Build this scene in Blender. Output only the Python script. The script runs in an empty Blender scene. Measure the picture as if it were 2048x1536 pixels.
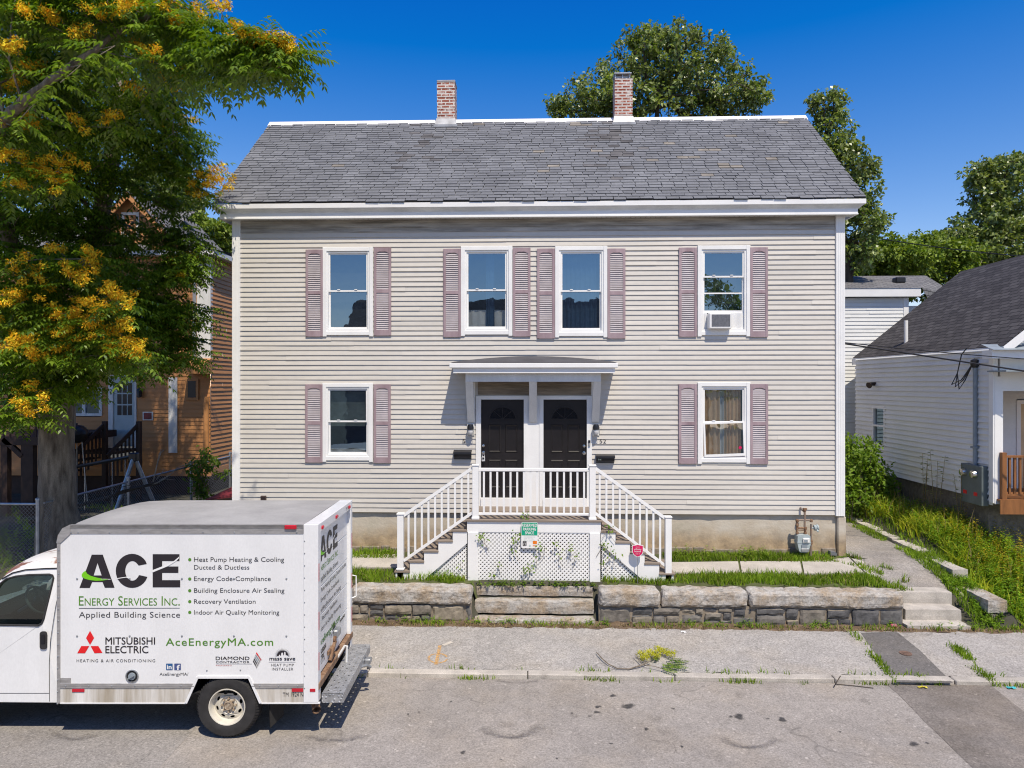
import bpy, math, random
import numpy as np
from mathutils import Vector, Matrix
from mathutils.geometry import tessellate_polygon

# ------------------------------------------------------------------ camera, sky, sun, exposure
SC = bpy.context.scene
COL = SC.collection
CAM = Vector((0.0, -14.6, 4.38))
YAW = math.radians(1.9)
FPX = 1420.0
SUN_EL, SUN_AZ = math.radians(59.5), math.radians(158.2)
SUN_DIR = Vector((math.sin(SUN_AZ) * math.cos(SUN_EL), math.cos(SUN_AZ) * math.cos(SUN_EL), math.sin(SUN_EL)))

cam = bpy.data.cameras.new('camera')
cam.sensor_width = 36.0
cam.lens = 36.0 * FPX / 2048.0
cam.clip_start, cam.clip_end = 0.1, 3000.0
camo = bpy.data.objects.new('camera', cam)
camo.location = CAM
camo.rotation_euler = (math.radians(90), 0, YAW)
COL.objects.link(camo)
SC.camera = camo

world = bpy.data.worlds.new('World')
SC.world = world
world.use_nodes = True
nt = world.node_tree
for n in list(nt.nodes):
    nt.nodes.remove(n)
sky = nt.nodes.new('ShaderNodeTexSky')
sky.sky_type = 'NISHITA'
sky.sun_disc = False
sky.sun_elevation = SUN_EL
sky.sun_rotation = SUN_AZ
sky.altitude = 100
sky.air_density = 1.0
sky.dust_density = 0.25
sky.ozone_density = 4.0
hsv = nt.nodes.new('ShaderNodeHueSaturation')
hsv.inputs['Saturation'].default_value = 1.12
hsv.inputs['Value'].default_value = 1.0
# deepen the blue: take a constant out of red, as a polarised clear northern sky looks
dp = nt.nodes.new('ShaderNodeVectorMath')
dp.operation = 'MULTIPLY_ADD'
dp.inputs[1].default_value = (2.22, 1.63, 1.15)
dp.inputs[2].default_value = (-1.69, -1.31, 1.2)
cl = nt.nodes.new('ShaderNodeVectorMath')
cl.operation = 'MAXIMUM'
cl.inputs[1].default_value = (0.02, 0.05, 0.1)
bg = nt.nodes.new('ShaderNodeBackground')
bg.inputs['Strength'].default_value = 0.11
wo = nt.nodes.new('ShaderNodeOutputWorld')
nt.links.new(sky.outputs[0], hsv.inputs['Color'])
nt.links.new(hsv.outputs[0], dp.inputs[0])
nt.links.new(dp.outputs[0], cl.inputs[0])
nt.links.new(cl.outputs[0], bg.inputs['Color'])
nt.links.new(bg.outputs[0], wo.inputs['Surface'])

sun = bpy.data.lights.new('sun', 'SUN')
sun.energy = 5.0
sun.angle = math.radians(0.5)
sun.color = (1.0, 0.90, 0.745)
suno = bpy.data.objects.new('sun', sun)
suno.rotation_euler = (-SUN_DIR).to_track_quat('-Z', 'Y').to_euler()
suno.location = (10, -30, 40)
COL.objects.link(suno)

SC.view_settings.view_transform = 'Standard'
SC.view_settings.look = 'None'
SC.view_settings.exposure = 0.08
SC.view_settings.gamma = 1.0
SC.view_settings.use_curve_mapping = False

# ------------------------------------------------------------------ helpers
R = random.Random(7)
NR = np.random.default_rng(11)


def P(px, py, y):
    """world point seen at photo pixel (px, py) on the plane Y = y"""
    D = y - CAM.y
    t = (px - 1024.0) / FPX
    c, s = math.cos(YAW), math.sin(YAW)
    X = D * (t * c - s) / (c + t * s)
    zc = -X * s + D * c
    return Vector((X, y, CAM.z - (py - 768.0) / FPX * zc))


def G(px, py, z):
    """world point seen at photo pixel on the plane Z = z"""
    zc = (CAM.z - z) * FPX / (py - 768.0)
    xc = (px - 1024.0) / FPX * zc
    c, s = math.cos(YAW), math.sin(YAW)
    return Vector((CAM.x + xc * c - zc * s, CAM.y + xc * s + zc * c, z))


def PX(px, y):
    return P(px, 768, y).x


def PZ(px, py, y):
    return P(px, py, y).z


class MB:
    """collects shapes that become ONE mesh object"""

    def __init__(self):
        self.v, self.f, self.m = [], [], []

    def add(self, vs, fs, m=0):
        b = len(self.v)
        self.v += [tuple(p) for p in vs]
        for f in fs:
            self.f.append(tuple(i + b for i in f))
            self.m.append(m)
        return self

    def quad(self, a, b, c, d, m=0):
        return self.add([a, b, c, d], [(0, 1, 2, 3)], m)

    def box(self, x0, x1, y0, y1, z0, z1, m=0, ch=0.0):
        if ch > 0:
            return self.chbox(x0, x1, y0, y1, z0, z1, ch, m)
        vs = [(x0, y0, z0), (x1, y0, z0), (x1, y1, z0), (x0, y1, z0), (x0, y0, z1), (x1, y0, z1), (x1, y1, z1), (x0, y1, z1)]
        return self.add(vs, [(0, 3, 2, 1), (4, 5, 6, 7), (0, 1, 5, 4), (1, 2, 6, 5), (2, 3, 7, 6), (3, 0, 4, 7)], m)

    def chbox(self, x0, x1, y0, y1, z0, z1, c, m=0):
        """box with chamfered edges (convex hull of 24 points written out)"""
        vs, idx = [], {}
        lo, hi = (x0, y0, z0), (x1, y1, z1)
        for sx in (0, 1):
            for sy in (0, 1):
                for sz in (0, 1):
                    s = (sx, sy, sz)
                    for ax in range(3):
                        p = []
                        for k in range(3):
                            e = hi[k] if s[k] else lo[k]
                            p.append(e if k == ax else (e - c if s[k] else e + c))
                        idx[(s, ax)] = len(vs)
                        vs.append(p)
        fs = []
        for ax in range(3):
            o = [k for k in range(3) if k != ax]
            for side in (0, 1):
                q = []
                for a, b in ((0, 0), (1, 0), (1, 1), (0, 1)):
                    s = [0, 0, 0]
                    s[ax] = side
                    s[o[0]], s[o[1]] = a, b
                    q.append(idx[(tuple(s), ax)])
                flip = (side == 0) ^ (ax == 1)
                fs.append(tuple(reversed(q)) if flip else tuple(q))
        for ax in range(3):
            o = [k for k in range(3) if k != ax]
            for a in (0, 1):
                for b in (0, 1):
                    s0, s1 = [0, 0, 0], [0, 0, 0]
                    s0[o[0]] = s1[o[0]] = a
                    s0[o[1]] = s1[o[1]] = b
                    s1[ax] = 1
                    s0, s1 = tuple(s0), tuple(s1)
                    fs.append((idx[(s0, o[0])], idx[(s1, o[0])], idx[(s1, o[1])], idx[(s0, o[1])]))
        for sx in (0, 1):
            for sy in (0, 1):
                for sz in (0, 1):
                    s = (sx, sy, sz)
                    fs.append((idx[(s, 0)], idx[(s, 1)], idx[(s, 2)]))
        return self.add(vs, fs, m)

    def bar(self, a, b, w, h, up=(0, 0, 1), m=0):
        """rectangular bar from a to b; w across, h along up"""
        a, b = Vector(a), Vector(b)
        d = (b - a).normalized()
        u = Vector(up)
        s = d.cross(u)
        if s.length < 1e-6:
            s = d.cross(Vector((0, 1, 0)))
        s.normalize()
        u = s.cross(d).normalized()
        s, u = s * (w / 2), u * (h / 2)
        vs = [a - s - u, a + s - u, a + s + u, a - s + u, b - s - u, b + s - u, b + s + u, b - s + u]
        return self.add(vs, [(0, 1, 2, 3), (7, 6, 5, 4), (0, 4, 5, 1), (1, 5, 6, 2), (2, 6, 7, 3), (3, 7, 4, 0)], m)

    def tube(self, pts, r, n=8, m=0, cap=True):
        pts = [Vector(p) for p in pts]
        rs = r if isinstance(r, (list, tuple)) else [r] * len(pts)
        rings = []
        prev = None
        for i, p in enumerate(pts):
            d = (pts[min(i + 1, len(pts) - 1)] - pts[max(i - 1, 0)])
            if d.length < 1e-9:
                d = Vector((0, 0, 1))
            d.normalize()
            if prev is None:
                a = d.orthogonal().normalized()
            else:
                a = prev - d * prev.dot(d)
                a = a.normalized() if a.length > 1e-6 else d.orthogonal().normalized()
            prev = a
            b = d.cross(a)
            rings.append([p + (a * math.cos(2 * math.pi * k / n) + b * math.sin(2 * math.pi * k / n)) * rs[i] for k in range(n)])
        vs = [q for ring in rings for q in ring]
        fs = []
        for i in range(len(pts) - 1):
            for k in range(n):
                k2 = (k + 1) % n
                fs.append((i * n + k, i * n + k2, (i + 1) * n + k2, (i + 1) * n + k))
        if cap:
            fs.append(tuple(range(n - 1, -1, -1)))
            fs.append(tuple((len(pts) - 1) * n + k for k in range(n)))
        return self.add(vs, fs, m)

    def lathe(self, c, axis, prof, n=24, m=0):
        """prof: (radius, offset along axis) list"""
        c, ax = Vector(c), Vector(axis).normalized()
        a = ax.orthogonal().normalized()
        b = ax.cross(a)
        vs, fs = [], []
        for (r, h) in prof:
            for k in range(n):
                t = 2 * math.pi * k / n
                vs.append(c + ax * h + (a * math.cos(t) + b * math.sin(t)) * r)
        for i in range(len(prof) - 1):
            for k in range(n):
                k2 = (k + 1) % n
                fs.append((i * n + k, i * n + k2, (i + 1) * n + k2, (i + 1) * n + k))
        return self.add(vs, fs, m)

    def poly(self, loops, fn, m=0):
        """flat polygon with holes: loops of 2D points, fn maps (a, b) to 3D; triangulated"""
        if not isinstance(loops[0][0], (tuple, list)):
            loops = [loops]
        flat = [p for lp in loops for p in lp]
        tris = tessellate_polygon([[Vector((p[0], p[1], 0)) for p in lp] for lp in loops])
        return self.add([fn(p[0], p[1]) for p in flat], [tuple(t) for t in tris], m)

    def prism(self, loops, f0, f1, m=0):
        """polygon (with holes) given thickness between two mappings"""
        if not isinstance(loops[0][0], (tuple, list)):
            loops = [loops]
        self.poly(loops, f0, m)
        self.poly(loops, f1, m)
        for lp in loops:
            n = len(lp)
            for i in range(n):
                a, b = lp[i], lp[(i + 1) % n]
                self.quad(f0(*a), f0(*b), f1(*b), f1(*a), m)
        return self


ROOTLOC = {}


def root_of(o):
    while o.parent is not None:
        o = o.parent
    return o


def mk(name, mb, mats, parent=None, smooth=False, loc=None, world=True):
    """link what an MB holds as one mesh object; world coordinates unless told otherwise"""
    me = bpy.data.meshes.new(name)
    off = Vector((0, 0, 0))
    if parent is not None and world:
        off = ROOTLOC.get(root_of(parent).name, off)
    elif parent is None and loc is not None:
        off = Vector(loc)
    vs = np.asarray(mb.v, dtype=np.float64).reshape(-1, 3) - np.array(off)
    me.from_pydata(vs.tolist(), [], mb.f)
    if not isinstance(mats, (list, tuple)):
        mats = [mats]
    for mm in mats:
        me.materials.append(mm)
    if len(mats) > 1:
        me.polygons.foreach_set('material_index', mb.m)
    fix_uv(me)
    if smooth:
        me.polygons.foreach_set('use_smooth', [True] * len(me.polygons))
        me.update()
        try:
            me.set_sharp_from_angle(angle=math.radians(38))
        except Exception:
            pass
    me.update()
    o = bpy.data.objects.new(name, me)
    COL.objects.link(o)
    if parent is not None:
        o.parent = parent
    elif loc is not None:
        o.location = loc
        ROOTLOC[o.name] = Vector(loc)
    return o


def fix_uv(me):
    """UVs in metres: u runs level along each face, v up its slope"""
    n = len(me.polygons)
    if n == 0 or n > 60000:
        return
    uv = me.uv_layers.new(name='UVMap')
    co = np.empty(len(me.vertices) * 3)
    me.vertices.foreach_get('co', co)
    co = co.reshape(-1, 3)
    li = np.empty(len(me.loops), dtype=np.int32)
    me.loops.foreach_get('vertex_index', li)
    nor = np.empty(n * 3)
    me.polygons.foreach_get('normal', nor)
    nor = nor.reshape(-1, 3)
    tot = np.empty(n, dtype=np.int32)
    me.polygons.foreach_get('loop_total', tot)
    nl = np.repeat(nor, tot, axis=0)
    up = np.zeros_like(nl)
    up[:, 2] = 1.0
    u = np.cross(up, nl)
    ln = np.linalg.norm(u, axis=1)
    flat = ln < 0.05
    u[flat] = (1, 0, 0)
    ln[flat] = 1
    u /= ln[:, None]
    v = np.cross(nl, u)
    pc = co[li]
    out = np.stack([(pc * u).sum(1), (pc * v).sum(1)], 1)
    uv.data.foreach_set('uv', out.ravel())


def mk_np(name, V, F, mats, parent=None, mi=None, loc=None, world=True, smooth=False):
    """fast mesh from numpy arrays; F is (n, k)"""
    me = bpy.data.meshes.new(name)
    off = np.zeros(3)
    if parent is not None and world:
        off = np.array(ROOTLOC.get(root_of(parent).name, Vector((0, 0, 0))))
    elif parent is None and loc is not None:
        off = np.array(loc)
    V = np.asarray(V, dtype=np.float64) - off
    F = np.asarray(F, dtype=np.int32)
    k = F.shape[1]
    me.vertices.add(len(V))
    me.vertices.foreach_set('co', V.astype(np.float32).ravel())
    me.loops.add(F.size)
    me.loops.foreach_set('vertex_index', F.ravel())
    me.polygons.add(len(F))
    me.polygons.foreach_set('loop_start', np.arange(0, F.size, k, dtype=np.int32))
    try:
        me.polygons.foreach_set('loop_total', np.full(len(F), k, dtype=np.int32))
    except Exception:
        pass
    if not isinstance(mats, (list, tuple)):
        mats = [mats]
    for mm in mats:
        me.materials.append(mm)
    if mi is not None:
        me.polygons.foreach_set('material_index', np.asarray(mi, dtype=np.int32))
    if smooth:
        me.polygons.foreach_set('use_smooth', np.ones(len(F), dtype=bool))
    me.update(calc_edges=True)
    me.validate()
    o = bpy.data.objects.new(name, me)
    COL.objects.link(o)
    if parent is not None:
        o.parent = parent
    elif loc is not None:
        o.location = loc
    return o


def tag(o, label, cat, group=None):
    o['label'] = label
    o['category'] = cat
    if group:
        o['group'] = group
    return o


def thing(name, label, cat, loc=(0, 0, 0), rz=0.0, group=None):
    o = bpy.data.objects.new(name, None)
    o.empty_display_size = 0.2
    COL.objects.link(o)
    o.location = loc
    o.rotation_euler = (0, 0, rz)
    ROOTLOC[o.name] = Vector(loc)
    return tag(o, label, cat, group)


def structure(o, kind='structure'):
    o['kind'] = kind
    return o


def copy_tree(o, parent=None):
    c = o.copy()
    COL.objects.link(c)
    if parent is not None:
        c.parent = parent
    for ch in list(o.children):
        copy_tree(ch, c)
    return c


# ------------------------------------------------------------------ materials
def _new(name):
    m = bpy.data.materials.new(name)
    m.use_nodes = True
    t = m.node_tree
    b = t.nodes['Principled BSDF']
    return m, t, b


def _n(t, typ, **kw):
    n = t.nodes.new(typ)
    for k, v in kw.items():
        if k.startswith('i_'):
            n.inputs[k[2:].replace('_', ' ')].default_value = v
        else:
            setattr(n, k, v)
    return n


def _noise(t, vec, scale, detail=3, rough=0.6):
    n = t.nodes.new('ShaderNodeTexNoise')
    n.inputs['Scale'].default_value = scale
    n.inputs['Detail'].default_value = detail
    n.inputs['Roughness'].default_value = rough
    t.links.new(vec, n.inputs['Vector'])
    return n.outputs['Fac']


def _ramp(t, fac, stops):
    n = t.nodes.new('ShaderNodeValToRGB')
    e = n.color_ramp.elements
    while len(e) < len(stops):
        e.new(0.5)
    for el, (p, c) in zip(e, stops):
        el.position = p
        el.color = (c[0], c[1], c[2], 1) if isinstance(c, (tuple, list)) else (c, c, c, 1)
    t.links.new(fac, n.inputs['Fac'])
    return n.outputs['Color']


def _mix(t, fac, a, b, mode='MIX'):
    n = t.nodes.new('ShaderNodeMix')
    n.data_type = 'RGBA'
    n.blend_type = mode
    n.clamp_factor = True
    for sock, v in ((n.inputs[0], fac), (n.inputs[6], a), (n.inputs[7], b)):
        if isinstance(v, (int, float)):
            sock.default_value = v if sock == n.inputs[0] else (v, v, v, 1)
        elif isinstance(v, (tuple, list)):
            sock.default_value = (v[0], v[1], v[2], 1)
        else:
            t.links.new(v, sock)
    return n.outputs[2]


def _bump(t, b, h, strength=0.3, dist=0.01):
    n = t.nodes.new('ShaderNodeBump')
    n.inputs['Strength'].default_value = strength
    n.inputs['Distance'].default_value = dist
    t.links.new(h, n.inputs['Height'])
    t.links.new(n.outputs[0], b.inputs['Normal'])


def mat(name, col, rough=0.6, var=0.12, scale=3.0, col2=None, bump=0.0, bscale=60.0, metal=0.0, spec=0.4, island=0.0, stretch=None, fine=0.05, coat=0.0, icols=None):
    """a plain painted or worn surface: colour varied by two noises, optional bump"""
    m, t, b = _new(name)
    tc = t.nodes.new('ShaderNodeTexCoord')
    vec = tc.outputs['Object']
    if stretch:
        mp = t.nodes.new('ShaderNodeMapping')
        mp.inputs['Scale'].default_value = stretch
        t.links.new(vec, mp.inputs['Vector'])
        vec = mp.outputs[0]
    lo = tuple(c * (1 - var) for c in col)
    hi = col2 if col2 else tuple(min(1, c * (1 + var)) for c in col)
    c = _ramp(t, _noise(t, vec, scale, 5), [(0.3, lo), (0.7, hi)])
    if icols:
        g = t.nodes.new('ShaderNodeNewGeometry')
        c = _mix(t, 1.0, _ramp(t, g.outputs['Random Per Island'], icols), _ramp(t, _noise(t, vec, scale, 5), [(0.3, 1 - var), (0.7, 1.0)]), 'MULTIPLY')
    if fine:
        f = _ramp(t, _noise(t, vec, scale * 22, 2), [(0.3, 1 - fine * 2), (0.7, 1 + 0)])
        c = _mix(t, 1.0, c, f, 'MULTIPLY')
    if island:
        g = t.nodes.new('ShaderNodeNewGeometry')
        f = _ramp(t, g.outputs['Random Per Island'], [(0.0, 1 - island), (1.0, 1.0)])
        c = _mix(t, 1.0, c, f, 'MULTIPLY')
    t.links.new(c, b.inputs['Base Color'])
    b.inputs['Roughness'].default_value = rough
    b.inputs['Metallic'].default_value = metal
    b.inputs['Specular IOR Level'].default_value = spec
    if coat:
        b.inputs['Coat Weight'].default_value = coat
        b.inputs['Coat Roughness'].default_value = 0.08
    if bump:
        _bump(t, b, _noise(t, vec, bscale, 4), bump, 0.01)
    return m


def mat_asphalt(name, base, tint=(1, 0.98, 0.95), speck=0.35, dirt=0.2):
    m, t, b = _new(name)
    vec = t.nodes.new('ShaderNodeTexCoord').outputs['Object']
    a = _ramp(t, _noise(t, vec, 42, 4, 0.8), [(0.34, base * (1 - speck)), (0.5, base), (0.66, base * (1 + speck))])
    v = t.nodes.new('ShaderNodeTexVoronoi')
    v.inputs['Scale'].default_value = 34
    t.links.new(vec, v.inputs['Vector'])
    st = _ramp(t, v.outputs['Color'], [(0.0, 0.66), (0.5, 1.0), (0.88, 1.08), (1.0, 1.9)])
    c = _mix(t, 0.65, a, st, 'MULTIPLY')
    big = _ramp(t, _noise(t, vec, 0.55, 6, 0.65), [(0.3, 1 - dirt), (0.55, 1.0), (0.75, 1 + dirt * 0.5)])
    c = _mix(t, 1.0, c, big, 'MULTIPLY')
    mid = _ramp(t, _noise(t, vec, 4.5, 5, 0.7), [(0.3, 0.87), (0.6, 1.03)])
    c = _mix(t, 1.0, c, mid, 'MULTIPLY')
    # brownish dust
    du = _ramp(t, _noise(t, vec, 0.9, 4, 0.6), [(0.45, 0.0), (0.75, 0.55)])
    c = _mix(t, du, c, _mix(t, 1.0, c, (1.08, 1.0, 0.86), 'MULTIPLY'))
    c = _mix(t, 1.0, c, tint, 'MULTIPLY')
    # cracks
    w = _noise(t, vec, 1.4, 3)
    vm = t.nodes.new('ShaderNodeVectorMath')
    vm.operation = 'ADD'
    nz = t.nodes.new('ShaderNodeTexNoise')
    nz.inputs['Scale'].default_value = 1.5
    t.links.new(vec, nz.inputs['Vector'])
    t.links.new(vec, vm.inputs[0])
    t.links.new(nz.outputs['Color'], vm.inputs[1])
    vc = t.nodes.new('ShaderNodeTexVoronoi')
    vc.feature = 'DISTANCE_TO_EDGE'
    vc.inputs['Scale'].default_value = 0.38
    t.links.new(vm.outputs[0], vc.inputs['Vector'])
    ck = _ramp(t, vc.outputs['Distance'], [(0.0, 0.62), (0.005, 0.8), (0.009, 1.0)])
    gate = _ramp(t, w, [(0.5, 0.0), (0.6, 0.8)])
    c = _mix(t, gate, c, _mix(t, 1.0, c, ck, 'MULTIPLY'))
    t.links.new(c, b.inputs['Base Color'])
    b.inputs['Roughness'].default_value = 0.9
    b.inputs['Specular IOR Level'].default_value = 0.2
    _bump(t, b, _noise(t, vec, 90, 3, 0.7), 0.5, 0.006)
    return m


def mat_leaf(name, c0, c1, trans=0.35, rough=0.5, spec=0.3, clump=0.7):
    m, t, b = _new(name)
    g = t.nodes.new('ShaderNodeNewGeometry')
    tc = t.nodes.new('ShaderNodeTexCoord')
    c = _ramp(t, g.outputs['Random Per Island'], [(0.0, c0), (1.0, c1)])
    cl = _ramp(t, _noise(t, tc.outputs['Object'], clump, 3), [(0.35, 0.72), (0.65, 1.2)])
    c = _mix(t, 1.0, c, cl, 'MULTIPLY')
    t.links.new(c, b.inputs['Base Color'])
    b.inputs['Roughness'].default_value = rough
    b.inputs['Specular IOR Level'].default_value = spec
    tr = t.nodes.new('ShaderNodeBsdfTranslucent')
    tcx = _mix(t, 1.0, c, (1.25, 1.3, 0.45), 'MULTIPLY')
    t.links.new(tcx, tr.inputs['Color'])
    mx = t.nodes.new('ShaderNodeMixShader')
    mx.inputs[0].default_value = trans
    out = t.nodes['Material Output']
    t.links.new(b.outputs[0], mx.inputs[1])
    t.links.new(tr.outputs[0], mx.inputs[2])
    t.links.new(mx.outputs[0], out.inputs['Surface'])
    return m


def mat_glass(name, refl=0.3, tint=(0.8, 0.84, 0.84), rough=0.01, wav=0.03, fres=0.4):
    m, t, b = _new(name)
    t.nodes.remove(b)
    gl = t.nodes.new('ShaderNodeBsdfGlossy')
    gl.inputs['Roughness'].default_value = rough
    gl.inputs['Color'].default_value = (0.56, 0.78, 0.98, 1)
    tp = t.nodes.new('ShaderNodeBsdfTransparent')
    tp.inputs['Color'].default_value = (*tint, 1)
    mx = t.nodes.new('ShaderNodeMixShader')
    lw = t.nodes.new('ShaderNodeLayerWeight')
    lw.inputs['Blend'].default_value = 0.3
    ma = t.nodes.new('ShaderNodeMath')
    ma.operation = 'MULTIPLY_ADD'
    ma.inputs[1].default_value = fres
    ma.inputs[2].default_value = refl
    ma.use_clamp = True
    t.links.new(lw.outputs['Fresnel'], ma.inputs[0])
    t.links.new(ma.outputs[0], mx.inputs[0])
    if wav:
        vec = t.nodes.new('ShaderNodeTexCoord').outputs['Object']
        bp = t.nodes.new('ShaderNodeBump')
        bp.inputs['Strength'].default_value = wav
        bp.inputs['Distance'].default_value = 0.05
        t.links.new(_noise(t, vec, 2.2, 2), bp.inputs['Height'])
        t.links.new(bp.outputs[0], gl.inputs['Normal'])
    t.links.new(tp.outputs[0], mx.inputs[1])
    t.links.new(gl.outputs[0], mx.inputs[2])
    t.links.new(mx.outputs[0], t.nodes['Material Output'].inputs['Surface'])
    return m


def mat_brick(name, c0, c1, mortar, bw=0.2, bh=0.065, ms=0.012, offset=0.5, bump=0.4, rough=0.9, splash=0.0, noise=0.25):
    """brick or shingle pattern on metric UVs"""
    m, t, b = _new(name)
    uv = t.nodes.new('ShaderNodeTexCoord').outputs['UV']
    ob = t.nodes.new('ShaderNodeTexCoord').outputs['Object']
    br = t.nodes.new('ShaderNodeTexBrick')
    br.inputs['Scale'].default_value = 1.0
    br.inputs['Brick Width'].default_value = bw
    br.inputs['Row Height'].default_value = bh
    br.inputs['Mortar Size'].default_value = ms
    br.inputs['Mortar Smooth'].default_value = 0.3
    br.offset = offset
    br.inputs['Color1'].default_value = (*c0, 1)
    br.inputs['Color2'].default_value = (*c1, 1)
    br.inputs['Mortar'].default_value = (*mortar, 1)
    t.links.new(uv, br.inputs['Vector'])
    c = _mix(t, 1.0, br.outputs['Color'], _ramp(t, _noise(t, ob, 7, 5), [(0.3, 1 - noise), (0.7, 1 + noise * 0.3)]), 'MULTIPLY')
    if splash:
        sp = _ramp(t, _noise(t, ob, 9, 5, 0.7), [(0.5, 0.0), (0.62, splash)])
        c = _mix(t, sp, c, mortar)
    t.links.new(c, b.inputs['Base Color'])
    b.inputs['Roughness'].default_value = rough
    b.inputs['Specular IOR Level'].default_value = 0.2
    inv = t.nodes.new('ShaderNodeMath')
    inv.operation = 'SUBTRACT'
    inv.inputs[0].default_value = 1.0
    t.links.new(br.outputs['Fac'], inv.inputs[1])
    _bump(t, b, inv.outputs[0], bump, 0.012)
    return m


def mat_granite():
    """hewn granite: grey crystals, brown weathering in patches and streaks, dark pits"""
    m, t, b = _new('weathered_granite')
    vec = t.nodes.new('ShaderNodeTexCoord').outputs['Object']
    c = _ramp(t, _noise(t, vec, 26, 5, 0.75), [(0.3, (0.30, 0.285, 0.265)), (0.7, (0.56, 0.535, 0.50))])
    br = _ramp(t, _noise(t, vec, 2.6, 6, 0.7), [(0.42, 0.0), (0.62, 0.85)])
    c = _mix(t, br, c, _mix(t, 1.0, c, (0.80, 0.64, 0.46), 'MULTIPLY'))
    mp = t.nodes.new('ShaderNodeMapping')
    mp.inputs['Scale'].default_value = (1.0, 1.0, 4.0)
    t.links.new(vec, mp.inputs['Vector'])
    dk = _ramp(t, _noise(t, mp.outputs[0], 5.5, 6, 0.75), [(0.34, 0.42), (0.5, 1.0)])
    c = _mix(t, 0.85, c, dk, 'MULTIPLY')
    t.links.new(c, b.inputs['Base Color'])
    b.inputs['Roughness'].default_value = 0.95
    b.inputs['Specular IOR Level'].default_value = 0.15
    _bump(t, b, _noise(t, vec, 13, 6, 0.75), 1.0, 0.03)
    return m


W = {}
W['white'] = mat('white_paint', (0.78, 0.78, 0.77), 0.45, 0.05, 2.0, fine=0.02)
W['white_dirty'] = mat('white_paint_weathered', (0.68, 0.68, 0.66), 0.5, 0.14, 3.0, stretch=(1, 1, 0.25), fine=0.04)
W['siding'] = mat('beige_vinyl_siding', (0.575, 0.545, 0.497), 0.5, 0.05, 0.6, fine=0.03, stretch=(0.6, 1, 0.9), island=0.045)
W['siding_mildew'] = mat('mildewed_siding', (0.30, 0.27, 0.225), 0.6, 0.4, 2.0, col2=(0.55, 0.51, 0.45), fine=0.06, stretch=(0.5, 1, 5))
W['grimy_shaded_siding'] = mat('siding_grime_and_shade', (0.17, 0.135, 0.095), 0.7, 0.35, 3.0, col2=(0.30, 0.25, 0.19), stretch=(0.5, 1, 6))  # siding grime with the canopy's shade mixed into the brown
W['meter_dark'] = mat('dark_grey_cabinet', (0.13, 0.155, 0.155), 0.5, 0.15, 5)
W['siding_plain'] = mat('beige_wall', (0.55, 0.49, 0.42), 0.6)
W['shutter'] = mat('faded_mauve_plastic', (0.30, 0.212, 0.235), 0.6, 0.16, 5.0, col2=(0.39, 0.30, 0.322), fine=0.03, stretch=(1, 1, 0.3))
W['shutter_slat'] = mat('faded_mauve_slats', (0.44, 0.395, 0.41), 0.6, 0.14, 5.0, fine=0.03)
W['black_door'] = mat('black_brown_door_paint', (0.014, 0.012, 0.013), 0.32, 0.2, 3, spec=0.5)
W['black'] = mat('black_metal', (0.015, 0.015, 0.018), 0.35, 0.2, 5)
W['chrome'] = mat('brushed_metal', (0.62, 0.61, 0.6), 0.25, 0.08, 6, metal=1.0)
W['old_pipe'] = mat('old_gas_pipe', (0.30, 0.29, 0.28), 0.6, 0.3, 18, col2=(0.36, 0.22, 0.13), metal=0.3)
W['galv'] = mat('galvanised_metal', (0.42, 0.44, 0.46), 0.42, 0.2, 9, metal=0.75)
W['greymetal'] = mat('grey_painted_metal', (0.25, 0.29, 0.32), 0.5, 0.15, 5)
W['meter'] = mat('meter_grey_paint', (0.36, 0.42, 0.43), 0.5, 0.18, 8)
W['rust'] = mat('rusty_pipe', (0.20, 0.085, 0.04), 0.85, 0.4, 14, col2=(0.33, 0.22, 0.14))
W['dark'] = mat('dark_void', (0.012, 0.012, 0.013), 0.9, 0.2, 2)
W['room'] = mat('dim_room_wall', (0.10, 0.105, 0.11), 0.9, 0.3, 1.5)
W['glass'] = mat_glass('window_glass', 0.25)
W['glass_low'] = mat_glass('dull_glass', 0.07, fres=0.12)
W['autoglass'] = mat_glass('vehicle_glass', 0.035, (0.36, 0.44, 0.43), wav=0.0, fres=0.35)
W['slate'] = mat('roof_shingle_slate', (0.185, 0.192, 0.208), 0.75, 0.12, 1.1, col2=(0.222, 0.23, 0.247), bump=0.25, bscale=70, island=0.24, fine=0.12)
W['slate_tan'] = mat('roof_shingle_tan', (0.26, 0.235, 0.20), 0.8, 0.25, 4, bump=0.2, island=0.35)
W['lead'] = mat('grey_flashing', (0.33, 0.34, 0.36), 0.5, 0.25, 6, metal=0.2)
W['brick'] = mat_brick('chimney_brick', (0.27, 0.065, 0.04), (0.40, 0.13, 0.085), (0.62, 0.58, 0.54), 0.2, 0.072, 0.017, splash=0.75)
W['roof_dark'] = mat_brick('charcoal_shingles', (0.055, 0.052, 0.055), (0.10, 0.095, 0.098), (0.022, 0.022, 0.024), 0.33, 0.14, 0.012, bump=0.7)
W['roof_grey'] = mat_brick('grey_shingles', (0.14, 0.14, 0.145), (0.22, 0.215, 0.215), (0.05, 0.05, 0.05), 0.33, 0.14, 0.012, bump=0.6)
W['orange'] = mat('ochre_clapboard_paint', (0.50, 0.235, 0.085), 0.6, 0.14, 2.5, stretch=(0.4, 0.4, 2), fine=0.04, island=0.1)
W['white_siding'] = mat('white_vinyl_siding', (0.72, 0.73, 0.72), 0.5, 0.05, 1.0, island=0.04, fine=0.02)
W['wood_grey'] = mat('weathered_deck_wood', (0.30, 0.245, 0.20), 0.85, 0.3, 4, stretch=(0.3, 6, 6), island=0.3, bump=0.2)
W['wood_tan'] = mat('stained_porch_wood', (0.27, 0.11, 0.035), 0.65, 0.25, 5, stretch=(3, 3, 0.5), island=0.2)
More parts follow.
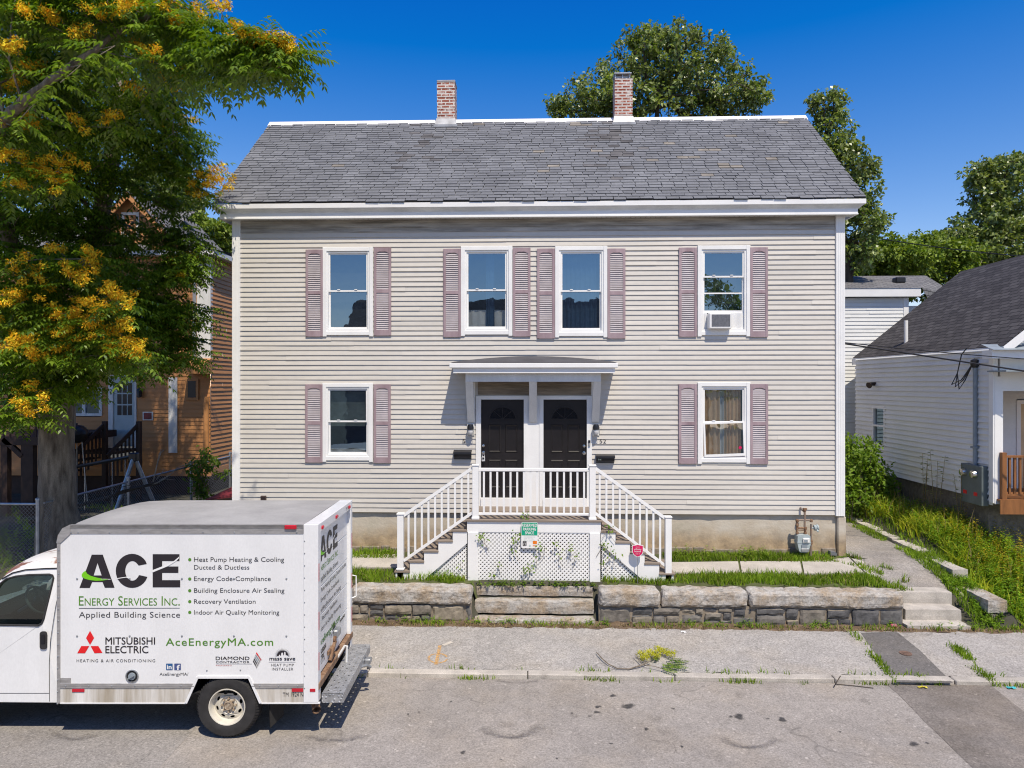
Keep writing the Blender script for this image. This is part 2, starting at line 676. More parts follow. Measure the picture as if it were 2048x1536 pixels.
W['wood_dark'] = mat('dark_stained_wood', (0.05, 0.028, 0.02), 0.7, 0.3, 5, island=0.3)
W['concrete'] = mat('walk_concrete', (0.47, 0.435, 0.385), 0.9, 0.16, 2.2, bump=0.3, bscale=45, fine=0.12)
W['granite'] = mat_granite()
W['rubble'] = mat('dark_fieldstone', (0.10, 0.10, 0.108), 0.9, 0.5, 9, bump=1.0, bscale=14, fine=0.2, icols=[(0.0, (0.11, 0.11, 0.12)), (0.4, (0.20, 0.195, 0.19)), (0.75, (0.32, 0.28, 0.23)), (1.0, (0.44, 0.38, 0.29))])
W['mortar'] = mat('wall_mortar', (0.24, 0.20, 0.155), 0.95, 0.3, 9, bump=0.6, bscale=30)
W['kerb'] = mat('granite_kerb', (0.54, 0.50, 0.445), 0.9, 0.2, 4, bump=0.5, bscale=25, fine=0.2, island=0.15)
W['road'] = mat_asphalt('road_asphalt', 0.305, (1.0, 0.92, 0.84), 0.31, 0.2)
W['road_left'] = mat_asphalt('road_asphalt_darker', 0.27, (1, 0.935, 0.87), 0.34, 0.22)
W['road_patch'] = mat_asphalt('road_asphalt_patch', 0.215, (1.0, 0.90, 0.81), 0.3, 0.42)
W['walk'] = mat_asphalt('sidewalk_asphalt', 0.345, (1.0, 0.95, 0.895), 0.36, 0.14)
W['walk_dark'] = mat_asphalt('sidewalk_patch_asphalt', 0.15, (1, 0.95, 0.92), 0.25, 0.14)
W['path'] = mat_asphalt('side_path_asphalt', 0.30, (1.0, 0.93, 0.86), 0.35, 0.3)
W['dirt'] = mat('bare_soil', (0.16, 0.105, 0.065), 0.95, 0.4, 5, col2=(0.24, 0.17, 0.11), bump=0.8, bscale=30, fine=0.2)
W['soil_green'] = mat('lawn_soil', (0.075, 0.085, 0.03), 0.95, 0.4, 5, bump=0.6, bscale=30)
W['ground'] = mat('ground_soil', (0.06, 0.058, 0.04), 0.95, 0.4, 1.5, bump=0.6, bscale=20)
W['truck_white'] = mat('truck_white_paint', (0.735, 0.74, 0.74), 0.35, 0.05, 2.2, stretch=(1, 1, 0.5), fine=0.03, coat=0.25)
W['truck_skirt'] = mat('truck_skirt_streaked', (0.52, 0.44, 0.32), 0.5, 0.35, 6.0, col2=(0.74, 0.73, 0.70), stretch=(1, 1, 0.08), fine=0.05)
W['alu'] = mat('dull_aluminium', (0.42, 0.41, 0.40), 0.45, 0.2, 8, metal=0.5, stretch=(1, 1, 4))
W['truck_roof'] = mat('truck_roof_grey', (0.33, 0.325, 0.32), 0.6, 0.16, 1.3, col2=(0.42, 0.415, 0.405))
W['rubber'] = mat('tyre_rubber', (0.028, 0.027, 0.027), 0.75, 0.3, 9, bump=0.2)
W['rim'] = mat('cream_steel_rim', (0.62, 0.585, 0.50), 0.45, 0.12, 10)
W['red'] = mat('red_reflector', (0.50, 0.015, 0.03), 0.3, 0.1, 9)
W['rail_red'] = mat('emblem_red', (0.72, 0.012, 0.015), 0.5, 0.02, 3)
W['ink'] = mat('lettering_black', (0.022, 0.018, 0.022), 0.5, 0.1, 3)
W['ink_grey'] = mat('lettering_grey', (0.055, 0.055, 0.06), 0.5, 0.1, 3)
W['ink_green'] = mat('lettering_green', (0.085, 0.24, 0.02), 0.5, 0.05, 3)
W['lime'] = mat('swoosh_lime', (0.17, 0.56, 0.01), 0.5, 0.05, 3)
W['teal'] = mat('sign_teal', (0.0, 0.34, 0.19), 0.5, 0.05, 3)
W['orange_ink'] = mat('sticker_orange', (0.80, 0.20, 0.01), 0.5, 0.05, 3)
W['blue_ink'] = mat('icon_blue', (0.02, 0.10, 0.26), 0.5, 0.05, 3)
W['blue_ink2'] = mat('icon_slate_blue', (0.06, 0.09, 0.24), 0.5, 0.05, 3)
W['magenta'] = mat('sign_magenta', (0.60, 0.008, 0.10), 0.4, 0.05, 3)
W['pale_ink'] = mat('lettering_faded', (0.50, 0.60, 0.55), 0.5, 0.05, 3)
W['faded_red'] = mat('lettering_faded_red', (0.45, 0.12, 0.12), 0.5, 0.05, 3)
W['maroon'] = mat('maroon_plastic', (0.17, 0.025, 0.035), 0.35, 0.15, 4)
W['bark'] = mat('grey_brown_bark', (0.16, 0.125, 0.09), 0.95, 0.5, 9, col2=(0.36, 0.30, 0.225), bump=1.0, bscale=16, stretch=(1, 1, 0.22), fine=0.2)
W['bark_dark'] = mat('dark_bark', (0.075, 0.06, 0.045), 0.95, 0.35, 7, bump=0.8, bscale=22, stretch=(1, 1, 0.22))
W['twig_pale'] = mat('dry_pale_wood', (0.35, 0.30, 0.24), 0.9, 0.25, 9)
W['leaf_ail'] = mat_leaf('pinnate_leaf', (0.065, 0.14, 0.010), (0.22, 0.32, 0.028), 0.42, 0.34, 0.6)
W['seed'] = mat_leaf('winged_seed', (0.72, 0.27, 0.01), (0.90, 0.78, 0.06), 0.3, 0.7, 0.1, 2.5)
W['leaf_maple'] = mat_leaf('broad_leaf', (0.085, 0.15, 0.018), (0.33, 0.38, 0.14), 0.36, 0.36, 0.6)
W['leaf_mid'] = mat_leaf('bright_leaf', (0.085, 0.15, 0.012), (0.25, 0.32, 0.045), 0.3, 0.5, 0.3, 0.4)
W['grass'] = mat_leaf('lawn_grass', (0.11, 0.21, 0.012), (0.27, 0.38, 0.03), 0.35, 0.6, 0.2, 1.5)
W['weed'] = mat_leaf('tall_weed', (0.22, 0.31, 0.014), (0.60, 0.60, 0.06), 0.45, 0.6, 0.2, 0.8)
W['weed_gold'] = mat_leaf('golden_weed', (0.32, 0.31, 0.02), (0.58, 0.45, 0.04), 0.35, 0.7, 0.1, 0.8)
W['ivy'] = mat_leaf('broad_weed_leaf', (0.10, 0.22, 0.012), (0.26, 0.40, 0.03), 0.35, 0.5, 0.3, 2)
W['vine'] = mat_leaf('vine_leaf', (0.09, 0.19, 0.015), (0.22, 0.32, 0.04), 0.4, 0.5, 0.3, 2)
W['dry'] = mat_leaf('dry_stalk', (0.22, 0.16, 0.07), (0.36, 0.28, 0.14), 0.2, 0.8, 0.1, 2)


def mat_foundation():
    m, t, b = _new('parged_foundation')
    vec = t.nodes.new('ShaderNodeTexCoord').outputs['Object']
    c = _ramp(t, _noise(t, vec, 2.2, 6, 0.65), [(0.3, (0.43, 0.37, 0.29)), (0.7, (0.56, 0.52, 0.45))])
    sx = t.nodes.new('ShaderNodeSeparateXYZ')
    t.links.new(vec, sx.inputs[0])
    nz = _noise(t, vec, 1.6, 4)
    ad = t.nodes.new('ShaderNodeMath')
    ad.operation = 'MULTIPLY_ADD'
    ad.inputs[1].default_value = 0.45
    t.links.new(nz, ad.inputs[0])
    t.links.new(sx.outputs['Z'], ad.inputs[2])
    st = _ramp(t, ad.outputs[0], [(0.30, 1.0), (0.48, 0.85), (0.78, 0.0)])
    dk = _ramp(t, _noise(t, vec, 5, 6, 0.7), [(0.3, (0.22, 0.165, 0.11)), (0.6, (0.42, 0.31, 0.19)), (0.8, (0.47, 0.40, 0.31))])
    c = _mix(t, st, c, dk)
    mo = _ramp(t, _noise(t, vec, 1.1, 5, 0.7), [(0.5, 0.0), (0.68, 0.8)])
    c = _mix(t, mo, c, _mix(t, 1.0, c, (0.72, 0.7, 0.64), 'MULTIPLY'))
    t.links.new(c, b.inputs['Base Color'])
    b.inputs['Roughness'].default_value = 0.95
    b.inputs['Specular IOR Level'].default_value = 0.15
    _bump(t, b, _noise(t, vec, 9, 6, 0.7), 0.6, 0.02)
    return m


W['foundation'] = mat_foundation()


# ------------------------------------------------------------------ lie of the land
Y_KERB0, Y_KERB1, Y_WALK, Y_WALL = -4.06, -3.90, -2.30, -2.07
XL, XR = PX(467, 0), PX(1687, 0)          # main house corners


def sstep(a, b, x):
    t = np.clip((x - a) / (b - a), 0, 1)
    return t * t * (3 - 2 * t)


def hgt(x, y):
    x = np.asarray(x, dtype=float)
    y = np.asarray(y, dtype=float)
    z = np.where(y < Y_KERB0 + 0.05, -0.04, 0.03 + (y - Y_KERB1) * 0.055)
    yard = 0.70 + np.clip(y + 2.0, 0, 2.0) * 0.10 + np.clip(y, 0, 8) * 0.012
    # path side: rises gently from the steps
    pathz = 0.56 + np.clip(y + 1.4, 0, 1.4) * 0.20 + np.clip(y, 0, 8) * 0.02
    wpath = sstep(6.2, 6.6, x)
    yz = yard * (1 - wpath) + pathz * wpath
    # weed bank right of the edging stones
    bank = 0.13 + 1.0 * sstep(-2.4, 1.6, y) + np.clip(y, 0, 10) * 0.02
    wb = sstep(8.05, 8.5, x)
    yz = yz * (1 - wb) + bank * wb
    back = np.where(wb > 0, Y_WALL + 0.02, Y_WALL + 0.22)
    # stair cuts
    cut = np.where(((x > PX(943, -2)) & (x < PX(1192, -2))), -1.55, np.where((x > PX(1797, -2)) & (x < 7.62), -1.45, back))
    up = y > cut
    z = np.where(up, yz, z)
    # loose slope beside the right-hand steps
    sl_ = (x > 7.62) & (x < 8.2) & (y > -2.12)
    z = np.where(sl_, np.minimum(yz, 0.16 + np.clip(y + 2.12, 0, 2) * 0.42), z)
    far = np.clip((np.hypot(x, y) - 60) / 200, 0, 1)
    return z - 0.0 * far


def axis_pts(breaks):
    out = []
    for a, b, s in breaks:
        n = max(1, int(round((b - a) / s)))
        out += [a + (b - a) * i / n for i in range(n)]
    out.append(breaks[-1][1])
    return np.array(out)


gx = axis_pts([(-600, -60, 60), (-60, -16, 4), (-16, 14, 0.25), (14, 60, 4), (60, 600, 60)])
gy = axis_pts([(-600, -60, 60), (-60, -10, 5), (-10, -4.6, 0.6), (-4.6, 3, 0.06), (3, 16, 0.5), (16, 60, 4), (60, 900, 60)])
GX, GY = np.meshgrid(gx, gy)
GZ = hgt(GX, GY)
nx, ny = len(gx), len(gy)
ii = np.arange(nx * ny).reshape(ny, nx)
F = np.stack([ii[:-1, :-1], ii[:-1, 1:], ii[1:, 1:], ii[1:, :-1]], -1).reshape(-1, 4)
structure(mk_np('ground', np.stack([GX, GY, GZ], -1).reshape(-1, 3), F, W['ground']))


def sheet(name, x0, x1, y0, y1, zf, m, sx=1.0, sy=0.2, jag=0.0):
    xs = np.linspace(x0, x1, max(2, int((x1 - x0) / sx) + 1))
    ys = np.linspace(y0, y1, max(2, int((y1 - y0) / sy) + 1))
    A, B = np.meshgrid(xs, ys)
    if jag:
        B = B.copy()
        B[-1] += NR.normal(0, jag, len(xs))
        B[0] += NR.normal(0, jag, len(xs))
    Z = zf(A, B)
    k = np.arange(A.size).reshape(A.shape)
    F = np.stack([k[:-1, :-1], k[:-1, 1:], k[1:, 1:], k[1:, :-1]], -1).reshape(-1, 4)
    return structure(mk_np(name, np.stack([A, B, Z], -1).reshape(-1, 3), F, m))


walk_z = lambda a, b: 0.062 + (b - Y_KERB1) * 0.062 + 0 * a
sheet('road', -70, 70, -22, Y_KERB0, lambda a, b: 0.0 * a, W['road'], 5, 3)
sheet('sidewalk', -70, 70, Y_KERB1 - 0.01, Y_WALK, walk_z, W['walk'], 0.12, 0.3, 0.02)
sheet('dirt_strip', -30, 30, Y_WALK - 0.03, Y_WALL + 0.12, lambda a, b: 0.055 + (b - Y_KERB1) * 0.062 + NR.normal(0, 0.008, a.shape), W['dirt'], 0.12, 0.06)


def ground_poly(name, pts, z, m, fn=None):
    mb = MB()
    mb.poly(pts, fn or (lambda a, b: (a, b, z)))
    return structure(mk(name, mb, m))


g = lambda px, py, z=0.0: tuple(G(px, py, z)[:2])
ground_poly('road_patch_left', [g(395, 1452), (g(395, 1452)[0] + 0.62, Y_KERB0 - 0.01), (-70, Y_KERB0 - 0.01), (-70, -22), (g(318, 1536)[0] - 3.3, -22), g(318, 1536)], 0.004, W['road_left'])
pl, pr = g(1772, 1368), g(1978, 1368)
ql, qr = g(1945, 1536), g(2330, 1536)
ground_poly('road_patch_right', [pl, g(1800, 1392), g(1846, 1440), ql, (ql[0] + 0.8, ql[1] - 2.2), (qr[0] + 1.2, qr[1] - 2.2), qr, g(2048, 1424), pr], 0.004, W['road_patch'])
wz = lambda a, b: (a, b, walk_z(a, b) + 0.004)
gw = lambda px, py: tuple(G(px, py, 0.14)[:2])
ground_poly('sidewalk_patch', [gw(1722, 1268), gw(1793, 1266), gw(1840, 1298), gw(1906, 1354), gw(1792, 1352), gw(1752, 1305)], 0, W['walk_dark'], wz)

# kerb stones end to end
mb = MB()
x = -30.0
while x < 30:
    L = R.uniform(1.6, 2.6)
    dz, dy = R.uniform(-0.008, 0.008), R.uniform(-0.012, 0.012)
    mb.chbox(x + 0.006, x + L - 0.006, Y_KERB0 + dy, Y_KERB1 + dy, -0.2, 0.068 + dz, 0.012)
    x += L
structure(mk('kerb', mb, W['kerb']))


# stains and marks, soft at their edges
def mat_soft(name, col, rough=0.6, amount=0.8):
    m, t, b = _new(name)
    at = t.nodes.new('ShaderNodeAttribute')
    at.attribute_name = 'soft'
    vec = t.nodes.new('ShaderNodeTexCoord').outputs['Object']
    nz = _ramp(t, _noise(t, vec, 9, 5, 0.7), [(0.3, 0.25), (0.6, 1.0)])
    a = _mix(t, 1.0, at.outputs['Color'], nz, 'MULTIPLY')
    a = _mix(t, 1.0, a, amount, 'MULTIPLY')
    b.inputs['Base Color'].default_value = (*col, 1)
    b.inputs['Roughness'].default_value = rough
    t.links.new(a, b.inputs['Alpha'])
    return m


def soft_mark(name, blobs, m, z=0.008, zf=None):
    V, Fq, A = [], [], []
    for (cx, cy, rx, ry, rot) in blobs:
        b0 = len(V)
        n, rings = 20, (0.0, 0.55, 1.0)
        ca, sa = math.cos(rot), math.sin(rot)
        ph = [R.uniform(0, 6.28) for _ in range(3)]
        for ri, r in enumerate(rings):
            for k in range(n):
                t = 2 * math.pi * k / n
                q = r * (1 + 0.22 * math.sin(2 * t + ph[0]) + 0.14 * math.sin(3 * t + ph[1]) + 0.08 * math.sin(7 * t + ph[2]))
                u, v = rx * q * math.cos(t), ry * q * math.sin(t)
                x_, y_ = cx + u * ca - v * sa, cy + u * sa + v * ca
                V.append((x_, y_, (zf(x_, y_) if zf else 0) + z))
                A.append((1.0, 0.95, 0.0)[ri])
        for ri in range(2):
            for k in range(n):
                k2 = (k + 1) % n
                Fq.append((b0 + ri * n + k, b0 + ri * n + k2, b0 + (ri + 1) * n + k2, b0 + (ri + 1) * n + k))
    o = mk_np(name, V, Fq, m)
    at = o.data.attributes.new('soft', 'FLOAT', 'POINT')
    at.data.foreach_set('value', np.array(A, dtype=np.float32))
    return structure(o)


def arc_blobs(px, py, rx, ry, a0, a1, n, w):
    out = []
    for i in range(n):
        a = math.radians(a0 + (a1 - a0) * i / (n - 1))
        p = G(px + rx * math.cos(a), py + ry * math.sin(a), 0)
        out.append((p.x, p.y, w * R.uniform(0.8, 1.3), w * 0.45, R.uniform(-0.2, 0.2)))
    return out


oil = []
for px, py, r in ((1256, 1413, 14), (1226, 1392, 7), (1196, 1414, 7), (1194, 1425, 7), (1478, 1434, 13), (1462, 1434, 5), (1565, 1440, 10), (1536, 1438, 4), (1180, 1433, 4), (1144, 1427, 3), (1293, 1459, 6), (926, 1506, 7), (1828, 1489, 11), (1855, 1487, 4), (816, 1429, 3), (1002, 1520, 3), (1364, 1494, 4), (1680, 1464, 4), (1346, 1418, 4), (1222, 1488, 4), (902, 1404, 3), (838, 1425, 3), (1114, 1518, 3)):
    p = G(px, py, 0)
    k = (CAM.z * FPX / (py - 768)) / FPX
    oil.append((p.x, p.y, r * k, r * k * 1.0, R.uniform(0, 3)))
soft_mark('oil_stains', oil, mat_soft('oil_stain', (0.035, 0.035, 0.037), 0.5, 0.85))
sc = arc_blobs(1020, 1440, 60, 36, 20, 150, 26, 0.10) + arc_blobs(1500, 1462, 60, 34, 30, 150, 26, 0.09) + arc_blobs(670, 1468, 55, 14, 20, 150, 18, 0.10) + arc_blobs(150, 1464, 40, 16, 30, 170, 16, 0.09) + arc_blobs(1035, 1360, 40, 6, 20, 160, 14, 0.08)
for px, py, r in ((1730, 1402, 14), (1148, 1432, 14), (1315, 1440, 12), (1820, 1444, 12), (1326, 1465, 14), (1480, 1390, 16), (1012, 1450, 18), (1960, 1460, 30), (2030, 1448, 30)):
    p = G(px, py, 0)
    k = (CAM.z * FPX / (py - 768)) / FPX
    sc.append((p.x, p.y, r * k, r * k, 0))
soft_mark('tyre_scuffs', sc, mat_soft('scuff', (0.12, 0.10, 0.08), 0.8, 0.17), 0.012)


# orange survey mark sprayed on the sidewalk
def spray(pts_px, w):
    mb = MB()
    ps = [G(a, b, 0.10) for a, b in pts_px]
    for a, b in zip(ps[:-1], ps[1:]):
        d = (b - a).to_2d().normalized()
        n = Vector((-d.y, d.x)) * w / 2
        q = [(a.x - n.x, a.y - n.y), (b.x - n.x, b.y - n.y), (b.x + n.x, b.y + n.y), (a.x + n.x, a.y + n.y)]
        mb.add([(x_, y_, float(walk_z(x_, y_)) + 0.006) for x_, y_ in q], [(0, 1, 2, 3)])
    return mb


def mat_spray():
    m, t, b = _new('survey_paint_orange')
    vec = t.nodes.new('ShaderNodeTexCoord').outputs['Object']
    b.inputs['Base Color'].default_value = (0.62, 0.36, 0.12, 1)
    b.inputs['Roughness'].default_value = 0.9
    t.links.new(_ramp(t, _noise(t, vec, 28, 4, 0.8), [(0.4, 0.12), (0.58, 0.85)]), b.inputs['Alpha'])
    return m


mbs = spray([(880, 1293), (876, 1310), (872, 1326)], 0.055)
e = [(876 + 19 * math.cos(t), 1315 + 8 * math.sin(t)) for t in np.linspace(0.2, 6.0, 14)]
mbs2 = spray(e, 0.035)
mbs.add(mbs2.v, mbs2.f)
tag(structure(mk('survey_mark', mbs, mat_spray())), 'orange circled arrow sprayed on the sidewalk near the truck bumper', 'paint mark')
m_, t_, b_ = _new('survey_paint_pale')
mbs = spray([(886, 1293), (904, 1287)], 0.07)
structure(mk('survey_mark_pale', mbs, mat('pale_patch_paint', (0.48, 0.44, 0.38), 0.9)))

# yard sheets: concrete walk across the yard, asphalt path at the side
yz = lambda a, b: hgt(a, b)
mb = MB()


def draped(pts, off, step=0.25):
    """thin slab following the ground, top `off` above it"""
    mb = MB()
    top = lambda a, b: (a, b, float(hgt(a, b)) + off)
    bot = lambda a, b: (a, b, float(hgt(a, b)) - 0.05)
    mb.prism(pts, top, bot)
    return mb


gy_ = lambda px, py, z=0.80: tuple(G(px, py, z)[:2])
slabs = [
    [gy_(600, 1138), gy_(796, 1138), gy_(796, 1119), gy_(600, 1119)],
    [gy_(1343, 1147), gy_(1480, 1148), gy_(1476, 1131), gy_(1343, 1132)],
    [gy_(1484, 1148), gy_(1605, 1149), gy_(1600, 1131), gy_(1480, 1131)],
    [gy_(1609, 1149), gy_(1728, 1148), gy_(1697, 1125), gy_(1650, 1130), gy_(1604, 1131)],
    [gy_(1732, 1148), gy_(1756, 1148), gy_(1726, 1126), gy_(1703, 1126)],
]
mb = MB()
for s in slabs:
    q = draped(s, 0.03)
    mb.add(q.v, q.f)
structure(mk('yard_walk', mb, W['concrete']))
sheet('side_path', 6.42, 7.86, -1.30, 12.0, lambda a, b: hgt(a, b) + 0.012, W['path'], 0.2, 0.3, 0.03)

# ------------------------------------------------------------------ grass and weeds
def blades(name, pts, h, w, m, lean=0.35, seg=2, parent=None, hv=0.5, wiltdir=None):
    """pts: (n,3) roots; bent tapering blades"""
    n = len(pts)
    pts = np.asarray(pts, dtype=float)
    a = NR.uniform(0, 2 * np.pi, n)
    d = np.stack([np.cos(a), np.sin(a), np.zeros(n)], 1)
    b = NR.uniform(0, 2 * np.pi, n)
    s = np.stack([np.cos(b), np.sin(b), np.zeros(n)], 1)
    hh = h * NR.uniform(1 - hv, 1 + hv, n) if np.isscalar(h) else np.asarray(h) * NR.uniform(1 - hv, 1 + hv, n)
    ln = NR.uniform(0.05, 1, n) * lean
    V, F = [], []
    fr = [0, 0.55, 1.0]
    wid = [1.0, 0.8, 0.06]
    rows = []
    for f, k in zip(fr, wid):
        c = pts + np.outer(np.ones(n), (0, 0, 1)) * (hh * (f - 0.25 * ln * f * f))[:, None] + d * (hh * ln * f * f)[:, None]
        rows.append(c - s * (w * k / 2))
        rows.append(c + s * (w * k / 2))
    V = np.stack(rows, 1).reshape(-1, 3)
    base = np.arange(n)[:, None] * 6
    F = np.concatenate([base + np.array([[0, 1, 3, 2]]), base + np.array([[2, 3, 5, 4]])], 0)
    o = mk_np(name, V, F, m, parent)
    return o


def leaf_cloud(C, A, Nn, L, Wd):
    """lens-shaped leaves: centre base C, axis A, normal Nn"""
    S = np.cross(A, Nn)
    S /= np.maximum(np.linalg.norm(S, axis=1), 1e-6)[:, None]
    L = np.asarray(L)[:, None]
    Wd = np.asarray(Wd)[:, None]
    Nn = Nn / np.maximum(np.linalg.norm(Nn, axis=1), 1e-6)[:, None]
    mid = C + A * L * 0.45
    V = np.stack([C, mid + S * Wd / 2 + Nn * Wd * 0.18, C + A * L - Nn * L * 0.12, mid - S * Wd / 2 + Nn * Wd * 0.18], 1).reshape(-1, 3)
    F = (np.arange(len(C))[:, None] * 4 + np.array([[0, 1, 2, 3]]))
    return V, F


def unit(v):
    return v / np.maximum(np.linalg.norm(v, axis=1), 1e-9)[:, None]


def scatter(x0, x1, y0, y1, n, keep=None):
    x = NR.uniform(x0, x1, n)
    y = NR.uniform(y0, y1, n)
    if keep is not None:
        k = keep(x, y)
        x, y = x[k], y[k]
    return np.stack([x, y, hgt(x, y)], 1)


def clumpy(x, y, s=1.3, seed=0.0):
    return (np.sin(x * s * 2.1 + seed + 1.7 * np.sin(y * s * 1.3 + seed)) + np.sin(y * s * 2.9 + 1.1 * seed + np.sin(x * s * 1.7)) + np.sin((x + y) * s * 4.3 + seed)) / 3


px_l, px_r = PX(936, -1.5), PX(1200, -1.5)
xs_l, xs_r = PX(789, -1.0), PX(1343, -1.0)
slab_y0, slab_y1 = G(1400, 1148, 0.80).y, G(1400, 1131, 0.80).y


def yard_keep(x, y):
    ok = ~((x > px_l - 0.05) & (x < px_r + 0.05))
    ok &= ~((x > xs_l) & (x < xs_r) & (y > -1.42))
    ok &= ~((y > slab_y0 - 0.02) & (y < slab_y1 + 0.02) & ((x < xs_l) | (x < 6.0)))
    ok &= ~((x > 5.9) & (y > slab_y0 - 0.25 + (x - 5.9) * 0.3) & (clumpy(x, y, 3) < 0.25))
    ok &= x < 7.0 + 0.4 * clumpy(x, y, 2)
    return ok


edge = lambda x, y: (y > -1.62 + 0.06 * np.sin(x * 5) + 0.04 * np.sin(x * 13))
gp = scatter(-8.6, 7.3, -1.75, 0.02, 62000, lambda x, y: yard_keep(x, y) & edge(x, y))
dens = clumpy(gp[:, 0], gp[:, 1], 1.6, 2)
gp = gp[NR.uniform(-1.0, 0.5, len(gp)) < dens + 0.35]
structure(blades('lawn_grass', gp, 0.095 + 0.07 * np.clip(clumpy(gp[:, 0], gp[:, 1], 1.1, 5), 0, 1), 0.014, W['grass'], 0.7), 'stuff')
structure(blades('lawn_dry_blades', gp[NR.uniform(0, 1, len(gp)) < 0.09], 0.10, 0.012, W['dry'], 1.2), 'stuff')
sheet('lawn', -8.6, 6.25, -1.70, 0.03, lambda a, b: hgt(np.minimum(a, 6.0), b) + 0.006, W['soil_green'], 0.2, 0.1, 0.02)

# strips of weeds in joints: foot of the walls, kerb line, sidewalk seams
def line_pts(p0, p1, n, spread, zf):
    t = NR.uniform(0, 1, n)
    x = p0[0] + (p1[0] - p0[0]) * t + NR.normal(0, spread, n)
    y = p0[1] + (p1[1] - p0[1]) * t + NR.normal(0, spread, n)
    return np.stack([x, y, zf(x, y)], 1)


wzf = lambda x, y: 0.06 + (y - Y_KERB1) * 0.062
L = []
L.append(line_pts((-4, Y_KERB1 + 0.0), (8.5, Y_KERB1 + 0.0), 900, 0.03, wzf))
L.append(line_pts((-4, Y_KERB0 - 0.03), (8.5, Y_KERB0 - 0.03), 2600, 0.025, lambda x, y: 0 * x))
a, b = gw(1700, 1262), gw(1792, 1352)
L.append(line_pts(a, b, 700, 0.035, wzf))
a, b = gw(1873, 1262), gw(1985, 1355)
L.append(line_pts(a, b, 2200, 0.05, wzf))
L.append(line_pts((-4, Y_WALL - 0.10), (8.6, Y_WALL - 0.10), 2400, 0.06, wzf))
q = np.concatenate(L)
k = NR.uniform(-0.35, 0.5, len(q)) < clumpy(q[:, 0], q[:, 1], 1.5, 9) - 0.05
structure(blades('joint_weeds', q[k], 0.07, 0.013, W['grass'], 0.9), 'stuff')
structure(blades('joint_dry_grass', line_pts((-4, Y_WALL - 0.16), (8.6, Y_WALL - 0.16), 1200, 0.05, wzf), 0.05, 0.012, W['dry'], 1.6), 'stuff')

# the overgrown bank between the edging stones and the right-hand house
bp = scatter(8.25, 16, Y_WALL - 0.1, 14, 52000, lambda x, y: (x > 8.32 + 0.12 * np.sin(y * 3)) & (x < 9.9 + (y < 0.2) * 8 - (y > 0.9) * 0.35))
hb = 0.22 + 0.20 * np.clip(clumpy(bp[:, 0], bp[:, 1], 1.0, 3) + 0.3, 0, 1)
hb = np.where(bp[:, 0] > 9.4, hb * 0.8, hb)
structure(blades('bank_grass', bp, hb, 0.022, W['weed'], 1.15), 'stuff')
eg = scatter(7.66, 7.98, -1.1, 7, 3200, lambda x, y: clumpy(x, y, 1.3, 6) > -0.15)
structure(blades('path_edge_grass', eg, 0.11, 0.014, W['grass'], 1.1), 'stuff')
bp2 = scatter(7.95, 9.2, 0, 11, 5000, lambda x, y: (x > 8.05))
structure(blades('edge_grass', bp2, 0.16, 0.018, W['grass'], 1.0), 'stuff')


def leafy(name, roots, h, nleaf, L, m, spread=0.12, stem=True, parent=None, droop=0.3):
    """upright weeds: a stem with leaves all the way up"""
    C, A, N_, Ls = [], [], [], []
    for r in roots:
        hh = h * R.uniform(0.55, 1.2)
        lx, ly = R.uniform(-1, 1) * spread * hh, R.uniform(-1, 1) * spread * hh
        for i in range(nleaf):
            f = (i + R.random()) / nleaf
            a = R.uniform(0, 6.283)
            C.append((r[0] + lx * f, r[1] + ly * f, r[2] + hh * (0.12 + 0.88 * f)))
            A.append((math.cos(a), math.sin(a), R.uniform(-droop, 0.55)))
            N_.append((R.uniform(-0.4, 0.4), R.uniform(-0.4, 0.4), 1))
            Ls.append(L * R.uniform(0.6, 1.25) * (1.1 - 0.5 * f))
    V, F = leaf_cloud(np.array(C), unit(np.array(A)), unit(np.array(N_)), np.array(Ls), np.array(Ls) * 0.42)
    return mk_np(name, V, F, m, parent)


def pts_in(x0, x1, y0, y1, n, keep=None):
    return [tuple(p) for p in scatter(x0, x1, y0, y1, n, keep)]


structure(leafy('lawn_clover', pts_in(-8.6, 6.8, -1.72, 0.0, 900, lambda x, y: yard_keep(x, y) & (clumpy(x, y, 1.4, 3) > -0.1)), 0.085, 8, 0.045, W['ivy'], 0.5), 'stuff')
structure(blades('bank_dry_stalks', scatter(8.4, 12, -2.0, 8, 900, lambda x, y: x < 9.6 + (y < 0.2) * 3), 0.55, 0.012, W['dry'], 0.5), 'stuff')
sp = pts_in(7.66, 8.3, -2.1, -0.9, 130)
structure(leafy('step_side_weeds', sp, 0.16, 11, 0.07, W['ivy'], 0.5), 'stuff')
structure(blades('step_side_grass', scatter(7.62, 8.35, -2.1, 0.3, 1800), 0.14, 0.014, W['grass'], 1.0), 'stuff')
structure(leafy('bank_weeds', pts_in(8.4, 9.9, -2.0, 2.6, 900) + pts_in(8.6, 13, -2.1, -0.2, 900) + pts_in(8.35, 9.4, 2.6, 9, 420), 0.40, 13, 0.085, W['ivy']), 'stuff')
structure(leafy('bank_golden_weeds', pts_in(8.7, 13, -1.9, 1.4, 900, lambda x, y: clumpy(x, y, 1.2, 4) > -0.25), 0.50, 16, 0.07, W['weed_gold']), 'stuff')
structure(leafy('bank_shade_weeds', pts_in(9.0, 9.6, 1.5, 9, 160), 0.4, 12, 0.10, W['leaf_maple']), 'stuff')
wl = line_pts((-4, Y_WALL - 0.06), (8.4, Y_WALL - 0.06), 190, 0.05, wzf)
k = clumpy(wl[:, 0], wl[:, 1], 1.6, 4) > -0.1
structure(leafy('wall_foot_weeds', [tuple(p) for p in wl[k]], 0.11, 9, 0.055, W['ivy'], 0.4), 'stuff')
fl = pts_in(PX(940, -1.6), PX(1200, -1.6), -1.64, -1.52, 70)
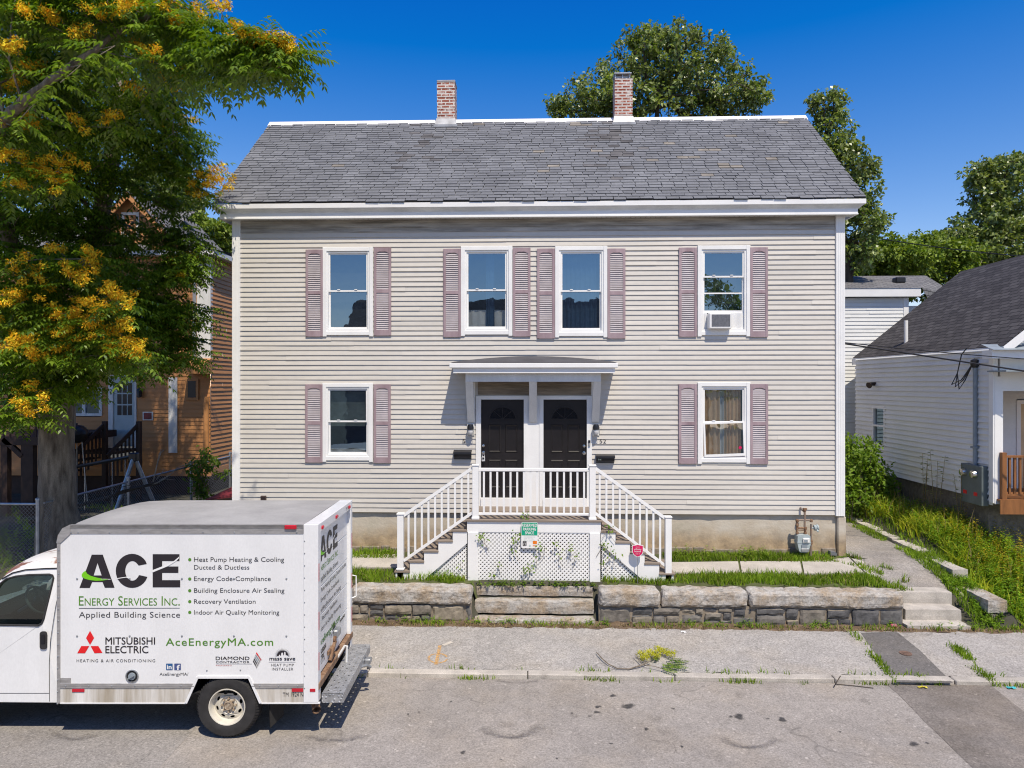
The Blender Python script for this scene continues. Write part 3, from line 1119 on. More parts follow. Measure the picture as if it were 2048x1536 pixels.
structure(leafy('step_weeds', [(p[0], p[1], 0.68) for p in fl], 0.10, 10, 0.06, W['vine'], 0.5), 'stuff')
fd = pts_in(PX(1343, 0), 6.3, -0.25, -0.03, 55, lambda x, y: clumpy(x, y, 1.4, 1) > 0) + pts_in(-6.2, -2.9, -0.25, -0.03, 50)
structure(leafy('foundation_weeds', fd, 0.13, 10, 0.06, W['ivy'], 0.4), 'stuff')
fb = [(PX(px, -0.2) + R.uniform(-0.25, 0.25), -0.22 + R.uniform(-0.12, 0.1), 0.9) for px in (1500, 1520, 1480, 1510, 1400, 1365, 1358) for _ in range(6)]
structure(leafy('foundation_clump', fb, 0.24, 14, 0.07, W['leaf_mid'], 0.4), 'stuff')
structure(leafy('yard_shade_weeds', pts_in(-14, -9.6, -1.6, 1.5, 500), 0.30, 12, 0.08, W['ivy'], 0.4), 'stuff')
structure(blades('left_yard_grass', scatter(-16, -9.3, -1.7, 5, 4500, lambda x, y: clumpy(x, y, 1, 7) > 0.1), 0.10, 0.02, W['grass'], 0.9), 'stuff')


# ------------------------------------------------------------------ the main house
def siding(mb, o, u, n, width, z0, z1, openings=(), exp=0.1016, lap=0.020, wob=0.0014, step=1.1, m=0, joints=True):
    """lapped boards on a wall: o origin at z=0, u along, n outward"""
    o, u, n = Vector(o), Vector(u), Vector(n)
    k = 0
    zb = z0
    while zb < z1 - 0.01:
        zt = min(zb + exp, z1)
        segs = [(0.0, width)]
        for (a, b, c, d) in openings:
            if min(zt, d) - max(zb, c) > 0.03:
                nxt = []
                for (s, e) in segs:
                    if b <= s or a >= e:
                        nxt.append((s, e))
                    else:
                        if a > s:
                            nxt.append((s, a))
                        if b < e:
                            nxt.append((b, e))
                segs = nxt
        for (s, e) in segs:
            cuts = [s]
            p = s + R.uniform(0.6, 3.6)
            while joints and p < e - 0.4:
                cuts.append(p)
                p += R.uniform(2.6, 3.8)
            cuts.append(e)
            for a, b in zip(cuts[:-1], cuts[1:]):
                ns = max(1, int((b - a) / step))
                us = [a + (b - a) * i / ns for i in range(ns + 1)]
                dzs = [R.gauss(0, wob) for _ in us]
                ofs = [lap * R.uniform(0.8, 1.2) + R.gauss(0, 0.0008) for _ in us]
                vs = []
                for uu, dz, of in zip(us, dzs, ofs):
                    q = o + u * uu
                    vs += [q + n * 0.0 + Vector((0, 0, zb + dz)), q + n * of + Vector((0, 0, zb + dz - 0.002)), q + n * (of * 0.92) + Vector((0, 0, zb + dz + 0.010)), q + n * 0.001 + Vector((0, 0, zt + 0.006))]
                fs = []
                for i in range(ns):
                    c0, c1 = i * 4, (i + 1) * 4
                    fs += [(c0, c1, c1 + 1, c0 + 1), (c0 + 1, c1 + 1, c1 + 2, c0 + 2), (c0 + 2, c1 + 2, c1 + 3, c0 + 3)]
                mb.add(vs, fs, m)
        zb += exp
        k += 1
    return mb


HZ = 0.90
house = thing('clapboard_house', 'two-storey beige vinyl-sided double house with mauve shutters and slate-grey roof', 'house', (0.0, 0.0, HZ))
Z_SID0, Z_SID1 = PZ(1080, 1026, 0), 7.80

# windows, from the photo: casing rectangles and their shutters (px)
WINS = [
    dict(c=(646, 747, 495, 672), s=[(611, 645.5), (747.5, 782)], sy=[(499, 673), (495, 671)], kind='empty'),
    dict(c=(922, 1025, 493, 671), s=[(886.5, 921.5), (1025.5, 1061)], sy=[(497.5, 674), (495.5, 673)], kind='sheer'),
    dict(c=(1110, 1214.5, 493, 674), s=[(1074, 1109.5), (1215, 1251)], sy=[(497, 677), (497, 677)], kind='blue'),
    dict(c=(1394.5, 1500, 491.5, 672), s=[(1358, 1394), (1500.5, 1536)], sy=[(495, 673.5), (494.5, 674)], kind='ac'),
    dict(c=(645.5, 746.5, 766, 922), s=[(610, 645), (747, 781)], sy=[(768.5, 925), (768.5, 926)], kind='shade'),
    dict(c=(1394.6, 1500, 764.5, 926), s=[(1357.6, 1394), (1500.5, 1536.5)], sy=[(768, 927.5), (768, 928)], kind='drapes'),
]
openings = []
for w in WINS:
    x0, x1 = PX(w['c'][0], 0), PX(w['c'][1], 0)
    z1, z0 = PZ(w['c'][0], w['c'][2], 0), PZ(w['c'][0], w['c'][3], 0)
    w['r'] = (x0, x1, z0, z1)
    openings.append((x0 + 0.08 - XL, x1 - 0.08 - XL, z0 + 0.10, z1 - 0.085))
DX0, DX1 = PX(952, 0), PX(1183.6, 0)
DZ0, DZ1 = PZ(1070, 996, 0), PZ(1070, 799, 0)
openings.append((DX0 + 0.05 - XL, DX1 - 0.05 - XL, 1.80, DZ1 + 0.02))
mb = MB()
nco = int((7.60 - Z_SID0) / 0.1016)
ztop = Z_SID0 + nco * 0.1016
siding(mb, (XL, 0, 0), (1, 0, 0), (0, -1, 0), XR - XL, Z_SID0, ztop, openings)
mk('siding_wall', mb, W['siding'], house)
mb = MB()
siding(mb, (XL, 0, 0), (1, 0, 0), (0, -1, 0), XR - XL, ztop, Z_SID1)
mk('frieze_course', mb, W['siding_mildew'], house)
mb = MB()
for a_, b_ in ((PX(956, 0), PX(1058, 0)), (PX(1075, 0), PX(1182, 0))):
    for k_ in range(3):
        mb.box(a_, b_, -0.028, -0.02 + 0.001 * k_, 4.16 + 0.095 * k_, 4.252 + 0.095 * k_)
mk('grime_shade_strip', mb, W['grimy_shaded_siding'], house)  # dirty siding above the doors, its colour darkened for the canopy's shade
# side and back walls
HD = 5.84
mb = MB()
apex = (HD / 2, 10.86)
for X in (XL + 0.02, XR - 0.02):
    mb.poly([(0.0, 0.9), (HD, 0.9), (HD, 7.85), apex, (0.0, 7.85)], lambda a, b, X=X: (X, a, b))
mb.quad((XL, HD, 0.9), (XR, HD, 0.9), (XR, HD, 7.85), (XL, HD, 7.85))
mk('side_wall', mb, W['siding_plain'], house)
# what the windows look into
mb = MB()
for z0, z1 in ((1.9, 4.75), (4.85, 7.75)):
    mb.quad((XL + 0.1, 1.1, z0), (XR - 0.1, 1.1, z0), (XR - 0.1, 1.1, z1), (XL + 0.1, 1.1, z1))
    mb.quad((XL + 0.1, 0.06, z0), (XR - 0.1, 0.06, z0), (XR - 0.1, 1.1, z0), (XL + 0.1, 1.1, z0))
    mb.quad((XL + 0.1, 0.06, z1), (XR - 0.1, 0.06, z1), (XR - 0.1, 1.1, z1), (XL + 0.1, 1.1, z1))
    for X in (XL + 0.1, -2.4, 0.0, 2.4, XR - 0.1):
        mb.quad((X, 0.06, z0), (X, 1.1, z0), (X, 1.1, z1), (X, 0.06, z1))
mk('room_wall', mb, W['room'], house)

# corner boards
for x0, x1 in ((XL - 0.012, PX(480.5, -0.02)), (PX(1671, -0.02), XR + 0.012)):
    mb = MB()
    mb.box(x0, x1, -0.045, 0.10, Z_SID0 - 0.02, 7.79)
    for q in np.linspace(x0 + 0.02, x1 - 0.02, 5):
        mb.box(q - 0.004, q + 0.004, -0.049, -0.045, Z_SID0 - 0.015, 7.78)
    mk('corner_board', mb, W['white'], house)

# foundation, parged, with a buttress at the right corner and rubble showing at its foot
mb = MB()
xs = np.linspace(XL + 0.03, XR - 0.10, 60)
zs = np.linspace(0.72, Z_SID0 + 0.03, 9)
vs = [(a, 0.045 + R.gauss(0, 0.006) - (0.015 if b < 1.05 else 0), b) for b in zs for a in xs]
n = len(xs)
mb.add(vs, [(j * n + i, j * n + i + 1, (j + 1) * n + i + 1, (j + 1) * n + i) for j in range(len(zs) - 1) for i in range(n - 1)])
mb.box(XR - 0.13, XR + 0.045, -0.03, 0.35, 0.6, Z_SID0 - 0.03, ch=0.02)
mb.quad((XL + 0.02, 0.08, 0.5), (XL + 0.02, HD, 0.5), (XL + 0.02, HD, Z_SID0), (XL + 0.02, 0.08, Z_SID0))
mk('foundation', mb, W['foundation'], house, smooth=True)
x = XL + 0.1
while x < XR - 0.3:
    L = R.uniform(0.16, 0.5)
    h = R.uniform(0.06, 0.15)
    if R.random() < 0.7:
        mb = MB()
        mb.box(x, x + L - 0.02, 0.0 + R.uniform(-0.015, 0.015), 0.10, 0.78, 0.95 + h * 0.7, ch=0.018)
        mk('foundation_stone', mb, W['mortar'], house)
    x += L

# roof
EY, EZ = -0.30, 8.065
RY, RZ_ = 2.92, 10.885
xe0, xe1 = PX(423.5, EY), PX(1733, EY)
slope = Vector((0, RY - EY, RZ_ - EZ))
SL = slope.length
vhat = slope.normalized()
nhat = Vector((0, -vhat.z, vhat.y))
EX = 0.128
rows = int(SL / EX) + 1


def rp(u, v, h=0.0):
    return Vector((xe0 + u, EY, EZ)) + vhat * v + nhat * h


mb = MB()
RW = xe1 - xe0
stain_c = [(PX(865, 2.0) - xe0, 3.2), (PX(845, 1.6) - xe0, 2.3), (PX(1225, 2.0) - xe0, 3.3), (PX(1245, 1.7) - xe0, 2.6), (PX(1215, 1.3) - xe0, 1.6)]
tan_px = [(1155, 248, 30), (1488, 239, 22), (1335, 288, 18), (1378, 314, 24), (1420, 303, 22), (1448, 330, 26), (1462, 335, 22), (1410, 352, 22), (1300, 320, 22), (1112, 334, 22), (1092, 344, 14), (965, 248, 16), (1190, 305, 20), (1160, 252, 22)]
tans = []
for px, py, wd in tan_px:
    # solve for the point of the slope seen at that pixel
    v = 0.0
    for _ in range(30):
        q = rp(0, v)
        pz = PZ(px, py, q.y)
        v += (pz - q.z) * 0.9
    tans.append((PX(px, rp(0, v).y) - xe0, v))
for r in range(rows):
    v0 = r * EX
    u = -R.uniform(0.0, 0.26)
    off = 0.0
    wave = [R.gauss(0, 0.004) for _ in range(4)]
    while u < RW:
        w = 0.262 * R.uniform(0.93, 1.07)
        a, b = max(u, 0.0), min(u + w - R.uniform(0.008, 0.018), RW)
        if b - a > 0.03:
            jit = R.gauss(0, 0.004) + 0.004 * math.sin(u * 1.3 + wave[0] * 900)
            if r == 0:
                jit += R.choice([0, 0, 0.012, 0.03, -0.012])
            vb, vt = v0 + jit, min(v0 + EX * 1.75, SL + 0.02)
            th = R.uniform(0.012, 0.020)
            sk = R.gauss(0, 0.002)
            hb, ht = th + 0.010, 0.004
            uc, vc = (a + b) / 2, v0 + EX / 2
            mi = 0
            dk = sum(math.exp(-(((uc - p) / 0.55) ** 2 + ((vc - q) / 0.75) ** 2)) for p, q in stain_c)
            if R.random() < dk * 0.25:
                mi = 1
            for (p, q) in tans:
                if abs(uc - p) < 0.16 and abs(vc - q) < EX * 0.52:
                    mi = 2
            if R.random() < 0.001:
                mi = 2
            p4 = [rp(a, vb, hb), rp(b, vb + sk, hb), rp(b, vt, ht), rp(a, vt, ht)]
            lo = [rp(a, vb, hb - th), rp(b, vb + sk, hb - th)]
            mb.add(p4 + lo, [(0, 1, 2, 3), (4, 5, 1, 0), (4, 0, 3), (5, 2, 1)], mi)
        u += w
W['slate_dark'] = mat('roof_shingle_sooty', (0.15, 0.145, 0.147), 0.8, 0.3, 2.0, bump=0.25, island=0.4, fine=0.1)
rf = mk('roof', mb, [W['slate'], W['slate_dark'], W['slate_tan']], house)
mb = MB()
mb.quad(rp(0, 0.0, -0.004), rp(RW, 0.0, -0.004), rp(RW, SL, -0.004), rp(0, SL, -0.004))
BY = RY + (RY - EY)
mb.quad((xe0, RY, RZ_ + 0.01), (xe1, RY, RZ_ + 0.01), (xe1, BY, EZ), (xe0, BY, EZ))
mk('roof_deck', mb, W['dark'], house)
mb = MB()
mb.add([(xe0 - 0.02, RY - 0.14, RZ_ - 0.095), (xe1 + 0.02, RY - 0.14, RZ_ - 0.095), (xe1 + 0.02, RY, RZ_ + 0.04), (xe0 - 0.02, RY, RZ_ + 0.04), (xe0 - 0.02, RY + 0.14, RZ_ - 0.095), (xe1 + 0.02, RY + 0.14, RZ_ - 0.095),
        (xe0 - 0.02, RY - 0.15, RZ_ - 0.115), (xe1 + 0.02, RY - 0.15, RZ_ - 0.115)], [(0, 1, 2, 3), (3, 2, 5, 4), (6, 7, 1, 0)])
mk('ridge_cap', mb, W['white'], house)

# eaves: white lip, cove, fascia, soffit
mb = MB()
mb.box(xe0, xe1, EY + 0.004, EY + 0.16, EZ - 0.105, EZ - 0.006, ch=0.004)
fx0, fx1 = xe0 + 0.13, xe1 - 0.13
mk('eave_lip', mb, W['white'], house)
mb = MB()
fy = EY + 0.085
prof = [(EY + 0.012, EZ - 0.104), (EY + 0.030, EZ - 0.125), (EY + 0.06, EZ - 0.15), (EY + 0.078, EZ - 0.178), (fy, EZ - 0.182)]
for i in range(len(prof) - 1):
    (y0, z0), (y1, z1) = prof[i], prof[i + 1]
    k0 = 0.012 + 0.118 * i / (len(prof) - 1)
    k1 = 0.012 + 0.118 * (i + 1) / (len(prof) - 1)
    mb.quad((xe0 + k0, y0, z0), (xe1 - k0, y0, z0), (xe1 - k1, y1, z1), (xe0 + k1, y1, z1))
    mb.quad((xe0 + k0, y0, z0), (xe0 + k1, y1, z1), (xe0 + k1, 0.2, z1), (xe0 + k0, 0.2, z0))
    mb.quad((xe1 - k0, y0, z0), (xe1 - k1, y1, z1), (xe1 - k1, 0.2, z1), (xe1 - k0, 0.2, z0))
mk('eave_cove', mb, W['white_dirty'], house)
mb = MB()
mb.box(fx0, fx1, fy, fy + 0.03, EZ - 0.275, EZ - 0.18)
mb.box(fx0 - 0.006, fx1 + 0.006, fy - 0.012, fy + 0.03, EZ - 0.30, EZ - 0.2755)
for X in (fx0, fx1 - 0.03):
    mb.box(X, X + 0.03, fy + 0.031, 0.3, EZ - 0.30, EZ - 0.18)
mk('fascia', mb, W['white'], house)
mb = MB()
zs_ = EZ - 0.272
x = fx0 + 0.03
while x < fx1 - 0.04:
    mb.box(x + 0.006, min(x + 0.092, fx1 - 0.03), fy + 0.031, 0.06, zs_ - 0.012, zs_)
    mb.box(x + 0.0921, x + 0.10 + 0.0058, fy + 0.031, 0.06, zs_ - 0.004, zs_)
    x += 0.10
mk('soffit', mb, W['white_dirty'], house)

# chimneys
for nm, (pa, pb, pt) in (('chimney', (874, 909.5, 163)), ('chimney', (1229.5, 1265, 157))):
    y0 = RY - 0.22
    x0, x1 = PX(pa, y0), PX(pb, y0)
    zt = PZ(pa, pt, y0)
    mb = MB()
    z = RZ_ - 0.5
    while z < zt - 0.02:
        dx = R.uniform(-0.006, 0.006)
        h = 0.072
        mb.box(x0 + dx, x1 + dx, y0 + R.uniform(-0.006, 0.006), y0 + 0.44, z, min(z + h, zt))
        z += h
    ch = mk(nm, mb, W['brick'], house)
    mb = MB()
    zb = PZ(pa, pt + 66 if pt > 160 else pt + 74, y0)
    zb = RZ_ - 0.01
    q0, q1 = x0 - 0.05, x1 + 0.05
    zf = RZ_ - 0.20
    mb.add([(q0, y0 - 0.085, zf), (q1, y0 - 0.085, zf), (x1 + 0.015, y0 - 0.015, zb), (x0 - 0.015, y0 - 0.015, zb), (q0, y0 + 0.5, zf), (q1, y0 + 0.5, zf), (x1 + 0.015, y0 + 0.455, zb), (x0 - 0.015, y0 + 0.455, zb)], [(0, 1, 2, 3), (0, 3, 7, 4), (1, 5, 6, 2)])
    mb.box(q0 - 0.02, q1 + 0.02, y0 - 0.11, y0 - 0.06, zf - 0.05, zf + 0.01)
    mk('flashing', mb, W['lead'], ch)
    if pt < 160:
        mb = MB()
        xa, xb = x0 + 0.02, x1 - 0.06
        mb.box(xa - 0.03, xb + 0.04, y0 + 0.02, y0 + 0.40, zt + 0.13, zt + 0.155)
        for q in (xa, (xa + xb) / 2, xb):
            mb.box(q - 0.012, q + 0.012, y0 + 0.06, y0 + 0.09, zt, zt + 0.13)
            mb.box(q - 0.012, q + 0.012, y0 + 0.33, y0 + 0.36, zt, zt + 0.13)
        mb.box(xa + 0.02, xb - 0.02, y0 + 0.12, y0 + 0.30, zt, zt + 0.12)
        mk('chimney_cap', mb, W['galv'], ch)
    else:
        mb = MB()
        mb.chbox(x0 - 0.01, x1 + 0.012, y0 - 0.012, y0 + 0.45, zt - 0.01, zt + 0.035, 0.015)
        mk('mortar_crown', mb, W['lead'], ch)


# windows
def make_window(w):
    x0, x1, z0, z1 = w['r']
    cw, ct, cb = 0.082, 0.085, 0.10
    mb = MB()
    yo, yi = -0.042, 0.02
    mb.box(x0, x0 + cw, yo, yi, z0 - 0.015, z1, ch=0.006)
    mb.box(x1 - cw, x1, yo, yi, z0 - 0.015, z1, ch=0.006)
    mb.box(x0 + cw - 0.005, x1 - cw + 0.005, yo + 0.003, yi, z1 - ct, z1 - 0.002, ch=0.005)
    mb.box(x0 + cw - 0.005, x1 - cw + 0.005, yo + 0.004, yi, z0 + 0.012, z0 + cb, ch=0.008)
    # vinyl frame inside the casing
    a0, a1, b0, b1 = x0 + cw, x1 - cw, z0 + cb, z1 - ct
    f = 0.036
    mb.box(a0, a0 + f, -0.022, 0.10, b0, b1)
    mb.box(a1 - f, a1, -0.022, 0.10, b0, b1)
    mb.box(a0 + f, a1 - f, -0.020, 0.10, b1 - f, b1)
    mb.box(a0 + f, a1 - f, -0.024, 0.10, b0, b0 + f)
    win = mk('window', mb, W['white'], house)
    zm = (b0 + b1) / 2 + 0.0
    k = w['kind']
    if k == 'ac':
        zm = b1 - (b1 - b0) * 0.335
        lo = b0 + (b1 - b0) * 0.225
    else:
        lo = b0 + f
    s = 0.034
    yu, yl = 0.015, 0.048

    def sash(xa, xb, za, zb, y, mid=None, bot=None, tilt=0.0):
        m = MB()
        bb = bot if bot else s
        if tilt:
            pt = lambda x, z, yy: (x + tilt * (z - zb) * -0.35, yy - (zb - z) * abs(tilt) * 0.35, z + tilt * (x - xb) * 0.55)
        else:
            pt = lambda x, z, yy: (x, yy, z)

        def bx(p, q, r_, t_):
            vs = [pt(p, r_, y - 0.014), pt(q, r_, y - 0.014), pt(q, r_, y + 0.014), pt(p, r_, y + 0.014), pt(p, t_, y - 0.014), pt(q, t_, y - 0.014), pt(q, t_, y + 0.014), pt(p, t_, y + 0.014)]
            m.add(vs, [(0, 3, 2, 1), (4, 5, 6, 7), (0, 1, 5, 4), (1, 2, 6, 5), (2, 3, 7, 6), (3, 0, 4, 7)])
        bx(xa, xa + s, za, zb)
        bx(xb - s, xb, za, zb)
        bx(xa + s, xb - s, za, za + bb)
        bx(xa + s, xb - s, zb - s, zb)
        if mid:
            bx(xa + s, xb - s, mid - 0.014, mid + 0.014)
        so = mk('sash', m, W['white'], win)
        g = MB()
        p = [pt(xa + s, za + bb, y), pt(xb - s, za + bb, y), pt(xb - s, zb - s, y), pt(xa + s, zb - s, y)]
        g.quad(*p)
        go = mk('pane', g, W['glass'], win)
        return so

    sash(a0 + f, a1 - f, zm - 0.01, b1 - f, yu)
    if k == 'drapes':
        sash(a0 + f, a1 - f, lo + 0.02, zm + 0.025, yl - 0.055, bot=0.05, tilt=0.075)
    else:
        sash(a0 + f, a1 - f, lo, zm + 0.025, yl, mid=(lo + (zm - lo) * 0.55) if k == 'ac' else None, bot=0.05)
    # lift latches on the meeting rail
    m = MB()
    for q in (0.28, 0.68):
        xx = a0 + (a1 - a0) * q
        m.box(xx - 0.03, xx + 0.03, yu - 0.03, yu - 0.016, zm + 0.026, zm + 0.042, ch=0.004)
    mk('sash_latch', m, W['white'], win)

    def cloth(xa, xb, za, zb, y, amp, nf, mm, name='curtain', ph=0.0):
        m = MB()
        n = nf * 8
        vs = []
        for j, z in enumerate((za, (za + zb) / 2, zb)):
            for i in range(n + 1):
                t = i / n
                A = amp * (1.15, 1.0, 0.7)[j]
                vs.append((xa + (xb - xa) * t + 0.006 * math.sin(9 * t + j), y + A * math.sin(2 * math.pi * nf * t + ph + 0.7 * math.sin(5 * t)), z))
        fs = [(j * (n + 1) + i, j * (n + 1) + i + 1, (j + 1) * (n + 1) + i + 1, (j + 1) * (n + 1) + i) for j in range(2) for i in range(n)]
        m.add(vs, fs)
        return mk(name, m, mm, win, smooth=True)

    if k == 'drapes':
        cloth(a0 + 0.03, a0 + 0.40, b0, b1, 0.10, 0.025, 4, W['drape'])
        cloth(a0 + 0.49, a1 - 0.06, b0, b1, 0.105, 0.025, 5, W['drape'], ph=1)
        cloth(a0 + 0.30, a0 + 0.56, b0, b1, 0.15, 0.025, 4, W['sheer'], name='sheer_curtain')
        m = MB()
        m.lathe((a1 - 0.13, yl - 0.10, b0 + 0.22), (0, -1, 0), [(0.0, 0.004), (0.032, 0.003), (0.032, 0.0)], 14)
        mk('sticker', m, W['magenta'], win)
    elif k == 'blue':
        cloth(a0 + 0.03, a1 - 0.03, b0, b1, 0.16, 0.018, 9, W['curtain_blue'])
    elif k == 'sheer':
        cloth(a0 + 0.42, a0 + 0.60, b0, b1, 0.18, 0.012, 3, W['curtain_blue'])
        cloth(a0 + 0.03, a1 - 0.03, b0, b0 + 0.45, 0.22, 0.01, 5, W['sheer'], name='sheer_curtain')
    elif k == 'shade':
        m = MB()
        m.quad((a0 + 0.02, 0.13, zm - 0.1), (a1 - 0.02, 0.13, zm - 0.1), (a1 - 0.02, 0.13, b1 - 0.10), (a0 + 0.02, 0.13, b1 - 0.10))
        mk('roller_shade', m, W['shade'], win)
        cloth(a0 + 0.02, a1 - 0.02, b0, b0 + 0.14, 0.2, 0.02, 3, W['sheer'])
    else:
        m = MB()
        m.quad((a0 + 0.02, 0.19, b0), (a1 - 0.02, 0.19, b0), (a1 - 0.02, 0.19, b1), (a0 + 0.02, 0.19, b1))
        mk('roller_shade', m, W['shade_grey'], win)
    return win, (a0, a1, b0, b1, lo, f)


W['drape'] = mat('tan_drape', (0.78, 0.55, 0.36), 0.9, 0.15, 4)
W['sheer'] = mat('pale_sheer', (0.72, 0.72, 0.72), 0.9, 0.1, 4)
W['curtain_blue'] = mat('dim_blue_curtain', (0.03, 0.08, 0.16), 0.9, 0.2, 4)
W['shade'] = mat('green_grey_shade', (0.13, 0.16, 0.155), 0.9, 0.3, 5)
W['shade_grey'] = mat('grey_shade', (0.045, 0.05, 0.06), 0.9, 0.25, 3)
AC = None
for w in WINS:
    o, d = make_window(w)
    if w['kind'] == 'ac':
        AC = d


def shutter(px0, px1, py0, py1):
    y0 = -0.048
    x0, x1 = PX(px0, y0), PX(px1, y0)
    z1, z0 = PZ(px0, py0, y0), PZ(px0, py1, y0)
    mb = MB()
    st, y1 = 0.052, -0.014
    tp, bt, md = 0.085, 0.115, 0.072
    zm = z0 + (z1 - z0) * 0.505
    mb.box(x0, x0 + st, y0, y1, z0, z1, ch=0.004)
    mb.box(x1 - st, x1, y0, y1, z0, z1, ch=0.004)
    for a, b in ((z0, z0 + bt), (zm - md / 2, zm + md / 2), (z1 - tp, z1)):
        mb.box(x0 + st - 0.003, x1 - st + 0.003, y0 + 0.003, y1, a, b)
    # arched detail under the top rail
    xc, hw = (x0 + x1) / 2, (x1 - x0) / 2 - st
    arch = [(xc - hw, z1 - tp - 0.03)] + [(xc - hw + 2 * hw * i / 8, z1 - tp - 0.03 + 0.045 * math.sin(math.pi * i / 8)) for i in range(1, 8)] + [(xc + hw, z1 - tp - 0.03), (xc + hw, z1 - tp + 0.02), (xc - hw, z1 - tp + 0.02)]
    mb.prism(arch, lambda a, b: (a, y0 + 0.001, b), lambda a, b: (a, y0 + 0.012, b))
    for a, b in ((z0 + bt, zm - md / 2), (zm + md / 2, z1 - tp - 0.012)):
        n = int((b - a) / 0.0385)
        p = (b - a) / n
        for i in range(n):
            zz = a + p * i
            mb.add([(x0 + st, y0 + 0.006, zz + 0.002), (x1 - st, y0 + 0.006, zz + 0.002), (x1 - st, y0 + 0.010, zz + 0.014), (x0 + st, y0 + 0.010, zz + 0.014), (x1 - st, y0 + 0.024, zz + p * 0.96), (x0 + st, y0 + 0.024, zz + p * 0.96)], [(0, 1, 2, 3), (3, 2, 4, 5)], 1)
        mb.quad((x0 + st, y1 + 0.003, a), (x1 - st, y1 + 0.003, a), (x1 - st, y1 + 0.003, b), (x0 + st, y1 + 0.003, b), 0)
    return mk('shutter', mb, [W['shutter'], W['shutter_slat']], house)


for w in WINS:
    for (p0, p1), (q0, q1) in zip(w['s'], w['sy']):
        shutter(p0, p1, q0, q1)

# doors, their white surround
ld, rd = (PX(962, 0), PX(1048, 0)), (PX(1086.5, 0), PX(1173.5, 0))
zd0, zd1 = DZ0, DZ1
mb = MB()
yf_ = -0.035
mb.box(DX0, ld[0], yf_, 0.10, 1.80, PZ(1070, 792, 0))
mb.box(rd[1], DX1, yf_, 0.10, 1.80, PZ(1070, 792, 0))
mb.box(ld[1], rd[0], yf_ + 0.01, 0.10, 1.80, PZ(1070, 792, 0))
cx = (ld[1] + rd[0]) / 2
mb.box(ld[1] - 0.004, cx - 0.17 + 0.05, yf_ - 0.002, 0.0, 1.80, PZ(1070, 792, 0) + 0.001)
mb.box(cx + 0.12, rd[0] + 0.004, yf_ - 0.002, 0.0, 1.80, PZ(1070, 792, 0) + 0.001)
for d in (ld, rd):
    mb.box(d[0], d[1], yf_ + 0.003, 0.10, zd1, PZ(1070, 792, 0) - 0.002)
    mb.box(d[0] - 0.002, d[1] + 0.002, yf_ - 0.03, 0.10, 1.80, zd0 - 0.002)
mk('door_surround', mb, W['white'], house)
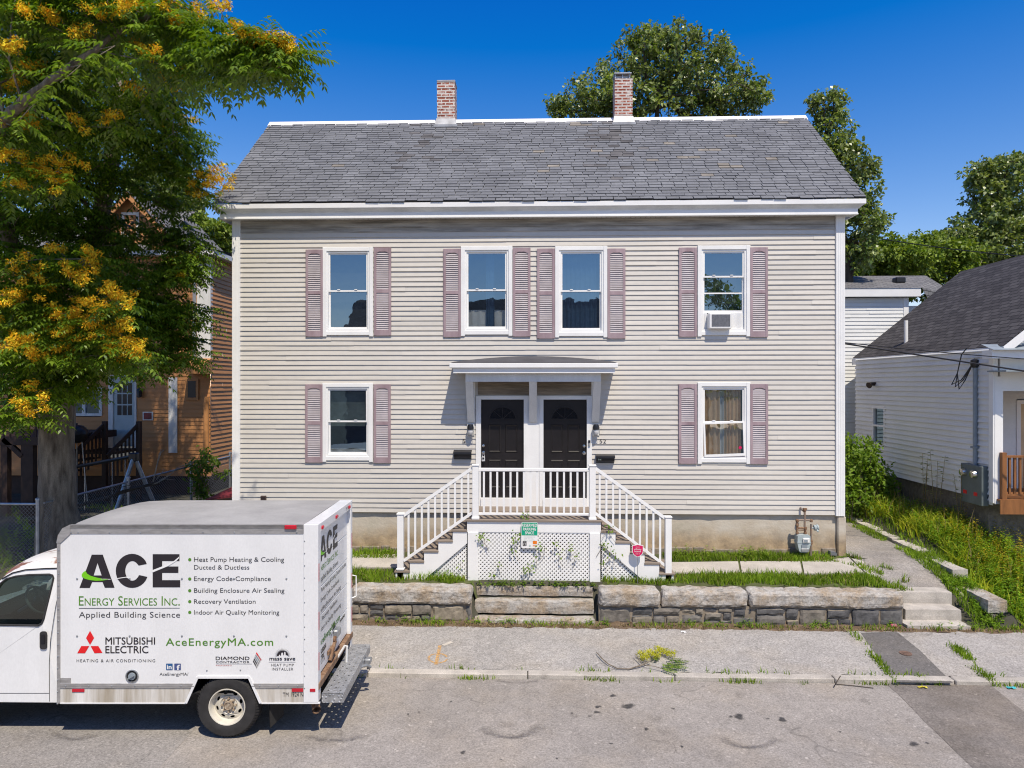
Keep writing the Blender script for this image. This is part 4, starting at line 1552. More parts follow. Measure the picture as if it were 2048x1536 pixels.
for d, side in ((ld, 0), (rd, 1)):
    x0, x1 = d[0] + 0.004, d[1] - 0.004
    yd = 0.035
    mb = MB()
    mb.box(x0, x1, yd, yd + 0.05, zd0, zd1 - 0.003)
    wd, H = x1 - x0, zd1 - zd0

    def ring(a, b, c, e, t=0.035):
        o_ = [(a, c), (b, c), (b, e), (a, e)]
        i_ = [(a + t, c + t), (b - t, c + t), (b - t, e - t), (a + t, e - t)]
        md = [((p[0] + q[0]) / 2, (p[1] + q[1]) / 2) for p, q in zip(o_, i_)]
        for k in range(4):
            k2 = (k + 1) % 4
            mb.quad((o_[k][0], yd - 0.001, o_[k][1]), (o_[k2][0], yd - 0.001, o_[k2][1]), (md[k2][0], yd - 0.017, md[k2][1]), (md[k][0], yd - 0.017, md[k][1]))
            mb.quad((md[k][0], yd - 0.017, md[k][1]), (md[k2][0], yd - 0.017, md[k2][1]), (i_[k2][0], yd - 0.001, i_[k2][1]), (i_[k][0], yd - 0.001, i_[k][1]))
    for fx in ((0.17, 0.46), (0.56, 0.85)):
        ring(x0 + wd * fx[0], x0 + wd * fx[1], zd0 + H * 0.46, zd0 + H * 0.745)
        ring(x0 + wd * fx[0], x0 + wd * fx[1], zd0 + H * 0.10, zd0 + H * 0.385)
    do = mk('door', mb, W['black_door'], house)
    # fan light
    mb = MB()
    cx_, cz_, r_ = (x0 + x1) / 2, zd0 + H * 0.80, wd * 0.31
    for k in range(12):
        a0_, a1_ = math.pi * k / 12, math.pi * (k + 1) / 12
        mb.bar((cx_ + r_ * math.cos(a0_), yd - 0.008, cz_ + 0.92 * r_ * math.sin(a0_)), (cx_ + r_ * math.cos(a1_), yd - 0.008, cz_ + 0.92 * r_ * math.sin(a1_)), 0.022, 0.018, (0, -1, 0))
    mb.bar((cx_ - r_, yd - 0.008, cz_), (cx_ + r_, yd - 0.008, cz_), 0.022, 0.018, (0, -1, 0))
    for a_ in (45, 90, 135):
        mb.bar((cx_, yd - 0.006, cz_), (cx_ + r_ * math.cos(math.radians(a_)), yd - 0.006, cz_ + 0.92 * r_ * math.sin(math.radians(a_))), 0.012, 0.012, (0, -1, 0))
    mk('fan_light_frame', mb, W['black_door'], do)
    g_ = MB()
    g_.poly([(cx_ + r_ * math.cos(math.pi * k / 14), cz_ + 0.92 * r_ * math.sin(math.pi * k / 14)) for k in range(15)], lambda a, b: (a, yd - 0.002, b))
    mk('fan_light', g_, mat('fan_light_glass', (0.012, 0.013, 0.015), 0.08, spec=0.6), do)
    mb = MB()
    kx = x0 + 0.045 if side == 0 else x1 - 0.05
    for zz, rr in ((PZ(1070, 892, 0), 0.028), (PZ(1070, 906, 0), 0.036)):
        mb.lathe((kx, yd, zz), (0, -1, 0), [(rr, 0), (rr, 0.012), (rr * 0.5, 0.016), (rr * 0.5, 0.035), (rr * 0.95, 0.045), (rr * 0.9, 0.065), (0.0, 0.07)], 14)
    mk('knob', mb, W['chrome'], do, smooth=True)
    if side == 0:
        mb = MB()
        zz = PZ(1070, 923, 0)
        mb.box(kx - 0.035, kx + 0.035, yd - 0.075, yd - 0.03, zz, zz + 0.10, ch=0.01)
        mb.tube([(kx - 0.022, yd - 0.05, zz + 0.1), (kx - 0.022, yd - 0.05, zz + 0.15), (kx, yd - 0.05, zz + 0.17), (kx + 0.022, yd - 0.05, zz + 0.15), (kx + 0.022, yd - 0.05, zz + 0.1)], 0.006, 6)
        lb = mk('key_box', mb, mat('key_box_grey', (0.55, 0.56, 0.57), 0.4, 0.05), do)
        m2 = MB()
        m2.box(kx - 0.018, kx + 0.018, yd - 0.079, yd - 0.0755, zz + 0.045, zz + 0.085)
        mk('key_box_dial', m2, W['black'], do)
# strips over the doors carry siding grime and painted canopy shade
# door bell
mb = MB()
xb = PX(1178.5, -0.04)
zb = PZ(1178, 886, -0.04)
mb.box(xb - 0.022, xb + 0.022, -0.062, -0.036, zb - 0.065, zb + 0.065, ch=0.008)
db = mk('doorbell', mb, mat('doorbell_grey', (0.30, 0.31, 0.33), 0.35), house)
mb = MB()
mb.box(xb - 0.018, xb + 0.018, -0.065, -0.0625, zb + 0.005, zb + 0.058)
mk('doorbell_camera', mb, W['black'], db)

# canopy over the doors
cp = 0.65
yc = -cp
mb = MB()
ca, cb_ = PX(898.5, yc), PX(1236, yc)
zl0, zl1 = 4.70, 4.79
n = 20
V0 = []
for i in range(n + 1):
    t = i / n
    X = ca + 0.02 + (cb_ - ca - 0.04) * t
    zw = 4.84 + 0.115 * math.sin(math.pi * t) ** 0.9
    V0 += [(X, yc + 0.004, zl1 + 0.006), (X, -0.3, 4.79 + (zw - 4.79) * 0.62), (X, 0.0, zw)]
fs = []
for i in range(n):
    for j in range(2):
        a = i * 3 + j
        fs.append((a, a + 3, a + 4, a + 1))
mb.add(V0, fs)
mb.quad((ca + 0.02, yc + 0.004, zl1 + 0.006), (ca + 0.02, 0, zl1), (cb_ - 0.02, 0, zl1), (cb_ - 0.02, yc + 0.004, zl1 + 0.006))
cano = mk('canopy_roof', mb, mat('canopy_felt', (0.075, 0.075, 0.085), 0.85, 0.2, 3, bump=0.3), house)
mb = MB()
mb.box(ca, cb_, yc, yc + 0.05, zl0, zl1, ch=0.006)
for X in (ca, cb_ - 0.05):
    mb.box(X, X + 0.05, yc + 0.0505, -0.014, zl0, zl1 - 0.002)
fa, fb_ = PX(906.5, yc + 0.06), PX(1229.5, yc + 0.06)
mb.box(fa, fb_, yc + 0.051, yc + 0.08, 4.595, 4.745)
for X in (fa, fb_ - 0.03):
    mb.box(X, X + 0.03, yc + 0.081, -0.014, 4.595, 4.745)
mb.box(fa + 0.03, fb_ - 0.03, yc + 0.081, -0.012, 4.66, 4.68)
mk('canopy_trim', mb, W['white'], cano)
mb = MB()
ha, hb = PX(931, -0.5), PX(1202, -0.5)
mb.box(ha, hb, -0.50, -0.42, 4.425, 4.64)
for X in (ha, (ha + hb) / 2 - 0.06, hb - 0.12):
    mb.box(X + 0.01, X + 0.11, -0.419, -0.012, 4.44, 4.60)
mk('canopy_header', mb, W['white_dirty'], cano)
for px in (940, 1066, 1193):
    mb = MB()
    X = PX(px, -0.3)
    w2 = 0.075
    prof = [(-0.49, 4.425), (-0.39, 4.425), (-0.02, 3.70), (-0.02, 3.60), (-0.06, 3.60)]
    mb.prism(prof, lambda a, b: (X - w2, a, b), lambda a, b: (X + w2, a, b))
    mk('canopy_bracket', mb, W['white_dirty'], cano)
    m2 = MB()
    m2.box(X - 0.08, X + 0.08, -0.03, -0.012, 3.58, 4.43)
    mk('bracket_plate', m2, W['white'], cano)
# small dark vent in the siding
mb = MB()
X, Zv = PX(527.5, -0.02), PZ(527, 997, -0.02)
mb.box(X - 0.055, X + 0.055, -0.06, -0.005, Zv - 0.06, Zv + 0.06, ch=0.006)
for k in range(4):
    mb.box(X - 0.045, X + 0.045, -0.068, -0.0605, Zv - 0.045 + k * 0.028, Zv - 0.032 + k * 0.028)
mk('wall_vent', mb, mat('vent_brown', (0.06, 0.04, 0.035), 0.6), house)


# ------------------------------------------------------------------ lettering
_curve_cache = {}


def text_mesh(s, small_caps=False, bold=0.0, space=1.0):
    """vertices and faces of a line of lettering with its baseline at y = 0 and the height of H as 1"""
    key = (s, small_caps, bold, space)
    if key in _curve_cache:
        return _curve_cache[key]

    def grab(body, sc):
        cu = bpy.data.curves.new('lettering', 'FONT')
        cu.body = body
        cu.size = 1.0
        cu.resolution_u = 3
        cu.offset = bold
        cu.space_character = space
        cu.small_caps_scale = 0.78
        if sc:
            for bf in cu.body_format:
                bf.use_small_caps = True
        o = bpy.data.objects.new('lettering', cu)
        COL.objects.link(o)
        dg = bpy.context.evaluated_depsgraph_get()
        dg.update()
        me = bpy.data.meshes.new_from_object(o.evaluated_get(dg))
        vs = [(v.co.x, v.co.y) for v in me.vertices]
        fs = [tuple(p.vertices) for p in me.polygons]
        bpy.data.objects.remove(o)
        bpy.data.meshes.remove(me)
        bpy.data.curves.remove(cu)
        return vs, fs
    vs, fs = grab(s, small_caps)
    hv, _ = grab('H', False)
    hh = max(v[1] for v in hv) - min(v[1] for v in hv)
    vs = [(x / hh, y / hh) for x, y in vs]
    _curve_cache[key] = (vs, fs)
    return vs, fs


def put_text(mb, s, a0, a1, base, cap, fn, m=0, **kw):
    """fit a line between a0 and a1 with its baseline at base and capitals cap high (all in fn's 2D units)"""
    bold = kw.pop('bold', 0.0)
    vs, fs = text_mesh(s, **kw)
    x0, x1 = min(v[0] for v in vs), max(v[0] for v in vs)
    k = (a1 - a0) / (x1 - x0)
    p0, p1, p2 = Vector(fn(a0, base)), Vector(fn(a0 + abs(a1 - a0), base)), Vector(fn(a0, base + cap))
    nrm = (p1 - p0).cross(p2 - p0).normalized() * 0.00025
    sh = [(0, 0)] if bold <= 0 else [(-1, 0), (1, 0), (0, 0.7), (0, -0.7), (0, 0)]
    for i, (dx, dy) in enumerate(sh):
        mb.add([Vector(fn(a0 + (x - x0) * k + dx * bold * 1.3 * abs(cap), base + (y + dy * bold * 1.3) * cap)) + nrm * i for x, y in vs], fs, m)


# ------------------------------------------------------------------ porch, stairs, lattice
PY = -1.5
porch = thing('entry_porch', 'white raised porch with railings, lattice skirt and a stair down each side', 'porch', (0, PY, 0.7))
ppx = lambda px: PX(px, PY)
ppz = lambda py: PZ(1070, py, PY)
DKZ = ppz(1040)
da, dbx = ppx(931), ppx(1205)
mb = MB()
y = PY - 0.03
while y < -0.07:
    mb.box(da, dbx, y, y + 0.134, DKZ - 0.032, DKZ + R.uniform(-0.002, 0.002), ch=0.004)
    y += 0.14
mk('deck', mb, W['wood_grey'], porch)
fasc = (ppx(934), ppx(1202))
mb = MB()
mb.box(fasc[0], fasc[1], PY, PY + 0.03, ppz(1065), DKZ - 0.034)
for X in fasc:
    xx = X if X < 0 else X - 0.03
    mb.box(xx, xx + 0.03, PY + 0.031, -0.06, ppz(1065), DKZ - 0.036)
mk('deck_fascia', mb, W['white'], porch)
pil = [(ppx(935.5), ppx(957)), (ppx(1179), ppx(1200.5))]
for a, b in pil:
    mb = MB()
    mb.box(a, b, PY - 0.022, PY + 0.10, 0.62, ppz(1065) - 0.002, ch=0.005)
    mk('skirt_post', mb, W['white'], porch)


def clip_seg(p, d, poly):
    t0, t1 = -1e9, 1e9
    n = len(poly)
    area = sum(poly[i][0] * poly[(i + 1) % n][1] - poly[(i + 1) % n][0] * poly[i][1] for i in range(n))
    for i in range(n):
        a, b = poly[i], poly[(i + 1) % n]
        nx_, ny_ = -(b[1] - a[1]), b[0] - a[0]
        if area < 0:
            nx_, ny_ = -nx_, -ny_
        den = nx_ * d[0] + ny_ * d[1]
        num = nx_ * (p[0] - a[0]) + ny_ * (p[1] - a[1])
        if abs(den) < 1e-9:
            if num < 0:
                return None
        elif den > 0:
            t0 = max(t0, -num / den)
        else:
            t1 = min(t1, -num / den)
    return (t0, t1) if t1 - t0 > 0.02 else None


def lattice(poly, y, pitch=0.0535, w=0.0315):
    mb = MB()
    xs_ = [p[0] for p in poly]
    zs = [p[1] for p in poly]
    diag = (max(xs_) - min(xs_)) + (max(zs) - min(zs))
    c = ((max(xs_) + min(xs_)) / 2, (max(zs) + min(zs)) / 2)
    n = int(diag / pitch)
    for s, yy in ((1, y), (-1, y + 0.0062)):
        d = (math.sqrt(0.5), s * math.sqrt(0.5))
        nn = (-d[1], d[0])
        for k in range(-n, n):
            p = (c[0] + nn[0] * k * pitch, c[1] + nn[1] * k * pitch)
            tt = clip_seg(p, d, poly)
            if tt:
                a = (p[0] + d[0] * tt[0], yy, p[1] + d[1] * tt[0])
                b = (p[0] + d[0] * tt[1], yy, p[1] + d[1] * tt[1])
                mb.bar(a, b, 0.006, w, (-d[1], 0, d[0]))
    return mb


sx = [ppx(788), ppx(1346)]
run, rise = 0.266, (DKZ - 0.72) / 6
mk('lattice_panel', lattice([(pil[0][1] - 0.01, 0.66), (pil[1][0] + 0.01, 0.66), (pil[1][0] + 0.01, ppz(1064)), (pil[0][1] - 0.01, ppz(1064))], PY + 0.012), W['white'], porch)
mb = MB()
mb.box(pil[0][1], pil[1][0], PY + 0.03, PY + 0.03 + 0.004, ppz(1066), ppz(1062))
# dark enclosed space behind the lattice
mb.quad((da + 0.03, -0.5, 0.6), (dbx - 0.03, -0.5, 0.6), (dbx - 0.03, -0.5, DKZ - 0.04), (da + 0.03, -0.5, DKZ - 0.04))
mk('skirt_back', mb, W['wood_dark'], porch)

for sgn in (-1, 1):
    x_edge = fasc[0] if sgn < 0 else fasc[1]
    ys0, ys1 = PY, PY + 1.08
    X = lambda k: x_edge + sgn * k         # distance out from the porch
    mbt, mbr = MB(), MB()
    for i in range(5):
        zt = DKZ - rise * (i + 1)
        a, b = X(run * i - 0.005), X(run * (i + 1) + 0.022)
        a, b = min(a, b), max(a, b)
        t_ = MB()
        t_.box(a, b, ys0 - 0.02, ys1, zt - 0.034, zt, ch=0.005)
        mk('tread', t_, W['wood_grey'], porch)
        r_ = MB()
        q0, q1 = sorted((X(run * i + 0.0), X(run * i + 0.018)))
        r_.box(q0, q1, ys0 + 0.045, ys1 - 0.045, zt, DKZ - rise * i - 0.035)
        mk('riser', r_, W['wood_dark'], porch)
    # stringer with stepped top, straight underside
    out = [(0.0, DKZ - 0.04)]
    top = []
    for i in range(5):
        zt = DKZ - rise * (i + 1) - 0.036
        top += [(run * i if i else 0.0, zt), (run * (i + 1), zt)]
    drop = 0.225
    low = [(run * 5, 0.70), (0.86, 0.70), (0.0, DKZ - rise - 0.036 - drop + 0.012)]
    loop = top + low
    for yy in (ys0, ys1 - 0.04):
        mb = MB()
        mb.prism(loop, lambda a, b: (X(a), yy, b), lambda a, b: (X(a), yy + 0.04, b))
        mk('stringer', mb, W['white'], porch)
    tri = [(X(0.02), 0.66), (X(0.84), 0.68), (X(0.02), DKZ - rise - drop)]
    mk('lattice_panel', lattice(tri, PY + 0.045), W['white'], porch)
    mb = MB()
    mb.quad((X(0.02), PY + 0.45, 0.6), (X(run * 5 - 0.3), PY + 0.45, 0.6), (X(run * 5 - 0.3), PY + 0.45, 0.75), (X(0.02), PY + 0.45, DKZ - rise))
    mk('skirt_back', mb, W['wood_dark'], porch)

# posts and railings
ptop = ppz(929.5)
posts = [(ppx(944.5), ppx(957)), (ppx(1179), ppx(1191.5))]
for a, b in posts:
    mb = MB()
    mb.box(a, b, PY + 0.0, PY + 0.115, DKZ, ptop - 0.03, ch=0.004)
    mb.box(a - 0.012, b + 0.012, PY - 0.012, PY + 0.127, ptop - 0.03, ptop, ch=0.008)
    mb.box(a - 0.014, b + 0.014, PY - 0.014, PY + 0.129, DKZ, DKZ + 0.05, ch=0.008)
    mk('post', mb, W['white'], porch)
newel = [(ppx(794), ppx(806.5)), (ppx(1331), ppx(1343.5))]
for (a, b), pt, pb in zip(newel, (1028.5, 1031.5), (1143, 1148)):
    zt, zb = ppz(pt), ppz(pb)
    mb = MB()
    mb.box(a, b, PY + 0.0, PY + 0.115, 0.70, zt - 0.03, ch=0.004)
    mb.box(a - 0.012, b + 0.012, PY - 0.012, PY + 0.127, zt - 0.03, zt, ch=0.008)
    mb.box(a - 0.016, b + 0.016, PY - 0.016, PY + 0.131, zb, zb + 0.035, ch=0.008)
    mk('newel_post', mb, W['white'], porch)
yr = PY + 0.058
zr1, zr0 = ppz(940), ppz(1029.5)
mb = MB()
mb.box(posts[0][1], posts[1][0], yr - 0.03, yr + 0.03, zr1 - 0.035, zr1 + 0.028, ch=0.01)
mk('top_rail', mb, W['white'], porch)
mb = MB()
mb.box(posts[0][1], posts[1][0], yr - 0.022, yr + 0.022, zr0 - 0.022, zr0 + 0.024, ch=0.006)
mk('bottom_rail', mb, W['white'], porch)
n = 16
for i in range(n):
    xx = posts[0][1] + (posts[1][0] - posts[0][1]) * (i + 0.78) / (n + 0.55)
    mb = MB()
    mb.box(xx - 0.018, xx + 0.018, yr - 0.018, yr + 0.018, zr0 + 0.024, zr1 - 0.035)
    mk('baluster', mb, W['white'], porch)
for sgn, (a, b), pa in ((-1, newel[0], posts[0][0]), (1, newel[1], posts[1][1])):
    xi, xo = pa, (b if sgn < 0 else a)
    hi_t, lo_t = ppz(937), ppz(1033.5) if sgn < 0 else ppz(1035.5)
    hi_b, lo_b = ppz(1027), ppz(1125) if sgn < 0 else ppz(1130)
    mb = MB()
    mb.bar((xi, yr, hi_t), (xo, yr, lo_t), 0.062, 0.055)
    mk('stair_rail', mb, W['white'], porch)
    mb = MB()
    mb.bar((xi, yr, hi_b), (xo, yr, lo_b), 0.045, 0.048)
    mk('stair_rail', mb, W['white'], porch)
    for i in range(10):
        t = (i + 0.62) / 10.35
        xx = xi + (xo - xi) * t
        mb = MB()
        z0, z1 = hi_b + (lo_b - hi_b) * t, hi_t + (lo_t - hi_t) * t
        mb.box(xx - 0.018, xx + 0.018, yr - 0.018, yr + 0.018, z0 + 0.01, z1 - 0.01)
        mk('baluster', mb, W['white'], porch)

# ------------------------------------------------------------------ things on and about the porch
# wall lanterns
for px, lab in ((941, 'jar wall lantern left of the left black door'), (1192, 'jar wall lantern right of the right black door')):
    z = PZ(px, 862, -0.1)
    X = PX(px, -0.1)
    t = thing('wall_lantern', 'small black and clear ' + lab, 'lantern', (X, -0.015, z), group='wall lanterns beside the doors')
    mb = MB()
    mb.box(X - 0.075, X + 0.075, -0.032, -0.014, z - 0.10, z + 0.22)
    mk('back_plate', mb, W['white_dirty'], t)
    mb = MB()
    mb.lathe((X, -0.115, z + 0.09), (0, 0, -1), [(0.0, -0.05), (0.05, -0.045), (0.064, -0.01), (0.064, 0.06), (0.055, 0.062)], 16)
    mb.tube([(X, -0.02, z + 0.10), (X, -0.10, z + 0.12)], 0.02, 8)
    mk('cap', mb, W['black'], t, smooth=True)
    mb = MB()
    mb.lathe((X, -0.115, z + 0.035), (0, 0, -1), [(0.05, 0.0), (0.056, 0.04), (0.05, 0.085), (0.03, 0.11), (0.0, 0.115)], 16)
    mk('glass_jar', mb, mat('lantern_jar', (0.62, 0.62, 0.62), 0.15, 0.1, 20, spec=0.7), t, smooth=True)
    mb = MB()
    mb.tube([(X - 0.07, -0.115, z - 0.0), (X + 0.07, -0.115, z - 0.0)], 0.007, 6)
    for k in (-1, 1):
        mb.tube([(X + 0.066 * k, -0.115, z + 0.08), (X + 0.066 * k, -0.115, z - 0.09)], 0.006, 6)
    mb.tube([(X - 0.066, -0.115, z - 0.09), (X + 0.066, -0.115, z - 0.09)], 0.006, 6)
    mk('guard', mb, W['galv'], t)

# house numbers (parts of the house)
mb = MB()
put_text(mb, '5', PX(925, 0), PX(931, 0), PZ(927, 886, 0), 0.085, lambda a, b: (a, -0.027, b))
mk('house_number', mb, W['ink'], house)
mb = MB()
put_text(mb, '52', PX(1199, 0), PX(1212, 0), PZ(1205, 886.5, 0), 0.085, lambda a, b: (a, -0.027, b))
mk('house_number', mb, W['ink'], house)

# mailboxes
for a, b, c, d, lab in ((906.5, 943, 902, 915, 'black wall mailbox left of the doors'), (1192, 1230, 910, 922.5, 'black wall mailbox with a number right of the doors')):
    x0, x1 = PX(a, -0.12), PX(b, -0.12)
    z1, z0 = PZ(a, c, -0.12), PZ(a, d, -0.12)
    t = thing('wall_mailbox', lab, 'mailbox', ((x0 + x1) / 2, -0.015, z0), group='mailboxes by the front doors')
    mb = MB()
    mb.prism([(-0.013, z1 - 0.005), (-0.11, z1 - 0.03), (-0.13, z1 - 0.06), (-0.11, z0), (-0.013, z0 - 0.05)], lambda p, q: (x0 + 0.008, p, q), lambda p, q: (x1 - 0.008, p, q))
    mk('box', mb, W['black'], t)
    mb = MB()
    mb.prism([(-0.013, z1 + 0.012), (-0.135, z1 - 0.022), (-0.140, z1 - 0.065), (-0.134, z1 - 0.065), (-0.130, z1 - 0.028), (-0.013, z1 + 0.006)], lambda p, q: (x0, p, q), lambda p, q: (x1, p, q))
    mk('lid', mb, W['black'], t)
    if a > 1000:
        mb = MB()
        put_text(mb, '52', x0 + 0.04, x0 + 0.11, z0 + 0.025, 0.035, lambda p, q: (p, -0.1255 - 0.0, q))
        mk('number', mb, W['pale_ink'], t)

# RESERVED PARKING SPACE sign
ys = PY - 0.045
t = thing('parking_sign', 'green and white RESERVED PARKING SPACE sign hung on the porch front', 'sign', (PX(1058, ys), ys, PZ(1058, 1096, ys)))
sx0, sx1 = PX(1042.5, ys), PX(1075.5, ys)
sz0, sz1 = PZ(1058, 1096.5, ys), PZ(1058, 1044.5, ys)
sw, sh = sx1 - sx0, sz1 - sz0


def rrect(a0, a1, b0, b1, r, n=4):
    out = []
    for (cx, cy, s) in ((a1 - r, b1 - r, 0), (a0 + r, b1 - r, 90), (a0 + r, b0 + r, 180), (a1 - r, b0 + r, 270)):
        for k in range(n + 1):
            a = math.radians(s + 90 * k / n)
            out.append((cx + r * math.cos(a), cy + r * math.sin(a)))
    return out


mb = MB()
mb.prism(rrect(sx0, sx1, sz0, sz1, 0.03), lambda a, b: (a, ys, b), lambda a, b: (a, ys + 0.004, b))
mk('sign_plate', mb, W['white'], t)
mb = MB()
zg = sz0 + sh * 0.495
gl = [p for p in rrect(sx0 + 0.006, sx1 - 0.006, zg - 0.1, sz1 - 0.006, 0.026) if p[1] > zg] + [(sx0 + 0.006, zg), (sx1 - 0.006, zg)]
gl = sorted(gl, key=lambda p: math.atan2(p[1] - (zg + 0.1), p[0] - (sx0 + sx1) / 2))
mb.poly(gl, lambda a, b: (a, ys - 0.0015, b))
mk('sign_field', mb, W['teal'], t)
fn = lambda a, b: (sx0 + sw * a, ys - 0.003, sz0 + sh * b)
for s, b, a0, a1 in (('RESERVED', 0.835, 0.04, 0.96), ('PARKING', 0.685, 0.11, 0.89), ('SPACE', 0.54, 0.23, 0.77)):
    mb = MB()
    put_text(mb, s, a0, a1, b, 0.105, fn, bold=0.03)
    mk('lettering', mb, W['white'], t)
for k in range(3):
    mb = MB()
    put_text(mb, ('FOR RESIDENTS', 'OF THIS', 'BUILDING')[k], 0.16, 0.84 - 0.1 * (k % 2), 0.42 - 0.075 * k, 0.038, fn)
    mk('fine_print', mb, W['pale_ink'], t)
mb = MB()
mb.lathe(fn(0.52, 0.10), (0, -1, 0), [(0.0, 0.001), (0.018, 0.0)], 14)
mk('seal_mark', mb, W['pale_ink'], t)
mb = MB()
mb.poly(rrect(0.09, 0.32, 0.09, 0.28, 0.02), lambda a, b: fn(a, b))
mk('sticker_black', mb, W['ink'], t)
mb = MB()
put_text(mb, '12', 0.14, 0.28, 0.115, 0.08, lambda a, b: (sx0 + sw * a, ys - 0.0045, sz0 + sh * b), bold=0.02)
mb.poly([(0.13, 0.235), (0.28, 0.235), (0.28, 0.25), (0.13, 0.25)], lambda a, b: (sx0 + sw * a, ys - 0.0045, sz0 + sh * b))
mk('sticker_number', mb, W['white'], t)
mb = MB()
mb.poly([(0.70, 0.165), (0.95, 0.165), (0.95, 0.285), (0.70, 0.285)], fn)
mb.poly([(0.70, 0.085), (0.95, 0.085), (0.95, 0.115), (0.70, 0.115)], fn)
mk('sticker_orange', mb, W['orange_ink'], t)

# alarm-company shield on a stake
ysh = -1.62
t = thing('yard_sign', 'magenta shield-shaped home security sign on a thin stake before the right stair', 'sign', (PX(1276, ysh), ysh, 0.74))
cxs, z0s, z1s = PX(1275.5, ysh), PZ(1275, 1114.5, ysh), PZ(1275, 1088.5, ysh)
hs, ws = z1s - z0s, PX(1287, ysh) - PX(1264.5, ysh)
sh_ = [(-0.5, 0.93), (-0.25, 0.95), (0.0, 1.0), (0.25, 0.95), (0.5, 0.93), (0.5, 0.42), (0.40, 0.22), (0.2, 0.08), (0.0, 0.0), (-0.2, 0.08), (-0.40, 0.22), (-0.5, 0.42)]
mp = lambda k, yy: (lambda a, b: (cxs + ws * a * k, yy, z0s + hs * (0.5 + (b - 0.5) * k)))
mb = MB()
mb.prism(sh_, mp(1.0, ysh), mp(1.0, ysh + 0.008))
mk('sign_edge', mb, W['white'], t)
mb = MB()
mb.poly(sh_, mp(0.90, ysh - 0.002))
mk('sign_face', mb, W['magenta'], t)
for q_ in (('xfinity', -0.36, 0.36, 0.56, 0.15), ('home', -0.32, 0.32, 0.38, 0.15), ('PROTECTED BY', -0.2, 0.2, 0.79, 0.05), ('24/7', -0.22, 0.22, 0.20, 0.06)):
    mb = MB()
    put_text(mb, *q_, mp(0.9, ysh - 0.004))
    mk('lettering', mb, W['white'], t)
mb = MB()
mb.tube([(cxs, ysh + 0.012, 0.68), (cxs, ysh + 0.012, z0s + hs * 0.6)], 0.006, 6)
mk('stake', mb, W['galv'], t)

# window air conditioner
a0, a1, b0, b1, lo, f = AC
ya = -0.17
t = thing('air_conditioner', 'white window air conditioner sticking out of the upper right window', 'air conditioner', ((a0 + a1) / 2, -0.02, b0))
xa, xb = PX(1424, ya + 0.0), PX(1461, ya + 0.0)
xa, xb = PX(1418, -0.15), PX(1463, -0.15)
za, zb = b0 + 0.035, lo - 0.0
mb = MB()
mb.box(xa, xb, ya, 0.10, za, zb - 0.015, ch=0.018)
mk('casing', mb, W['white'], t)
mb = MB()
gx0, gx1, gz0, gz1 = xa + 0.05, xb - 0.03, za + 0.045, zb - 0.05
mb.quad((gx0, ya - 0.001, gz0), (gx1, ya - 0.001, gz0), (gx1, ya - 0.001, gz1), (gx0, ya - 0.001, gz1))
k = int((gz1 - gz0) / 0.012)
for i in range(k):
    zz = gz0 + (gz1 - gz0) * i / k
    mb.box(gx0, gx1, ya - 0.006, ya - 0.0015, zz, zz + 0.005)
mk('grille', mb, mat('ac_grille', (0.27, 0.27, 0.28), 0.5, 0.2, 20, metal=0.3), t)
mb = MB()
mb.box(a0 + 0.036, xa - 0.002, 0.02, 0.035, b0 + 0.036, lo)
mb.box(xb + 0.002, a1 - 0.036, 0.02, 0.035, b0 + 0.036, lo)
for s, e in ((a0 + 0.036, xa), (xb, a1 - 0.036)):
    m_ = int((e - s) / 0.022)
    for i in range(m_):
        mb.box(s + (e - s) * (i + 0.3) / m_, s + (e - s) * (i + 0.6) / m_, 0.014, 0.0199, b0 + 0.045, lo - 0.01)
mk('side_panel', mb, W['white'], t)

# gas meter
mxp = lambda px: PX(px, -0.16)
mzp = lambda py: PZ(1604, py, -0.16)
t = thing('gas_meter', 'grey gas meter with rusty pipes against the foundation near the right corner', 'gas meter', (mxp(1604), -0.16, 0.9))
mb = MB()
prof = [(1591.5, 1070), (1594, 1068), (1614, 1068), (1616.5, 1070), (1617.5, 1085), (1613.5, 1100), (1610, 1102.5), (1598, 1102.5), (1594.5, 1100), (1591, 1085)]
pr = [(mxp(a), mzp(b)) for a, b in prof]
mb.prism(pr, lambda a, b: (a, -0.27, b), lambda a, b: (a, -0.09, b))
mb.box(mxp(1590.6), mxp(1617.9), -0.275, -0.085, mzp(1084), mzp(1081.5))
mk('meter_body', mb, W['meter'], t)
mb = MB()
mb.box(mxp(1601), mxp(1614.5), -0.30, -0.2755, mzp(1083), mzp(1073.5), ch=0.01)
m0 = mk('dial_cover', mb, W['white_dirty'], t)
mb = MB()
mb.box(mxp(1603), mxp(1610), -0.305, -0.3005, mzp(1081.5), mzp(1076.5))
mb.box(mxp(1599), mxp(1610), -0.285, -0.2755, mzp(1093), mzp(1086.5))
mk('dial', mb, W['greymetal'], t)
mb = MB()
mb.box(mxp(1598), mxp(1613), -0.29, -0.2755, mzp(1101), mzp(1094.5), ch=0.005)
mk('badge', mb, W['galv'], t)
yp = -0.17
pt = lambda px, py, dy=0: (mxp(px), yp + dy, mzp(py))
mb = MB()
mb.tube([pt(1609, 1022), pt(1609, 1056)], 0.022, 8)
mb.tube([pt(1595, 1040), pt(1622, 1040)], 0.020, 8)
mb.tube([pt(1622, 1048), pt(1621.5, 1112)], 0.021, 8)
mb.tube([pt(1621.5, 1093), pt(1621, 1112)], 0.027, 8)
mb.tube([pt(1609, 1024), (mxp(1606), -0.02, mzp(1018))], 0.02, 8)
mk('pipe', mb, W['old_pipe'], t, smooth=True)
mb = MB()
mb.tube([pt(1594, 1040), pt(1594, 1068)], 0.022, 8)
mb.tube([pt(1610, 1054), pt(1610, 1068)], 0.024, 8)
mb.tube([pt(1594, 1056), pt(1611, 1056)], 0.020, 8)
